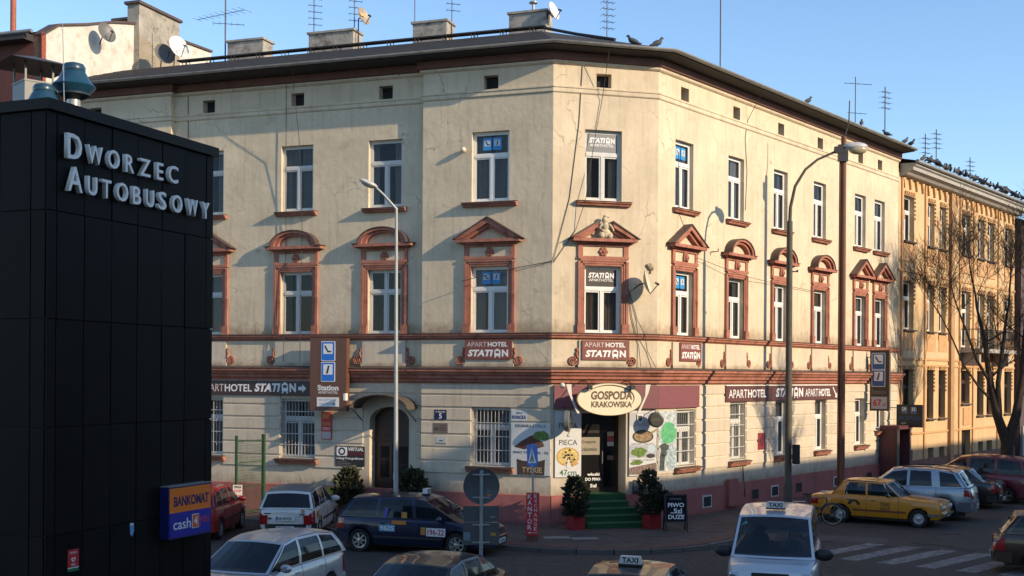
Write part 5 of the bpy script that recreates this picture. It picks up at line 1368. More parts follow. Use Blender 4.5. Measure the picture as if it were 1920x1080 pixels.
# service posters in the upper panes
for (fr, i, fl) in (('L', 0, 1), ('L', 0, 2), ('R', 0, 1), ('R', 0, 2)):
    W = WOBJ[(fr, i, fl)]; h = (Z1 if fl == 1 else Z2); hh = h[1]-h[0]
    for sx in (-1, 1):
        q = ob('pane_sticker', MB().prism(rrect(0.30, 0.40, 0.02, cx=sx*0.17, cz=hh*0.83), -0.004, 0.0), flat('pane_sky_blue', (0.03, 0.25, 0.55)), W, (0, 0.024, 0))
        ob('sticker_square', MB().box(sx*0.17-0.10, sx*0.17+0.10, 0.017, 0.0195, hh*0.83-0.07, hh*0.83+0.13), flat('sticker_pale', (0.50, 0.56, 0.60)), W)
        if sx > 0: ob('sticker_glyph', MB().mesh(txt('i', 0.15, None, 0.04, 0.25), dx=0.17, dy=0.0165, dz=hh*0.83+0.03), INK_K, W)
        else: ob('sticker_glyph', MB().prism([(-0.24, hh*.83+.09), (-0.2, hh*.83+.09), (-0.15, hh*.83), (-0.09, hh*.83), (-0.09, hh*.83-.04), (-0.17, hh*.83-.04)][::-1], 0.0140, 0.0165), INK_K, W)
for fl, dark in ((1, True), (2, False)):
    W = WOBJ[('C', 0, fl)]; hh = (Z1 if fl == 1 else Z2); hh = hh[1]-hh[0]
    ob('pane_film', MB().box(-0.50, 0.50, 0.021, 0.0235, hh*0.655+0.10, hh-0.11), flat('film_dark', (0.05, 0.04, 0.035)) if dark else flat('film_grey', (0.20, 0.205, 0.21)), W)
    ob('pane_logo', logo_station(0.86, 0.17, 0.003), INK_W, W, (0, 0.0205, hh*0.865))
    ob('pane_lettering', MB().mesh(txt('APARTHOTEL', 0.085, 0.82, 0.01), dy=0.0205, dz=hh*0.795), INK_W, W)
# ================================================================== roof things: dishes, aerials, pigeons
def dish(label, loc, r, az, tilt, mat, wallarm=None, logo=False):
    t = thing('satellite_dish', label, 'satellite dish', loc, az, 'satellite dishes')
    prof = [(r*k/8, -0.16*r*2*(1-(k/8)**2)) for k in range(9)]
    mb = MB(); n = 26; vs = []; fs = []
    for q, (rr, d) in enumerate(prof):
        for j in range(n):
            a = 2*math.pi*j/n; vs.append((rr*math.cos(a)*0.92, -d*0.0+(-0.32*r*(rr/r)**2), rr*math.sin(a)))
    for q in range(8):
        for j in range(n): fs.append((q*n+j, q*n+(j+1) % n, (q+1)*n+(j+1) % n, (q+1)*n+j))
    b = len(vs)
    vs += [(x, y+0.012, z) for x, y, z in vs[:]]
    fs += [tuple(i+b for i in f[::-1]) for f in fs[:]]
    mb.add(vs, fs); mb.xf(Matrix.Rotation(tilt, 4, 'X'))
    ob('reflector', mb, mat, t, smooth=50)
    R_ = Matrix.Rotation(tilt, 4, 'X')
    end = R_ @ Vector((0, -1.05*r, -0.35*r)); st = R_ @ Vector((0, -0.28*r, -0.92*r))
    ob('feed_arm', MB().tube([st, end], 0.016, 5), IRON, t)
    ob('receiver_head', MB().tube([end+Vector((0, -0.03, -0.02)), end+Vector((0, 0.10, 0.05))], [0.035, 0.03], 8), PLAST, t)
    ob('dish_mount', MB().tube([(0, 0.02, 0), (0, 0.16, -0.04), wallarm or (0, 0.16, -0.9*r-0.35)], 0.025, 6), IRON, t)
    if logo:
        ob('dish_print', MB().prism(rrect(r*0.7, r*0.4, 0.02, cz=r*0.25), -0.05, -0.047).xf(R_), flat('dish_label', (0.55, 0.35, 0.12)), t)
    return t
DW = flat('dish_white', (0.66, 0.64, 0.58), 0.5, 0.08); DG = flat('dish_grey', (0.12, 0.115, 0.11), 0.5, 0.1)
dish('grey satellite dish fixed to the whitewashed gable', (-16.0, 45.9, 17.85), 0.42, 0.95, -0.35, DG, (0.1, 0.5, -0.3))
dish('dark satellite dish beside the stained chimney stack', (-14.35, 48.0, 17.6), 0.46, 0.75, -0.35, DG, (0, 0.3, -0.8))
dish('bright white satellite dish right of the stained chimney stack', (-13.75, 47.9, 17.85), 0.50, 0.85, -0.35, DW, (0, 0.3, -1.0))
q = AP - dL*7.46
dish('printed satellite dish on a mast beside the second chimney', (-5.85, 45.0, 18.30), 0.36, 1.05, -0.3, flat('dish_brownish', (0.32, 0.26, 0.2), 0.5, 0.1), (0, 0.16, -1.4), True)
dish('small white satellite dish on the chimney at the corner apex', (1.35, 42.4, 17.75), 0.34, 1.0, -0.3, DW, (0, 0.25, -0.7))
t = dish('pale satellite dish on the corner wall right of the first-floor window', fpos('C', 2.93, -0.42, 7.55), 0.40, FR['C'][1]+1.05, -0.25, flat('dish_cream', (0.58, 0.50, 0.36), 0.6, 0.12), (-0.30, 0.36, -0.25))
def aerial(label, x, y, z0, z1, arrays, r=0.022):
    t = thing('tv_aerial', label, 'aerial', (x, y, z0), 0, 'television aerials on the roofs')
    ob('mast', MB().tube([(0, 0, 0), (0, 0, z1-z0)], r, 6), IRON, t)
    for (h, az, L, ne, el, vert) in arrays:
        mb = MB(); d = Vector((math.cos(az), math.sin(az), 0)); s = Vector((-d.y, d.x, 0)) if not vert else Vector((0, 0, 1))
        c = Vector((0, 0, h-z0))
        mb.tube([c-d*L*0.4, c+d*L*0.6], 0.012, 4)
        for k in range(ne):
            p = c - d*L*0.4 + d*L*k/(ne-1); e = el*(1-0.4*k/ne)
            mb.tube([p-s*e/2, p+s*e/2], 0.007, 4)
        ob('aerial_array', mb, IRON, t)
def ridge(tt, back=0.6): v = AP - dL*tt + Vector((0.327, 0.945, 0))*back; return v.x, v.y
x, y = ridge(13.45); aerial('tall lattice aerial with a long slanting array left of the chimneys', x, y, 16.6, 20.6, [(19.0, 2.6, 2.6, 9, 0.8, False), (18.6, 0.2, 1.2, 6, 0.6, False), (20.0, 0.3, 0.8, 4, 0.5, False)], 0.03)
for tt, lab in ((9.63, 'slim aerial at the left end of the second chimney'), (7.87, 'slim aerial at the right end of the second chimney'), (5.32, 'bare mast at the left end of the third chimney'), (3.80, 'slim aerial at the right end of the third chimney')):
    x, y = ridge(tt, 0.9)
    ar = [(z, 0.3, 0.5, 3, 0.35, False) for z in (18.3, 18.55, 18.8, 19.05, 19.3)] if 'bare' not in lab else [(19.2, 2.6, 0.6, 2, 0.2, False)]
    aerial(lab, x, y, 17.0, 20.2, ar, 0.02)
aerial('comb aerial on the roof above the corner window', 3.57, 45.2, 16.0, 19.9, [(z, 0.4, 0.5, 4, 0.45, False) for z in (18.0, 18.25, 18.5, 18.75, 19.0)], 0.02)
aerial('tall bare mast on the side street roof', 8.7, 49.5, 15.6, 21.5, [], 0.03)
for u, back, z, lab in ((17.5, 3.0, 17.6, 'thin aerial with two side arrays over the side street eaves'),):
    p = fpos('R', u, back*0.3, 15); aerial(lab, p.x, p.y, 15.0, 17.9, [(17.6, 0.2, 1.3, 5, 0.2, False), (16.3, 0.3, 0.9, 4, 0.2, False)], 0.02)
for u, back, z1, lab in ((21.6, 1.2, 18.3, 'slim aerial on the white chimney of the ochre tenement'), (29.0, 2.0, 17.4, 'short bushy aerial on the ochre tenement roof'), (30.6, 2.0, 17.9, 'paired masts aerial on the ochre tenement roof'), (36.0, 2.0, 17.2, 'low aerial at the far end of the ochre tenement roof')):
    p = fpos('R', u, back, 15); aerial(lab, p.x, p.y, 15.0, z1, [(z1-0.25-k*0.25, 0.6, 0.6, 4, 0.4, False) for k in range(4)], 0.025)
PIG = pm('pigeon_feathers', (0.06, 0.062, 0.07), 0.8, 0.35, 25)
def pigeon_mesh():
    mb = MB()
    pts = [(-0.20, 0, 0.05), (-0.13, 0, 0.065), (-0.06, 0, 0.10), (0.02, 0, 0.13), (0.075, 0, 0.155), (0.105, 0, 0.195), (0.115, 0, 0.235), (0.14, 0, 0.26), (0.165, 0, 0.255), (0.19, 0, 0.245)]
    mb.tube(pts, [0.016, 0.03, 0.062, 0.075, 0.066, 0.042, 0.034, 0.036, 0.026, 0.006], 9)
    mb.tube([(0.01, 0.02, 0.08), (0.012, 0.02, 0.0), (0.04, 0.022, 0.0)], 0.006, 4); mb.tube([(0.01, -0.02, 0.08), (0.012, -0.02, 0.0), (0.04, -0.022, 0.0)], 0.006, 4)
    return mb.build('pigeon', 60)
PM = pigeon_mesh()
def pigeon(p, rot, label, s=1.0, grp='pigeons on the eaves'):
    o = ob('pigeon', PM, PIG, None, p, rot); o.scale = (s, s, s); tag(o, label, 'pigeon', grp)
for u, rz, lab in ((2.38, 3.0, 'pigeon leaning left on the gutter above the corner window'), (3.15, 0.3, 'upright pigeon on the gutter at the corner bend')):
    p = fpos('C', u, -0.79, 14.94); pigeon(p, rz, lab, 1.25)
p = fpos('R', 9.2, -0.79, 14.94); pigeon(p, 0.5, 'single pigeon half way along the side street gutter', 1.1)
for u in (14.2, 16.9, 18.9, 19.6): pigeon(fpos('R', u, -0.79, 14.94), random.uniform(0, 6), 'pigeon near the far end of the side street gutter', 1.15, 'pigeons at the end of the side street gutter')
rr = random.Random(8)
for k in range(52):
    u = 21.6 + 15.4*(k+rr.uniform(0, 0.8))/52
    pigeon(fpos('R', u, -0.80+rr.uniform(-0.03, 0.25), 14.59), rr.uniform(0, 6.3), 'dark pigeon in the row along the ochre tenement gutter', rr.uniform(1.05, 1.25), 'pigeons along the ochre tenement gutter')

# ================================================================== lamps, poles, traffic signs
GALV = pm('lamp_post_grey', (0.34, 0.36, 0.35), 0.5, 0.15, 3, metal=0.3)
t = thing('street_lamp', 'slim grey street lamp with a bent arm in front of the left wing', 'street lamp', (-3.47, 35.3, ZP))
ob('pole', MB().tube([(0, 0, 0), (0, 0, 0.9), (-0.0, 0, 1.0), (-0.04, 0, 9.7)], [0.085, 0.085, 0.072, 0.042], 12), GALV, t, smooth=40)
ob('arm', MB().tube([(-0.04, 0, 9.66), (-0.42, -0.1, 10.08), (-0.66, -0.16, 10.30)], [0.045, 0.036, 0.032], 10), GALV, t, smooth=40)
h = MB().ball((0, 0, 0), 0.30, 0.16, 0.085, 16, 10); h.xf(Matrix.Translation((-0.86, -0.2, 10.40)) @ Matrix.Rotation(0.38, 4, 'Y') @ Matrix.Rotation(0.2, 4, 'Z'))
L_ = ob('lamp_head', h, pm('lamp_casing', (0.45, 0.44, 0.42), 0.4, 0.1, 5), t, smooth=60)
h = MB().ball((0, 0, -0.045), 0.22, 0.12, 0.075, 14, 8); h.xf(Matrix.Translation((-0.86, -0.2, 10.40)) @ Matrix.Rotation(0.38, 4, 'Y') @ Matrix.Rotation(0.2, 4, 'Z'))
ob('lamp_lens', h, pm('lamp_lens', (0.35, 0.33, 0.30), 0.15, 0.05, 5), L_, smooth=60)
DKPOLE = pm('weathered_dark_pole', (0.085, 0.075, 0.055), 0.8, 0.3, 4, 0.2, 30, grime=(5, 0.55, 0.6, (0.6, 0.55, 0.45)))
t = thing('street_lamp', 'tall dark street lamp with a swan-neck arm behind the white taxi van', 'street lamp', (9.08, 38.5, ZP))
ob('pole', MB().tube([(0, 0, 0), (0, 0, 1.1), (0, 0, 1.25), (0.0, 0, 5.6), (0.0, 0, 9.8)], [0.15, 0.15, 0.115, 0.105, 0.095], 14), DKPOLE, t, smooth=40)
ob('arm', MB().tube([(0, 0, 9.7), (0.02, 0, 10.25), (0.17, 0, 10.95), (0.50, 0, 11.5), (0.9, 0, 11.83), (1.45, 0, 12.08), (1.75, 0, 12.16)], [0.06, 0.055, 0.05, 0.045, 0.042, 0.04, 0.04], 10), DKPOLE, t, smooth=40)
L_ = ob('lamp_head', MB().ball((2.13, -0.05, 12.26), 0.40, 0.17, 0.14, 16, 10), pm('lamp_casing', (0.45, 0.44, 0.42), 0.4, 0.1, 5), t, smooth=60)
ob('lamp_lens', MB().ball((2.2, -0.06, 12.16), 0.31, 0.15, 0.17, 16, 10), pm('amber_lens', (0.40, 0.33, 0.20), 0.12, 0.1, 5), L_, smooth=60)
ob('clamp', MB().box(1.45, 1.78, -0.09, 0.07, 12.04, 12.25), IRON, t)
ob('signal_head', MB().box(0.12, 0.32, -0.28, -0.02, 1.85, 2.48), PLAST, t)
ob('insulator', MB().tube([(0.1, 0, 8.15), (0.28, 0, 8.15)], 0.02, 5).ball((0.26, 0, 8.17), 0.035, 0.035, 0.045, 6, 5), IRON, t)
t = thing('utility_pole', 'brown utility pole with a junction box at its top on the side street', 'pole', (11.82, 42.0, ZP))
BRP = pm('brown_pole_paint', (0.14, 0.055, 0.030), 0.7, 0.25, 3, 0.15, 20)
ob('pole', MB().tube([(0, 0, 0), (0, 0, 13.3)], [0.115, 0.095], 12), BRP, t, smooth=40)
ob('conduit', MB().tube([(-0.15, -0.02, 0.5), (-0.13, -0.02, 12.6)], 0.03, 6), BRP, t)
ob('junction_box', MB().box(-0.22, 0.12, -0.16, 0.0, 12.4, 13.0), IRON, t)
ob('top_bracket', MB().tube([(0, 0, 13.2), (0.18, 0, 13.8), (0.2, 0, 14.6)], [0.03, 0.025, 0.02], 6), IRON, t)
SGB = pm('sign_back_grey', (0.085, 0.092, 0.095), 0.55, 0.15, 5, metal=0.2)
t = thing('traffic_sign', 'back of a round traffic sign with two grey plates below it on one post', 'traffic sign', (-0.585, 23.0, ZR), 0.06)
zz = lambda py: 4.6-(py-702)*23/2200-ZR
ob('post', MB().tube([(0, -0.05, 0), (0.0, -0.05, zz(880))], 0.038, 10), GALV, t, smooth=40)
ob('round_sign', MB().lathe([(0.34, -0.012), (0.357, -0.02), (0.357, 0.0), (0.34, 0.008)], 36, 'y', (0.0, 0, zz(910))), SGB, t, smooth=30)
ob('plate', MB().prism(rrect(0.70, 0.31, 0.03, cz=zz(962)), -0.008, 0.006), SGB, t); ob('plate', MB().prism(rrect(0.71, 0.44, 0.03, cz=zz(999)), -0.008, 0.006), SGB, t)
for py in (888, 931, 982, 1015): ob('clamp', MB().box(-0.17, 0.17, -0.03, -0.009, zz(py)-0.012, zz(py)+0.012).box(-0.05, 0.05, -0.10, -0.03, zz(py)-0.02, zz(py)+0.02), GALV, t)
for x, py, w, hh, c in ((0.15, 919, 0.10, 0.045, (0.10, 0.16, 0.2)), (0.15, 926, 0.09, 0.035, (0.40, 0.17, 0.02)), (0.22, 968, 0.11, 0.04, (0.16, 0.2, 0.22)), (0.24, 1000, 0.10, 0.06, (0.45, 0.28, 0.03)), (-0.28, 1004, 0.13, 0.16, (0.16, 0.22, 0.26))):
    ob('sticker', MB().box(x-w/2, x+w/2, -0.013, -0.0085, zz(py)-hh/2, zz(py)+hh/2), flat('signsticker_%d' % int(py*10+x*100), c), t)
# exchange office totem with the crossing sign on its post
t = thing('crossing_sign', 'blue pedestrian crossing sign on a thin post above the red exchange totem', 'traffic sign', (0.63, 33.25, ZP), 0.0)
ob('post', MB().tube([(0.02, 0.02, 0), (-0.03, 0.02, 2.05), (-0.035, 0.02, 2.75)], 0.03, 8), GALV, t, smooth=40)
pl = ob('sign_plate', MB().prism(rrect(0.60, 0.62, 0.03), -0.008, 0.008), BLUE, t, (-0.04, 0.02, 2.42), (0, rad(-5), rad(-62)))
ob('white_triangle', MB().prism([(-0.24, -0.22), (0.24, -0.22), (0, 0.24)], -0.012, -0.0085), INK_W, pl)
ob('walking_figure', MB().prism([(-0.02, 0.12), (0.03, 0.12), (0.04, 0.0), (0.12, -0.18), (0.07, -0.18), (0.0, -0.05), (-0.07, -0.18), (-0.12, -0.18), (-0.03, 0.0)][::-1], -0.016, -0.0125), INK_K, pl)
t = thing('exchange_totem', 'narrow red totem lettered KANTOR and EXCHANGE on the pavement edge', 'sign', (0.63, 33.2, ZP), -0.06)
ob('totem_body', MB().box(-0.20, 0.16, -0.10, 0.14, 0.16, 1.36), REDS, t)
ob('totem_foot', MB().box(-0.18, 0.15, -0.09, 0.12, 0.0, 0.159), pm('rusty_foot', (0.16, 0.07, 0.05), 0.9, 0.3, 8), t)
for k, ch in enumerate('KANTOR'): ob('lettering', MB().mesh(txt(ch, 0.135, 0.115, 0.01), dx=-0.10, dy=-0.1005, dz=1.27-k*0.175), INK_W, t)
for k, ch in enumerate('EXCHANGE'): ob('lettering', MB().mesh(txt(ch, 0.095, 0.085, 0.0), dx=0.065, dy=-0.1005, dz=1.28-k*0.132), INK_W, t)
ob('arrow', MB().prism([(-0.15, 0.245), (-0.08, 0.215), (-0.08, 0.24), (0.13, 0.24), (0.13, 0.25), (-0.08, 0.25), (-0.08, 0.275)], -0.105, -0.1005), INK_W, t)
# beer A-board
t = thing('menu_a_board', 'black A-board chalked PIWO 5 DUZE on the pavement by the right planter', 'A-board', (4.98, 35.55, ZP), 0.12)
for sgn in (-1, 1):
    M = Matrix.Rotation(sgn*0.13, 4, 'X')
    fr_ = MB()
    for x in (-0.33, 0.33): fr_.box(x-0.02, x+0.02, -0.015, 0.015, 0, 1.12)
    fr_.box(-0.31, 0.31, -0.015, 0.015, 1.08, 1.12).box(-0.31, 0.31, -0.014, 0.014, 0.28, 0.32)
    fr_.xf(Matrix.Translation((0, sgn*0.15, 0)) @ M)
    f_ = ob('board_frame', fr_, PLAST, t)
    ob('board_panel', MB().box(-0.31, 0.31, -0.008, 0.008, 0.32, 1.08).xf(Matrix.Translation((0, sgn*0.15, 0)) @ M), pm('blackboard', (0.010, 0.010, 0.013), 0.8, 0.3, 6, spec=0.15), f_)
M = Matrix.Translation((0, -0.15, 0)) @ Matrix.Rotation(-0.13, 4, 'X')
for s_, h_, w_, z_ in (('PIWO', 0.13, 0.50, 0.80), ('..5zl', 0.15, 0.36, 0.62), ('DUZE', 0.13, 0.50, 0.44)):
    ob('lettering', MB().mesh(txt(s_, h_, w_, 0.03), dy=-0.0085, dz=z_).xf(M), INK_W, t)
ob('lettering', MB().mesh(txt('NOWOSC', 0.06, 0.36, 0.0), dy=-0.0085, dz=0.98).xf(M), flat('chalk_grey', (0.22, 0.22, 0.24)), t)

# ================================================================== shrubs in planters
THUJA = pm('dark_conifer', (0.030, 0.034, 0.014), 0.8, 0.85, 5)
BUSH = pm('olive_bush', (0.036, 0.042, 0.016), 0.8, 0.85, 5)
def foliage(fn, count, size, seed, up=0.6):
    r = random.Random(seed); mb = MB(); k = 0
    while k < count:
        p = fn(r)
        if p is None: continue
        d = Vector((p[0]-p[3], p[1]-p[4], 0)); d = d.normalized() if d.length > 1e-4 else Vector((1, 0, 0))
        d = (d + Vector((r.uniform(-.7, .7), r.uniform(-.7, .7), up + r.uniform(-.5, .7)))).normalized()
        s = d.cross(Vector((r.uniform(-1, 1), r.uniform(-1, 1), r.uniform(-1, 1)))).normalized()
        L = size*(r.uniform(0.5, 1.4) if r.random() > 0.06 else r.uniform(1.6, 2.4)); w = L*0.28; b = Vector(p[:3])
        mb.add([b, b+d*L*0.5+s*w, b+d*L, b+d*L*0.5-s*w], [(0, 1, 2, 3)]); k += 1
    return mb
def cone_fn(H, R, lean=0.0, lump=None):
    lumps = lump or []
    def f(r):
        z = H*(r.random()**1.1); a = r.uniform(0, 6.283)
        q0 = z/H
        rad_ = R*max(0.05, (1-abs((q0-0.36)/0.66)**2.3))**0.62*(0.80+0.22*math.sin(a*3+z*5)+0.14*math.sin(a*5-z*11))
        q = rad_*(r.random()**0.35); cx = lean*z
        if lumps and r.random() < 0.3:
            (lx, lz, lr) = lumps[0]
            v = Vector((r.gauss(0, 1), r.gauss(0, 1), r.gauss(0, 1))).normalized()*lr*r.random()**.4
            return (lx+v.x, v.y, lz+v.z, lx, 0)
        return (cx+q*math.cos(a), q*math.sin(a), z, cx, 0)
    return f
def planter(label, x, y, w, h, mat, shrub, grp, z=ZP, rot=0.1):
    t = thing('shrub_planter', label, 'planter', (x, y, z), rot, grp)
    mb = MB(); e = 0.03
    mb.box(-w/2, w/2, -w/2, w/2, 0, h-0.1)
    mb.box(-w/2, w/2, -w/2, -w/2+e, h-0.0999, h).box(-w/2, w/2, w/2-e, w/2, h-0.0999, h).box(-w/2, -w/2+e, -w/2+e, w/2-e, h-0.0999, h).box(w/2-e, w/2, -w/2+e, w/2-e, h-0.0999, h)
    ob('planter_box', mb, mat, t)
    ob('soil', MB().box(-w/2+e, w/2-e, -w/2+e, w/2-e, h-0.099, h-0.05), pm('soil', (0.03, 0.022, 0.016), 1, 0.3, 9), t)
    H, R, lean, lump, cnt, m, sd, size = shrub
    ob('stem', MB().tube([(0, 0, h-0.1), (lean*H*0.5, 0, h+H*0.5), (lean*H*0.9, 0, h+H*0.9)], [0.03, 0.022, 0.008], 6), pm('bark', (0.06, 0.045, 0.03), 0.9, 0.3, 6), t)
    tag(ob('foliage', foliage(cone_fn(H, R, lean, lump), cnt, size, sd), m, t, (0, 0, h-0.05)), kind='stuff')
PLR = pm('red_planter_paint', (0.30, 0.012, 0.014), 0.55, 0.15, 4)
planter('red cube planter with a dark conifer left of the entrance steps', 1.96, 35.75, 0.42, 0.44, PLR, (1.18, 0.40, -0.02, None, 2300, THUJA, 1, 0.10), 'red planters by the steps', rot=0.5)
planter('red cube planter with a lopsided conifer right of the entrance steps', 4.33, 36.15, 0.42, 0.44, PLR, (1.38, 0.40, -0.10, [(0.36, 0.42, 0.36)], 2500, THUJA, 2, 0.10), 'red planters by the steps', rot=0.5)
PLB = pm('brown_tub', (0.07, 0.04, 0.03), 0.8, 0.2, 5)
p = fpos('M', -6.95, -0.62, 0); planter('brown tub with an olive bush left of the arched street door', p.x, p.y, 0.5, 0.45, PLB, (1.15, 0.50, 0.08, None, 1700, BUSH, 3, 0.13), 'tubs by the street door')
p = fpos('M', -4.55, -0.75, 0); planter('brown tub with an olive bush right of the arched street door', p.x, p.y, 0.5, 0.45, PLB, (1.2, 0.50, 0.05, None, 1700, BUSH, 4, 0.13), 'tubs by the street door')

# ================================================================== green mesh fence
GREENP = pm('green_fence_paint', (0.02, 0.06, 0.022), 0.5, 0.2, 6)
t = thing('mesh_fence', 'tall green wire mesh fence panel between two posts at the left', 'fence', (-9.0, 38.4, ZP), rad(62))
Lf = 1.35
for x, w in ((0, 0.035), (Lf, 0.05)): ob('post', MB().box(x-w, x+w, -w, w, 0, 2.65), GREENP, t)
for z in (0.1, 0.95, 1.75, 2.45): ob('rail', MB().box(0.03, Lf-0.04, -0.015, 0.015, z-.015, z+.015), GREENP, t)
mb = MB()
for k in range(1, 26): mb.box(k*Lf/26-.003, k*Lf/26+.003, -.003, .003, 0.1, 2.5)
for k in range(1, 24): mb.box(0.03, Lf-.03, .003, .008, 0.1+k*0.1-.003, 0.1+k*0.1+.003)
tag(ob('wire_mesh', mb, GREENP, t), kind='stuff')
t = thing('fence_notice', 'white and red notice board tied to the green mesh fence', 'notice', (-8.93, 38.3, ZP+0.65), 0.1)
ob('board', MB().box(-0.15, 0.15, -0.01, 0.01, -0.38, 0.40), flat('notice_white', (0.60, 0.57, 0.52)), t)
for z, c in ((0.2, REDS), (0.03, REDS), (-0.14, REDS), (0.33, INK_K)): ob('notice_print', MB().mesh(txt('STOP' if c is REDS else 'UWAGA', 0.09, 0.24, 0.03), dy=-0.0105, dz=z), c, t)

# ================================================================== bicycle
t = thing('bicycle', 'dark city bicycle parked behind the yellow taxi beside the lamp post', 'bicycle', (9.66, 37.25, ZP), rad(-12))
WR_ = 0.335
def wheel(x):
    w_ = ob('wheel', MB().tube([(x+WR_*math.cos(2*math.pi*i/28), 0, 0.34+WR_*math.sin(2*math.pi*i/28)) for i in range(29)], 0.018, 6, caps=False), TYRE, t, smooth=60)
    ob('rim', MB().tube([(x+(WR_-.03)*math.cos(2*math.pi*i/28), 0, 0.34+(WR_-.03)*math.sin(2*math.pi*i/28)) for i in range(29)], 0.009, 5, caps=False), STEEL, w_)
    sp = MB()
    for i in range(14):
        a = 2*math.pi*i/14; sp.tube([(x, 0.01*(-1)**i, 0.34), (x+(WR_-.03)*math.cos(a), 0, 0.34+(WR_-.03)*math.sin(a))], 0.0025, 3)
    tag(ob('spokes', sp, STEEL, w_), kind='stuff')
wheel(-0.52); wheel(0.52)
BK = pm('bicycle_enamel', (0.025, 0.02, 0.022), 0.35, 0.1, 5, coat=0.4)
fr_ = MB()
bbk, st, hd, hd2 = (-0.08, 0, 0.30), (-0.22, 0, 0.82), (0.33, 0, 0.88), (0.36, 0, 0.74)
for a, b, r in ((bbk, st, .016), (st, hd, .016), (bbk, hd2, .018), (bbk, (-0.52, 0.05, 0.34), .010), (bbk, (-0.52, -0.05, 0.34), .010), (st, (-0.52, 0.05, 0.34), .009), (st, (-0.52, -0.05, 0.34), .009), (hd, hd2, .02)): fr_.tube([a, b], r, 7)
ob('frame', fr_, BK, t)
ob('fork', MB().tube([hd2, (0.40, 0.05, 0.60), (0.52, 0.05, 0.34)], 0.011, 6).tube([hd2, (0.40, -0.05, 0.60), (0.52, -0.05, 0.34)], 0.011, 6), BK, t)
ob('handlebar', MB().tube([(0.33, 0, 0.88), (0.31, 0, 1.04)], 0.014, 6).tube([(0.18, -0.27, 1.08), (0.32, -0.22, 1.06), (0.33, 0, 1.04), (0.32, 0.22, 1.06), (0.18, 0.27, 1.08)], 0.012, 6), STEEL, t)
ob('saddle', MB().ball((-0.27, 0, 0.97), 0.14, 0.08, 0.04, 12, 7).tube([(-0.22, 0, 0.82), (-0.245, 0, 0.95)], 0.013, 6), PLAST, t, smooth=60)
ob('crank', MB().lathe([(0.09, -0.05), (0.09, -0.045)], 18, 'y', bbk).tube([(-0.08, -0.06, 0.30), (0.02, -0.07, 0.16)], 0.012, 5).tube([(-0.08, 0.06, 0.30), (-0.18, 0.07, 0.44)], 0.012, 5), STEEL, t)
ob('rear_rack', MB().box(-0.72, -0.30, -0.06, 0.06, 0.72, 0.735).tube([(-0.52, 0.06, 0.34), (-0.6, 0.06, 0.72)], 0.006, 5).tube([(-0.52, -0.06, 0.34), (-0.6, -0.06, 0.72)], 0.006, 5), STEEL, t)
ob('mudguard', MB().tube([(-0.52+0.375*math.cos(a), 0, 0.34+0.375*math.sin(a)) for a in [rad(20+k*12) for k in range(13)]], 0.02, 5), BK, t)
ob('mudguard', MB().tube([(0.52+0.375*math.cos(a), 0, 0.34+0.375*math.sin(a)) for a in [rad(40+k*12) for k in range(11)]], 0.02, 5), BK, t)

# ================================================================== bare trees
BARK = pm('dark_bark', (0.040, 0.028, 0.021), 0.95, 0.35, 7, 0.5, 30)
def tree(label, x, y, z, stems, seed, twig=4, grp='bare street trees', rmin=0.006):
    r = random.Random(seed)
    t = thing('bare_tree', label, 'tree', (x, y, z), 0, grp)
    tr = MB(); br = MB()
    def grow(mb, p, d, L, rad0, lev):
        n_ = 5 if lev > 1 else 4
        pts = [p]; rs = [rad0]; q = Vector(p); dd = Vector(d)
        end = rad0*(0.58 if lev > 0 else 0.3)
        for k in range(n_):
            dd = (dd + Vector((r.uniform(-.16, .16), r.uniform(-.16, .16), r.uniform(-.03, .13)))).normalized()
            q = q + dd*(L/n_); pts.append(q.copy()); rs.append(max(rmin*0.7, rad0+(end-rad0)*(k+1)/n_))
        mb.tube(pts, rs, 7 if rad0 > 0.05 else (5 if rad0 > 0.02 else 3), caps=False)
        if lev <= 0: return
        for k in range(1, n_+1):
            m = 1 if (lev != 1 or k % 2) else 2
            for _ in range(m):
                if k < 2 and lev == twig: continue
                base = pts[k]; ax = Vector((r.uniform(-1, 1), r.uniform(-1, 1), r.uniform(-.2, .5)))
                nd = (dd*r.uniform(0.5, 0.9) + ax.normalized()*r.uniform(0.5, 0.9) + Vector((0, 0, 0.12))).normalized()
                grow(br, base, nd, L*r.uniform(0.5, 0.72), max(rmin, rs[k]*r.uniform(0.38, 0.55)), lev-1)
        grow(br, pts[-1], dd, L*0.72, max(rmin, rs[-1]*0.92), lev-1)
    for (pts, rs, cont) in stems:
        tr.tube([Vector(p) for p in pts], rs, 12, caps=True)
        if cont:
            d = (Vector(pts[-1])-Vector(pts[-2])).normalized()
            grow(br, Vector(pts[-1]), d, cont, rs[-1], twig)
            for k in range(2, len(pts)-1):
                ax = Vector((r.uniform(-1, 1), r.uniform(-1, 1), 0.5)).normalized()
                grow(br, Vector(pts[k]), ax, cont*0.75, rs[k]*0.42, twig-1)
    ob('trunk', tr, BARK, t, smooth=60); ob('branches', br, BARK, t)
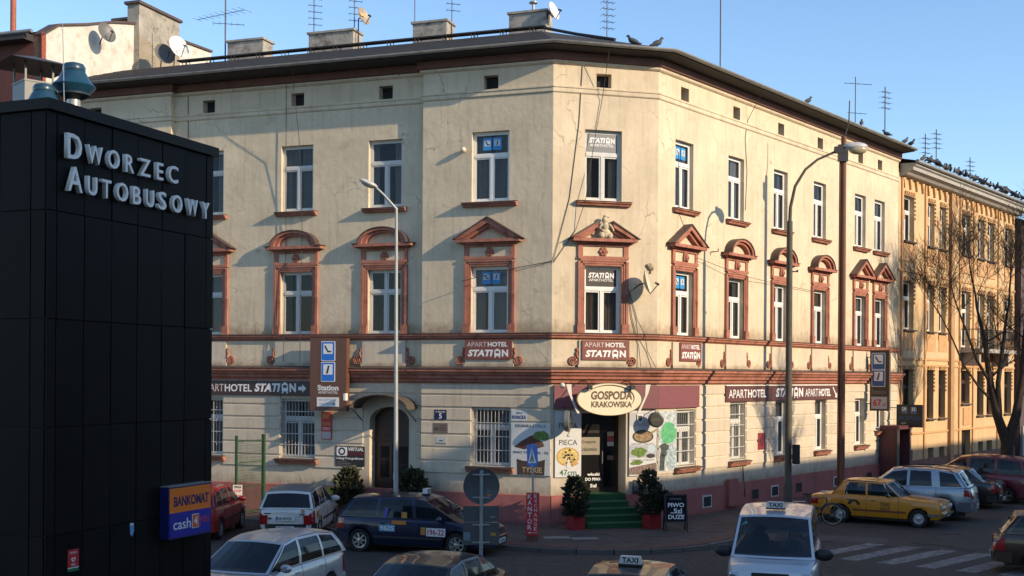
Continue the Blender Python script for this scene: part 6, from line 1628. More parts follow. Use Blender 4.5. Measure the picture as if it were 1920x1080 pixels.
tree('big dark bare forked tree in front of the ochre tenement', 21.95, 52.0, 0.0,
     [([(0, 0, 0), (0, 0, 1.0), (0.03, 0, 2.0)], [0.34, 0.27, 0.28], None),
      ([(0.0, 0, 1.75), (-0.45, 0, 3.0), (-0.75, 0.1, 4.6), (-0.95, 0.1, 6.2), (-1.25, 0.1, 7.4)], [0.24, 0.19, 0.14, 0.10, 0.06], 2.2),
      ([(-0.35, 0, 2.9), (-0.45, -0.1, 4.4), (-0.25, -0.1, 6.0), (-0.05, 0, 7.4)], [0.14, 0.11, 0.08, 0.055], 2.2),
      ([(-0.70, 0.1, 4.4), (-1.35, 0.0, 5.4), (-1.9, -0.1, 6.8)], [0.08, 0.06, 0.045], 2.2),
      ([(-0.55, 0.0, 3.5), (-1.2, 0.1, 4.2), (-1.9, 0.1, 5.2), (-2.3, 0.2, 6.2)], [0.07, 0.055, 0.045, 0.035], 1.9),
      ([(0.05, 0, 1.8), (0.45, 0.1, 3.0), (0.70, 0.1, 4.6), (0.80, 0.1, 6.4), (0.9, 0.1, 7.8)], [0.25, 0.20, 0.15, 0.10, 0.06], 2.2),
      ([(0.6, 0.1, 3.8), (1.35, 0.0, 4.8), (1.75, 0.0, 6.2)], [0.12, 0.09, 0.06], 2.0)], 5)
simple = [([(0, 0, 0), (0.05, 0, 1.5), (0.0, 0.05, 3.0), (0.1, 0, 4.4)], [0.20, 0.17, 0.15, 0.12], 2.6), ([(0.0, 0, 2.6), (-0.5, 0.2, 3.8), (-0.8, 0.3, 5.2)], [0.12, 0.10, 0.07], 2.2), ([(0.0, 0.0, 3.0), (0.5, -0.2, 4.3), (0.7, -0.3, 5.6)], [0.12, 0.09, 0.07], 2.2)]
tree('bare street tree just outside the right edge that nets the ochre tenement with shadow', 25.6, 49.6, 0.0, simple, 17)
tree('bare street tree outside the right edge that shades the lower side street front', 22.0, 37.0, 0.0, simple, 29)
# ================================================================== vehicles
def lerp(a, b, t): return a+(b-a)*t
def interp(tab, x):
    if x <= tab[0][0]: return tab[0][1]
    for (x0, y0), (x1, y1) in zip(tab, tab[1:]):
        if x <= x1:
            t = (x-x0)/(x1-x0) if x1 > x0 else 1
            return y0+(y1-y0)*t
    return tab[-1][1]
WHEELS = {}
def wheel_meshes(wr, style):
    k = (wr, style)
    if k in WHEELS: return WHEELS[k]
    w = 0.19; ri = wr*(0.66 if style != 'steel' else 0.60)
    ty = MB().lathe([(ri, -w*0.46), (wr*0.93, -w*0.5), (wr*0.985, -w*0.40), (wr, -w*0.2), (wr, w*0.2), (wr*0.985, w*0.40), (wr*0.93, w*0.5), (ri, w*0.46)], 30, 'y', caps=False).build('tyre', 50)
    rm = MB()
    if style == 'steel':
        rm.lathe([(ri, -w*0.43), (ri*0.95, -w*0.40), (ri*0.86, -w*0.34), (ri*0.70, -w*0.44), (ri*0.55, -w*0.40), (ri*0.35, -w*0.50), (ri*0.2, -w*0.56), (0.01, -w*0.58)], 26, 'y', caps=False)
    else:
        rm.lathe([(ri, -w*0.40), (ri*1.0, -w*0.46), (ri*0.90, -w*0.45), (ri*0.88, -w*0.1), (ri*0.86, 0.0), (0.02, 0.02)], 26, 'y', caps=False)
        rm.lathe([(ri*0.26, -w*0.1), (ri*0.26, -w*0.46), (ri*0.1, -w*0.50), (0.005, -w*0.50)], 16, 'y')
        ns = {'five': 5, 'seven': 7, 'six': 6}.get(style, 5)
        for i in range(ns):
            a = 2*math.pi*i/ns
            d = (math.cos(a), math.sin(a)); s = (-d[1], d[0]); t = ri*(0.13 if ns > 5 else 0.16)
            P = lambda rr, q, y: (d[0]*rr+s[0]*q, y, d[1]*rr+s[1]*q)
            vs = [P(ri*0.2, -t, -w*0.46), P(ri*0.2, t, -w*0.46), P(ri*0.93, t*0.75, -w*0.44), P(ri*0.93, -t*0.75, -w*0.44), P(ri*0.2, -t, -w*0.2), P(ri*0.2, t, -w*0.2), P(ri*0.93, t*0.75, -w*0.2), P(ri*0.93, -t*0.75, -w*0.2)]
            rm.add(vs, [(0,1,2,3),(7,6,5,4),(0,4,5,1),(1,5,6,2),(2,6,7,3),(3,7,4,0)])
    bk = MB().lathe([(ri*0.8, 0.0), (ri*0.8, 0.06)], 20, 'y').build('brake_disc')
    WHEELS[k] = (ty, rm.build('rim', 40), bk)
    return WHEELS[k]
INTER = pm('car_interior', (0.022, 0.022, 0.024), 0.8, 0.2, 6)
HLAMP = pm('headlamp_glass', (0.5, 0.52, 0.54), 0.08, 0.1, 8, metal=0.5)
TLAMP = pm('tail_lamp', (0.32, 0.012, 0.012), 0.15, 0.2, 14, coat=0.5)
ALAMP = pm('amber_lamp', (0.5, 0.16, 0.01), 0.15, 0.1, 10)
def paint(name, col, metal=0.0, rough=0.32): return pm(name, col, rough, 0.06, 2.5, metal=metal, coat=0.7, grime=(1.3, 0.55, 0.25, (0.75, 0.72, 0.68)))

def car(label, cat, S, x, y, head, pnt, grp='cars at the corner', wheel='five', extras=None, name='parked_car'):
    L, W, wb, fo, wr = S['L'], S['W'], S['wb'], S['fo'], S['wr']
    a = math.atan2(head[1], head[0])
    t = thing(name, label, cat, (x, y, ZR), a, grp)
    X = lambda d: L/2-d
    sill = S.get('sill', 0.20); ra = wr+0.065
    top = S['top']; plan = S.get('plan', [(0, 0.70), (0.10, 0.84), (0.35, 0.94), (0.9, 1.0), (L-0.8, 1.0), (L-0.3, 0.955), (L-0.08, 0.90), (L, 0.80)])
    low = S.get('low', [(0, 0.30), (0.12, sill+0.02), (0.5, sill), (L-0.5, sill), (L-0.1, sill+0.05), (L, 0.34)])
    ds = set(round(L*i/34, 3) for i in range(35)) | {0.03, 0.07, 0.12, L-0.03, L-0.07, L-0.14}
    for c in (fo, fo+wb):
        for i in range(-7, 8): ds.add(round(c+ra*i/7*0.999, 3))
        ds |= {round(c-ra*1.02, 3), round(c+ra*1.02, 3)}
    ds |= {round(d, 3) for d, _ in top}
    ds = sorted(d for d in ds if 0 <= d <= L)
    cr = S.get('crown', 0.035)
    def ring(d):
        hw = W/2*interp(plan, d); zt = interp(top, d); zb = interp(low, d)
        az = 0
        for c in (fo, fo+wb):
            if abs(d-c) < ra: az = max(az, wr+math.sqrt(ra*ra-(d-c)**2)-0.01)
        zm = 0.28+(zt-0.28)*0.52
        r = [(0.72*hw, max(zb, az)), (0.945*hw, max(zb+0.015, az)), (0.99*hw, max(zb+0.13, az)), (hw, max(zm, az+0.02)), (0.992*hw, max(zt-0.17, az+0.04)), (0.972*hw, zt-0.055), (0.94*hw, zt-0.012), (0.80*hw, zt+cr*0.35), (0.42*hw, zt+cr*0.85), (0, zt+cr)]
        return r
    def side_y(d, z):
        r = sorted([(zz, yy) for yy, zz in ring(d)[1:8]])
        return interp(r, z)
    mb = MB(); vs = []; fs = []
    nr = 19
    for d in ds:
        r = ring(d)
        full = r + [(-yy, zz) for yy, zz in reversed(r[:-1])]
        vs += [(X(d), yy, zz) for yy, zz in full]
    for i in range(len(ds)-1):
        for j in range(nr-1): fs.append((i*nr+j, i*nr+j+1, (i+1)*nr+j+1, (i+1)*nr+j))
        fs.append((i*nr+nr-1, i*nr, (i+1)*nr, (i+1)*nr+nr-1))
    fs.append(tuple(range(nr-1, -1, -1))); fs.append(tuple(range((len(ds)-1)*nr, len(ds)*nr)))
    mb.add(vs, fs)
    body = ob('body', mb, pnt, t, smooth=34)
    ob('underbody', MB().box(X(L-0.25), X(0.25), -W/2+0.24, W/2-0.24, 0.17, 0.62), PLAST, t)
    # glasshouse
    N_ = S['gh']; hb, hr = W/2*S.get('kb', 0.925), W/2*S.get('kr', 0.755)
    pw = S.get('pw', [0.10]*len(N_)); solid = S.get('solid', ())
    gcr = S.get('gcrown', 0.05)
    def sp(db, zb, dr, zr, v, sg, out=0.0):
        return (X(lerp(db, dr, v)), sg*(lerp(hb, hr, v)+0.03*math.sin(math.pi*v)+out), lerp(zb, zr, v))
    pil = MB(); VS = [0.0, 0.06, 0.35, 0.65, 0.92, 1.0]
    glasses = []
    pc = S.get('pillar_mat', pnt)
    def strip(mbx, c0, c1, v0, v1, sg, out=0.0, nseg=3):
        for k in range(nseg):
            va, vb = lerp(v0, v1, k/nseg), lerp(v0, v1, (k+1)/nseg)
            q = [sp(*c0, va, sg, out), sp(*c1, va, sg, out), sp(*c1, vb, sg, out), sp(*c0, vb, sg, out)]
            mbx.quad(*(q if sg < 0 else q[::-1]))
    for sg in (-1, 1):
        for i in range(len(N_)):
            db, zb, dr, zr = N_[i]; w = pw[i]/2
            c0 = (db-w, zb, dr-w, zr) if i > 0 else (db, zb, dr, zr)
            c1 = (db+w, zb, dr+w, zr) if i < len(N_)-1 else (db, zb, dr, zr)
            strip(pil, c1 if False else c0, c1, 0, 1, sg)
            if i < len(N_)-1:
                e = N_[i+1]; w2 = pw[i+1]/2
                g0 = c1; g1 = (e[0]-w2, e[1], e[2]-w2, e[3]) if i+1 < len(N_)-1 else (e[0]-w2*2, e[1], e[2]-w2*2, e[3])
                if i+1 == len(N_)-1: strip(pil, g1, (e[0], e[1], e[2], e[3]), 0, 1, sg)
                if i in solid: strip(pil, g0, g1, 0, 1, sg); continue
                strip(pil, g0, g1, 0, 0.05, sg, nseg=1); strip(pil, g0, g1, 0.91, 1, sg, nseg=1)
                gm = MB(); strip(gm, g0, g1, 0.05, 0.91, sg, -0.008)
                glasses.append(ob('side_window', gm, CARGLASS, t, smooth=60))
    # windscreen and rear window with their frames
    def screen(nd, sgn, bow_b, bow_r, gname, wmax, v0, v1):
        db, zb, dr, zr = nd; gm = MB()
        def P(w, v, o=0.0):
            d = lerp(db+sgn*bow_b*(1-w*w), dr+sgn*bow_r*(1-w*w), v)+sgn*o
            return (X(d), w*(lerp(hb, hr, v)), lerp(zb+cr*0.4*(1-w*w), zr+gcr*(1-w*w), v))
        ws = [-1, -wmax, -wmax*0.66, -wmax*0.33, 0, wmax*0.33, wmax*0.66, wmax, 1]; vv = [0, v0, lerp(v0, v1, .33), lerp(v0, v1, .66), v1, 1]
        for i in range(8):
            for j in range(5):
                inn = 1 <= i <= 6 and 1 <= j <= 3
                tgt = gm if inn else pil; o = -0.006 if inn else 0
                q = [P(ws[i], vv[j], o), P(ws[i+1], vv[j], o), P(ws[i+1], vv[j+1], o), P(ws[i], vv[j+1], o)]
                tgt.quad(*(q if sgn > 0 else q[::-1]))
        return ob(gname, gm, S.get('rear_glass', CARGLASS) if sgn > 0 else CARGLASS, t, smooth=60)
    wsn = screen(N_[0], -1, S.get('bow', 0.16), 0.10, 'windscreen', 0.93, 0.05, 0.95)
    rwn = screen(N_[-1], 1, 0.06, 0.05, 'rear_window', S.get('rw', 0.88), S.get('rv', (0.10, 0.90))[0], S.get('rv', (0.10, 0.90))[1])
    ob('pillars', pil, pc, t, smooth=50)
    # roof skin
    rp = [(n_[2], n_[3]) for n_ in N_]; M_ = 14; K = 12
    vs = []; fs = []
    for i in range(M_+1):
        d = lerp(rp[0][0], rp[-1][0], i/M_); z = interp(rp, d)
        e = -0.10*max(0, 1-i/2.0) + 0.05*max(0, 1-(M_-i)/2.0)
        for j in range(K+1):
            w = -1+2*j/K
            vs.append((X(d+e*(1-w*w)), w*hr, z+gcr*(1-w*w)*(1.0)+0.012*(1-abs(2*i/M_-1)**3)))
    for i in range(M_):
        for j in range(K): fs.append((i*(K+1)+j, i*(K+1)+j+1, (i+1)*(K+1)+j+1, (i+1)*(K+1)+j))
    roof_ = ob('roof', MB().add(vs, fs), S.get('roof_mat', pnt), t, smooth=60)
    if S.get('rails'):
        for sg in (-1, 1):
            ob('roof_rail', MB().tube([(X(lerp(rp[0][0], rp[-1][0], f)), sg*hr*0.93, interp(rp, lerp(rp[0][0], rp[-1][0], f))+h_) for f, h_ in ((.12, .02), (.16, .07), (.5, .085), (.86, .07), (.92, .01))], 0.018, 6), PLAST, t)
    # cabin
    zc = N_[1][1]
    fl = MB(); fl.box(X(N_[-1][0]-0.25), X(N_[0][0]+0.25), -hb+0.06, hb-0.06, zc-0.10, zc+cr+0.012)
    ob('cabin_floor', fl, INTER, t)
    s0 = N_[1][0]-0.15
    for d_ in ([s0, s0+0.85] if len(N_) > 3 else [s0]):
        for sg in (-1, 1):
            st_ = ob('seat', MB().ball((X(d_), sg*W*0.21, zc), 0.10, 0.22, 0.30, 10, 7), INTER, t, smooth=60)
            ob('headrest', MB().ball((X(d_+0.04), sg*W*0.21, zc+0.33), 0.05, 0.12, 0.085, 8, 6), INTER, st_, smooth=60)
    ob('steering_wheel', MB().tube([(X(N_[0][0]+0.55)+0.05*math.sin(q), W*0.21+0.17*math.cos(q), zc+0.03+0.15*math.sin(q)) for q in [2*math.pi*i/16 for i in range(17)]], 0.016, 5, caps=False), PLAST, t)
    # wheels
    ty, rm, bk = wheel_meshes(wr, wheel)
    for d_ in (fo, fo+wb):
        for sg in (-1, 1):
            w_ = ob('wheel', bk, PLAST, t, (X(d_), sg*(W/2-0.105), wr), 0 if sg < 0 else math.pi)
            ob('tyre', ty, TYRE, w_); ob('rim', rm, S.get('rim_mat', RIM), w_)
    # panel gaps
    def seam(d, z0=None, z1=None):
        for sg in (-1, 1):
            r = ring(d); pts = [(X(d), sg*(yy+0.0005), zz) for yy, zz in r[1:7]]
            ob('door_gap', MB().tube(pts, 0.0055, 4), PLAST, t)
    for d_ in S.get('seams', [N_[0][0]+0.12, N_[1][0], N_[2][0]]): seam(d_)
    hz = interp(top, N_[1][0])-0.14
    for d_ in (N_[1][0]-0.22, N_[2][0]-0.2):
        for sg in (-1, 1): ob('door_handle', MB().box(X(d_)-0.09, X(d_)+0.07, sg*W/2*0.985-0.018, sg*W/2*0.985+0.018, hz-0.018, hz+0.018), S.get('handle', pnt), t)
    mz = S.get('mould', 0.52)
    if mz:
        for sg in (-1, 1): ob('side_moulding', MB().box(X(fo+wb-ra-0.04), X(fo+ra+0.04), sg*W/2-0.012, sg*W/2+0.010, mz-0.028, mz+0.028), S.get('mould_mat', PLAST), t)
    # mirrors
    for sg in (-1, 1):
        c = (X(N_[0][0]+S.get('mir', 0.38)), sg*(hb+0.17), N_[0][1]+0.07)
        ms = S.get('mirs', 1.0)
        m_ = ob('wing_mirror', MB().ball(c, 0.075*ms, 0.13*ms, 0.085*ms, 12, 8), S.get('mirror', pnt), t, smooth=60)
        ob('mirror_stalk', MB().tube([(c[0], sg*(hb-0.02), c[2]-0.06), (c[0], sg*(hb+0.10), c[2]-0.03)], 0.025, 6), PLAST, m_)
    # lamps, bumpers, grille, plates
    fz = S.get('fz', 0.60)
    for sg in (-1, 1):
        hl_ = MB().ball((0, 0, 0), 0.15, 0.20, 0.085, 14, 8).xf(Matrix.Translation((X(0.20), sg*W*0.355, fz)) @ Matrix.Rotation(-sg*0.45, 4, 'Z'))
        ob('headlight', hl_, HLAMP, t, smooth=60)
        tz0, tz1 = S.get('tail', (0.55, 0.90)); td = S.get('taild', 0.06)
        tm = MB(); tw = S.get('tw', 0.16); g = []
        for d_ in (L-td-0.20, L-td-0.10, L-td, L-0.03, L):
            z1_ = min(tz1, interp(top, d_)-0.05); z0_ = min(tz0, z1_-0.1)
            g.append([(X(d_), sg*(side_y(d_, lerp(z0_, z1_, k/4))+0.008), lerp(z0_, z1_, k/4)) for k in range(5)])
        g[-1] = [(x_-0.012, y_, z_) for x_, y_, z_ in g[-1]]
        g.append([(x_, sg*(abs(y_)-tw), z_) for x_, y_, z_ in g[-1]])
        for ca_, cb_ in zip(g, g[1:]):
            for k in range(4):
                q_ = [ca_[k], cb_[k], cb_[k+1], ca_[k+1]]; tm.quad(*(q_ if sg < 0 else q_[::-1]))
        ob('taillight', tm, TLAMP, t, smooth=50)
    bm = S.get('bumper', pnt)
    for d0, sg in ((0, 1), (L, -1)):
        q = [interp(plan, 0.10)*W/2, interp(plan, 0.4)*W/2] if sg > 0 else [interp(plan, L-0.08)*W/2, interp(plan, L-0.4)*W/2]
        e = -0.05*sg
        pts = [(X(d0+sg*0.42), -q[1]-0.014), (X(d0+sg*0.10)+0.02*sg, -q[0]-0.02), (X(d0+e*1.0), -q[0]*0.62), (X(d0+e*1.25), 0), (X(d0+e*1.0), q[0]*0.62), (X(d0+sg*0.10)+0.02*sg, q[0]+0.02), (X(d0+sg*0.42), q[1]+0.014), (X(d0+sg*0.42), 0)]
        bz = S.get('bz', (0.27, 0.50))
        b_ = ob('bumper', MB().prismz(pts if sg > 0 else pts[::-1], *bz), bm, t)
        if S.get('plate_on_tail') and sg < 0: continue
        pl = ob('number_plate', MB().box(-0.26, 0.26, -0.006, 0.006, -0.055, 0.055), INK_W, t, (X(d0+e*1.25)+0.012*sg, 0, sum(bz)/2), math.pi/2 if sg > 0 else -math.pi/2)
        ob('plate_text', MB().mesh(txt('KR 859GK', 0.07, 0.42, 0.01), dy=-0.0065), INK_K, pl)
    ob('grille', MB().box(X(0.12), X(0.02), -W*0.2, W*0.2, fz-0.07, fz+0.06), PLAST, t)
    if extras: extras(t, X, W, ring, S)
    return t

def taxi_sign(t, x, z, s='TAXI', rot=math.pi/2, w=0.34):
    q = ob('taxi_sign', MB().prism([(-w/2, 0), (w/2, 0), (w/2*0.86, 0.13), (-w/2*0.86, 0.13)], -0.06, 0.06), flat('taxi_box', (0.62, 0.62, 0.60), 0.4), t, (x, 0, z), rot)
    ob('taxi_lettering', MB().mesh(txt(s, 0.095, w*0.72, 0.03), dy=-0.0605, dz=0.065), INK_K, q)
    ob('sign_base', MB().box(-w/2-0.01, w/2+0.01, -0.07, 0.07, -0.03, 0.0), PLAST, q)
def side_print(t, X, W, d, z, w, h, s, ink, back=None, sg=-1, hh=None):
    q = None
    y = sg*(W/2+0.004); r_ = 0 if sg < 0 else math.pi
    if back:
        q = ob('door_sticker', MB().box(-w/2, w/2, -0.002, 0.0, -h/2, h/2), back, t, (X(d), y, z), r_)
    if s:
        ob('door_lettering', MB().mesh(txt(s, hh or h*0.7, w*0.86, 0.02), dy=-0.0025), ink, q or t, (0, 0, 0) if q else (X(d), y, z), 0 if q else r_)

WAG = dict(L=4.27, W=1.70, wb=2.52, fo=0.82, wr=0.295, top=[(0, 0.52), (0.05, 0.66), (0.3, 0.76), (1.15, 0.90), (1.3, 0.91), (4.0, 0.92), (4.2, 0.90), (4.27, 0.80)],
           gh=[(1.12, 0.90, 1.88, 1.37), (2.22, 0.91, 2.28, 1.43), (3.14, 0.91, 3.10, 1.43), (4.17, 0.92, 3.86, 1.37)], pw=[0.10, 0.10, 0.10, 0.16], rw=0.90, rv=(0.06, 0.86), bumper=PLAST, plate_on_tail=False)
# --- white estate, tail to the viewer
def ex_white(t, X, W, ring, S):
    pl = ob('number_plate', MB().box(-0.27, 0.27, -0.012, 0.006, -0.065, 0.065), INK_W, t, (X(4.275)-0.02, -0.0, 0.66), -math.pi/2)
    ob('plate_band', MB().box(-0.27, -0.225, -0.0135, -0.0122, -0.06, 0.06), BLUE, pl); ob('plate_text', MB().mesh(txt('KR 859GK', 0.08, 0.42, 0.01), dy=-0.0125), INK_K, pl)
    ob('tailgate_badge', MB().box(-0.09, 0.09, -0.012, 0.0, -0.015, 0.015), IRON, t, (X(4.275), 0.52, 0.80), -math.pi/2); ob('tailgate_badge', MB().box(-0.07, 0.07, -0.012, 0.0, -0.012, 0.012), IRON, t, (X(4.275), -0.48, 0.78), -math.pi/2)
    ob('tailgate_emblem', MB().prism(ell(0.05, 0.03, 16), -0.014, 0.0), CHROME, t, (X(4.275), 0.45, 0.66), -math.pi/2)
    ob('round_sticker', MB().prism(ell(0.055, 0.055, 16), -0.012, 0.0), flat('estate_sticker', (0.5, 0.3, 0.12)), t, (X(4.275), -0.50, 0.87), -math.pi/2)
    ob('roof_aerial', MB().tube([(X(2.0), 0, 1.46), (X(2.3), 0, 1.72)], 0.006, 4), PLAST, t)
    for k, (d, z, c) in enumerate(((3.7, 0.75, (0.6, 0.35, 0.05)), (3.5, 0.62, (0.55, 0.3, 0.1)), (2.8, 0.85, (0.5, 0.5, 0.48)))): side_print(t, X, W, d, z, 0.22, 0.18, None, None, flat('wsticker_%d' % k, c))
    ob('rear_wiper', MB().tube([(X(4.22), 0.0, 0.97), (X(4.17), 0.38, 1.02)], 0.01, 4), PLAST, t)
SW = dict(WAG, roof_mat=pm('grey_car_roof', (0.16, 0.155, 0.15), 0.45, 0.1, 3, coat=0.3), tail=(0.48, 0.86), tw=0.16, rear_glass=pm('dark_rear_glass', (0.008, 0.009, 0.010), 0.05, 0.1, 3, alpha=0.95), mirs=1.1)  # roof skin greyer and darker than the white body
car('white estate car seen from behind, parked facing the left wing', 'car', SW, -6.42, 35.75, (0.02, 1), paint('white_paint', (0.62, 0.61, 0.57)), extras=ex_white, wheel='steel')
# --- red hatchback half hidden by the station block
RH = dict(WAG, L=3.95, wb=2.45, top=[(0, 0.52), (0.05, 0.66), (0.3, 0.78), (1.05, 0.92), (3.75, 0.96), (3.88, 0.90), (3.95, 0.75)],
          gh=[(1.0, 0.92, 1.75, 1.40), (2.1, 0.94, 2.15, 1.46), (2.95, 0.95, 2.9, 1.45), (3.75, 0.97, 3.40, 1.38)], tail=(0.55, 1.0), bumper=paint('red_paint', (0.26, 0.018, 0.018)))
car('dark red hatchback mostly hidden behind the station block', 'car', RH, -9.2, 35.3, (0.02, 1), paint('red_paint', (0.26, 0.018, 0.018)))
# --- silver estate in the foreground
AS = dict(WAG, L=4.29, W=1.71, wb=2.61, top=[(0, 0.55), (0.05, 0.68), (0.3, 0.78), (1.05, 0.94), (1.3, 0.95), (4.05, 0.98), (4.22, 0.94), (4.29, 0.80)],
          gh=[(1.0, 0.94, 1.85, 1.42), (2.25, 0.96, 2.30, 1.49), (3.20, 0.97, 3.15, 1.48), (4.20, 0.98, 3.86, 1.41)], pw=[0.10, 0.09, 0.08, 0.15], rails=False, bumper=paint('silver_paint', (0.58, 0.60, 0.60), 0.45))
car('silver estate car in the foreground beside the station block', 'car', AS, -5.02, 23.85, (-0.334, -0.943), paint('silver_paint', (0.58, 0.60, 0.60), 0.45))
# --- dark blue people carrier taxi
def ex_blue(t, X, W, ring, S):
    taxi_sign(t, X(2.1), 1.56, 'TAXI', math.pi/2, 0.36)
    side_print(t, X, W, 2.90, 0.68, 0.46, 0.18, '9625', INK_W, flat('sticker_sky', (0.12, 0.34, 0.5)))
    side_print(t, X, W, 2.55, 0.84, 0.42, 0.10, None, None, flat('sticker_amber', (0.6, 0.22, 0.03)))
    side_print(t, X, W, 1.50, 0.62, 0.54, 0.22, '196-22', flat('phone_red', (0.4, 0.02, 0.06)), INK_W)
    side_print(t, X, W, 1.86, 0.64, 0.13, 0.20, None, None, flat('sticker_amber2', (0.55, 0.24, 0.03)))
    ob('window_sticker', MB().box(-0.08, 0.08, -0.003, 0, -0.08, 0.08), flat('sticker_amber3', (0.55, 0.26, 0.06)), t, (X(2.42), -0.852, 1.04), 0); ob('window_sticker', MB().box(-0.05, 0.05, -0.003, 0, -0.14, 0.14), flat('sticker_violet', (0.10, 0.12, 0.4)), t, (X(2.95), -0.845, 1.08), (0, 0.2, 0))
MPV = dict(L=4.45, W=1.80, wb=2.78, fo=0.93, wr=0.31, sill=0.21, top=[(0, 0.52), (0.05, 0.66), (0.35, 0.78), (0.95, 0.90), (1.2, 0.92), (4.2, 0.95), (4.38, 0.92), (4.45, 0.8)],
           gh=[(0.92, 0.90, 1.88, 1.42), (2.12, 0.93, 2.22, 1.49), (3.22, 0.94, 3.18, 1.49), (4.36, 0.95, 4.02, 1.41)], pw=[0.10, 0.10, 0.10, 0.16], mir=0.45, mould=0.44, bumper=paint('navy_paint', (0.010, 0.014, 0.045), 0.3), tail=(0.62, 0.92), bz=(0.26, 0.50), fz=0.60)
car('dark blue estate taxi with door stickers in front of the street door', 'taxi', MPV, -2.43, 32.2, (0.957, -0.289), paint('navy_paint', (0.010, 0.014, 0.045), 0.3), extras=ex_blue, wheel='seven', name='taxi')
# --- dark saloon and dark taxi cut by the lower edge
SED = dict(L=4.6, W=1.76, wb=2.70, fo=0.88, wr=0.315, top=[(0, 0.55), (0.05, 0.68), (0.35, 0.80), (1.2, 0.95), (1.4, 0.96), (3.9, 0.99), (4.5, 0.98), (4.6, 0.85)],
           gh=[(1.15, 0.95, 2.0, 1.38), (2.42, 0.97, 2.5, 1.45), (3.32, 0.98, 3.22, 1.43), (4.05, 0.99, 3.50, 1.38)], pw=[0.10, 0.08, 0.10, 0.14], tail=(0.62, 0.92))
car('glossy black saloon in the foreground behind the traffic sign', 'car', dict(SED, bumper=paint('black_paint', (0.012, 0.011, 0.011))), -1.57, 21.3, (-0.34, -0.94), paint('black_paint', (0.012, 0.011, 0.011)))
car('dark taxi with a white roof box at the bottom centre', 'taxi', dict(SED, bumper=paint('dark_brown_paint', (0.030, 0.022, 0.018), 0.4)), 2.05, 20.35, (-0.30, -0.95), paint('dark_brown_paint', (0.030, 0.022, 0.018), 0.4), name='taxi',
    extras=lambda t, X, W, ring, S: (taxi_sign(t, X(2.45), 1.53, 'TAXI', math.pi/2, 0.40), ob('roof_aerial', MB().tube([(X(3.3), 0, 1.46), (X(3.5), 0, 1.75)], 0.005, 4), PLAST, t)))
# --- white taxi van with its driver
def ex_van(t, X, W, ring, S):
    taxi_sign(t, X(1.85), 1.955, 'TAXI', math.pi/2, 0.40)
    ob('windscreen_sticker', MB().box(-0.07, 0.07, -0.003, 0.003, -0.03, 0.03), flat('sticker_teal', (0.08, 0.36, 0.38)), t, (X(1.33), -0.62, 1.64), (0, -0.7, math.pi/2))
    ob('wiper', MB().tube([(X(0.78), -0.35, 1.03), (X(0.80), 0.35, 1.07)], 0.012, 4), PLAST, t); ob('wiper', MB().tube([(X(0.80), 0.2, 1.03), (X(0.86), 0.72, 1.07)], 0.012, 4), PLAST, t)
    for sg in (-1, 1): ob('bonnet_crease', MB().tube([(X(0.80), sg*0.60, 1.0), (X(0.35), sg*0.42, 0.905)], 0.014, 6), paint('pale_silver_paint', (0.56, 0.58, 0.60), 0.35), t)
VAN = dict(L=4.35, W=1.87, wb=2.85, fo=0.85, wr=0.315, top=[(0, 0.62), (0.06, 0.82), (0.3, 0.92), (0.85, 1.01), (1.1, 1.04), (4.1, 1.08), (4.28, 1.06), (4.35, 0.9)],
           gh=[(0.82, 1.01, 1.52, 1.80), (2.10, 1.05, 2.16, 1.87), (3.10, 1.06, 3.10, 1.87), (4.28, 1.08, 4.12, 1.80)], pw=[0.10, 0.10, 0.12, 0.2], kr=0.80, mir=0.30, mirror=PLAST, mirs=1.55, tail=(0.8, 1.4), fz=0.75, bumper=paint('pale_silver_paint', (0.56, 0.58, 0.60), 0.35), bow=0.20)
VT = car('pale silver taxi van facing the viewer with a driver at the wheel', 'taxi', VAN, 5.86, 25.9, (-0.276, -0.961), paint('pale_silver_paint', (0.56, 0.58, 0.60), 0.35), extras=ex_van, name='taxi')
# driver: one continuous figure, seated, hands at the wheel
va = math.atan2(-0.961, -0.276)
SKIN = pm('skin', (0.42, 0.25, 0.17), 0.6, 0.1, 10)
def driver():
    pts = [(0, 0, 0.0), (0, 0, 0.22), (0.02, 0, 0.42), (0.03, 0, 0.50), (0.06, 0, 0.60), (0.07, 0, 0.70),      # hips .. head
           (0.02, 0.19, 0.40), (0.10, 0.26, 0.18), (0.36, 0.17, 0.20), (0.44, 0.15, 0.22), (0.02, -0.19, 0.40), (0.10, -0.26, 0.18), (0.36, -0.17, 0.20), (0.44, -0.15, 0.22),
           (0.22, 0.10, -0.02), (0.46, 0.11, 0.0), (0.22, -0.10, -0.02), (0.46, -0.11, 0.0)]
    ed = [(0, 1), (1, 2), (2, 3), (3, 4), (4, 5), (2, 6), (6, 7), (7, 8), (8, 9), (2, 10), (10, 11), (11, 12), (12, 13), (0, 14), (14, 15), (0, 16), (16, 17)]
    rr = [0.15, 0.14, 0.13, 0.055, 0.095, 0.085, 0.075, 0.055, 0.042, 0.035, 0.075, 0.055, 0.042, 0.035, 0.085, 0.07, 0.085, 0.07]
    me = bpy.data.meshes.new('person'); me.from_pydata(pts, ed, [])
    o = bpy.data.objects.new('person', me); COL.objects.link(o)
    m = o.modifiers.new('skin', 'SKIN'); m.use_smooth_shade = True
    for v, r_ in zip(me.skin_vertices[0].data, rr): v.radius = (r_, r_)
    me.skin_vertices[0].data[0].use_root = True
    o.modifiers.new('sub', 'SUBSURF').levels = 2; o.modifiers['sub'].render_levels = 2
    return o
P_ = driver()
P_.data.materials.append(SKIN)
lx, ly = VAN['L']/2-1.95, VAN['W']*0.21
c_, s_ = math.cos(va), math.sin(va)
P_.location = (5.86+c_*lx-s_*ly, 25.9+s_*lx+c_*ly, ZR+0.80); P_.rotation_euler = (0, 0, va)
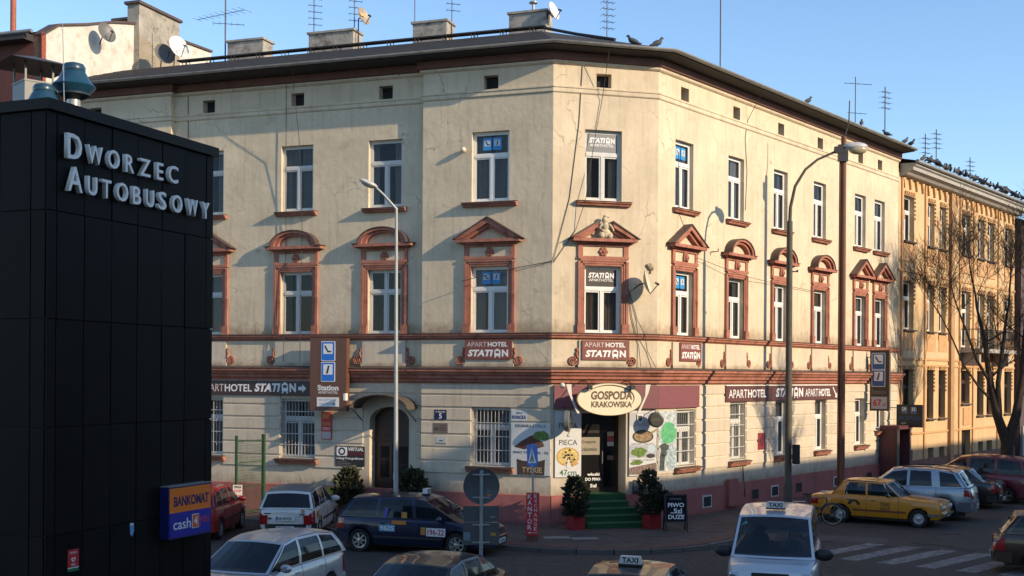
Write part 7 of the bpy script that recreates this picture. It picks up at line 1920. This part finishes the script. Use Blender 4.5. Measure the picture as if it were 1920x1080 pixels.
tag(P_, 'driver in a dark jacket at the wheel of the silver taxi van', 'person')
ob('jacket', MB().lathe([(0.17, -0.02), (0.185, 0.12), (0.20, 0.30), (0.19, 0.40), (0.10, 0.47), (0.07, 0.49)], 16).xf(Matrix.Diagonal((0.85, 1.25, 1, 1))), pm('dark_jacket', (0.03, 0.03, 0.035), 0.9, 0.2, 8), P_, (0.01, 0, 0), smooth=60)
ob('hair', MB().ball((0.035, 0, 0.695), 0.105, 0.098, 0.085, 12, 8), pm('grey_hair', (0.12, 0.11, 0.10), 0.8, 0.3, 20), P_, smooth=60)
ob('nose', MB().ball((0.165, 0, 0.635), 0.02, 0.016, 0.028, 6, 5), SKIN, P_, smooth=60)
for sg in (-1, 1): ob('eye', MB().ball((0.148, sg*0.035, 0.655), 0.012, 0.014, 0.009, 6, 5), INK_K, P_); ob('ear', MB().ball((0.06, sg*0.098, 0.64), 0.022, 0.012, 0.035, 6, 5), SKIN, P_)
ob('mouth', MB().ball((0.152, 0, 0.585), 0.008, 0.026, 0.006, 6, 4), pm('lips', (0.25, 0.09, 0.07), 0.6, 0.1, 9), P_)
# --- yellow saloon taxi
def ex_fiat(t, X, W, ring, S):
    BLK = flat('taxi_black', (0.035, 0.025, 0.012))
    side_print(t, X, W, 1.76, 0.69, 0.36, 0.13, 'TAXI', BLK, None, hh=0.11); side_print(t, X, W, 1.76, 0.55, 0.34, 0.12, '1313', BLK, None, hh=0.10)
    side_print(t, X, W, 2.78, 0.53, 0.52, 0.10, '919 12 12', flat('taxi_faint', (0.25, 0.13, 0.02)), None, hh=0.07)
    mb = MB()
    mb.prism([(-0.20, 0.02), (-0.20, -0.06), (-0.10, -0.06), (-0.09, 0.0), (-0.04, 0.045), (0.04, 0.045), (0.09, 0.0), (0.10, -0.06), (0.20, -0.06), (0.20, 0.02), (0.12, 0.09), (0.04, 0.115), (-0.04, 0.115), (-0.12, 0.09)], -0.0025, 0)
    ob('handset_emblem', mb, BLK, t, (X(2.76), -(W/2+0.004), 0.68), 0)
    ob('side_lamp', MB().ball((X(0.55), -W/2*0.99, 0.58), 0.03, 0.012, 0.018, 8, 5), ALAMP, t)
    ob('quarter_light_bar', MB().tube([(X(1.62), -0.735, 0.95), (X(1.86), -0.635, 1.36)], 0.012, 5), CHROME, t); ob('quarter_light_bar', MB().tube([(X(3.02), -0.735, 0.95), (X(2.99), -0.625, 1.36)], 0.012, 5), CHROME, t)
    for sg in (-1, 1):
        ob('gutter_trim', MB().tube([(X(1.30), sg*0.742, 0.955), (X(1.80), sg*0.612, 1.385), (X(2.4), sg*0.606, 1.415), (X(3.05), sg*0.608, 1.395)], 0.014, 5), CHROME, t)
        for k in (0, 1): ob('round_headlight', MB().lathe([(0.085, 0.0), (0.085, -0.04), (0.07, -0.05), (0.0, -0.06)], 16, 'y').xf(Matrix.Translation((X(0.0)+0.0, sg*(0.62-k*0.20), 0.64)) @ Matrix.Rotation(math.pi/2, 4, 'Z')), HLAMP, t, smooth=40)
    ob('chrome_bumper', MB().box(X(-0.09), X(-0.045), -0.76, 0.76, 0.40, 0.49), CHROME, t)
FIAT = dict(L=4.22, W=1.61, wb=2.505, fo=0.70, wr=0.29, sill=0.24, crown=0.02, plan=[(0, 0.90), (0.05, 0.95), (0.4, 0.98), (0.9, 1.0), (3.5, 1.0), (3.9, 0.97), (4.15, 0.93), (4.22, 0.90)],
            top=[(0, 0.66), (0.03, 0.80), (0.2, 0.845), (1.25, 0.925), (1.4, 0.93), (3.4, 0.94), (4.05, 0.90), (4.2, 0.86), (4.22, 0.80)], low=[(0, 0.34), (0.15, 0.27), (0.5, 0.24), (3.8, 0.24), (4.1, 0.30), (4.22, 0.40)],
            gh=[(1.27, 0.92, 1.77, 1.355), (2.36, 0.93, 2.38, 1.39), (3.12, 0.935, 3.02, 1.375), (3.52, 0.94, 3.16, 1.34)], pw=[0.07, 0.07, 0.06, 0.10], solid=(2,), kb=0.925, kr=0.765, gcrown=0.06, mould=0.46, mould_mat=flat('red_brown_moulding', (0.16, 0.03, 0.012)), handle=CHROME, mirror=PLAST, mirs=0.7, tail=(0.58, 0.80), rim_mat=pm('steel_wheel', (0.42, 0.42, 0.41), 0.35, 0.1, 8, metal=0.5), bumper=CHROME, bz=(0.38, 0.47), fz=0.64, seams=[1.33, 2.36, 3.16])
car('yellow old saloon taxi with a telephone handset on its door', 'taxi', FIAT, 12.26, 39.0, (0.854, -0.52), paint('taxi_yellow_paint', (0.60, 0.235, 0.010), 0.0, 0.38), extras=ex_fiat, wheel='steel', name='taxi')
# --- silver blue SUV, dark estate, red people carrier, brown estate
SUV = dict(L=4.57, W=1.86, wb=2.71, fo=0.92, wr=0.365, sill=0.30, top=[(0, 0.68), (0.05, 0.86), (0.35, 0.98), (1.25, 1.08), (1.5, 1.10), (4.3, 1.14), (4.5, 1.08), (4.57, 0.9)],
           gh=[(1.25, 1.08, 2.0, 1.64), (2.50, 1.11, 2.52, 1.71), (3.42, 1.12, 3.36, 1.70), (4.42, 1.14, 4.08, 1.62)], pw=[0.10, 0.09, 0.26, 0.16], rails=True, mould=0.50, mould_mat=PLAST, tail=(0.85, 1.15), bumper=pm('grey_cladding', (0.10, 0.105, 0.11), 0.6, 0.1, 6), bz=(0.34, 0.66), fz=0.80, mirs=1.15, handle=CHROME)
def ex_suv(t, X, W, ring, S):
    for sg in (-1, 1):
        for c in (S['fo'], S['fo']+S['wb']):
            ob('wheel_arch_trim', MB().tube([(X(c-0.47*math.cos(q)), sg*(W/2*0.995), S['wr']+0.47*math.sin(q)) for q in [math.pi*i/14 for i in range(15)]], 0.05, 6), pm('grey_cladding', (0.10, 0.105, 0.11), 0.6, 0.1, 6), t)
        ob('sill_cladding', MB().box(X(S['fo']+S['wb']-0.45), X(S['fo']+0.45), sg*W/2-0.02, sg*W/2+0.012, 0.34, 0.54), pm('grey_cladding', (0.10, 0.105, 0.11), 0.6, 0.1, 6), t)
car('silver blue off-road car parked behind the yellow taxi', 'car', SUV, 13.75, 40.9, (-0.88, 0.475), paint('ice_blue_paint', (0.30, 0.37, 0.44), 0.5), extras=ex_suv, wheel='six')
BW_ = paint('ink_paint', (0.014, 0.013, 0.016))
car('black saloon tucked behind the silver blue off-road car', 'car', dict(SED, bumper=BW_), 16.25, 44.7, (-0.85, 0.52), BW_)
RV = dict(MPV, wr=0.32, mould=0.46, tail=(0.7, 1.02), bz=(0.28, 0.55), fz=0.68, L=4.75, W=1.95, wb=2.88, fo=0.95, top=[(0, 0.58), (0.05, 0.75), (0.4, 0.92), (1.2, 1.06), (1.4, 1.08), (4.5, 1.10), (4.68, 1.05), (4.75, 0.9)], gh=[(1.1, 1.06, 2.05, 1.68), (2.35, 1.09, 2.45, 1.76), (3.45, 1.10, 3.42, 1.76), (4.66, 1.10, 4.42, 1.68)], bumper=paint('wine_paint', (0.13, 0.010, 0.022)))
car('wine red people carrier cut by the right edge under the bare tree', 'car', RV, 18.35, 46.6, (-0.8, 0.6), paint('wine_paint', (0.13, 0.010, 0.022)), wheel='five')
BE = paint('bronze_paint', (0.055, 0.030, 0.020), 0.4)
car('bronze brown estate car cut by the right edge in front of the crossing', 'car', dict(AS, L=4.4, bumper=BE, rails=True), 14.3, 29.0, (0.93, -0.37), BE)
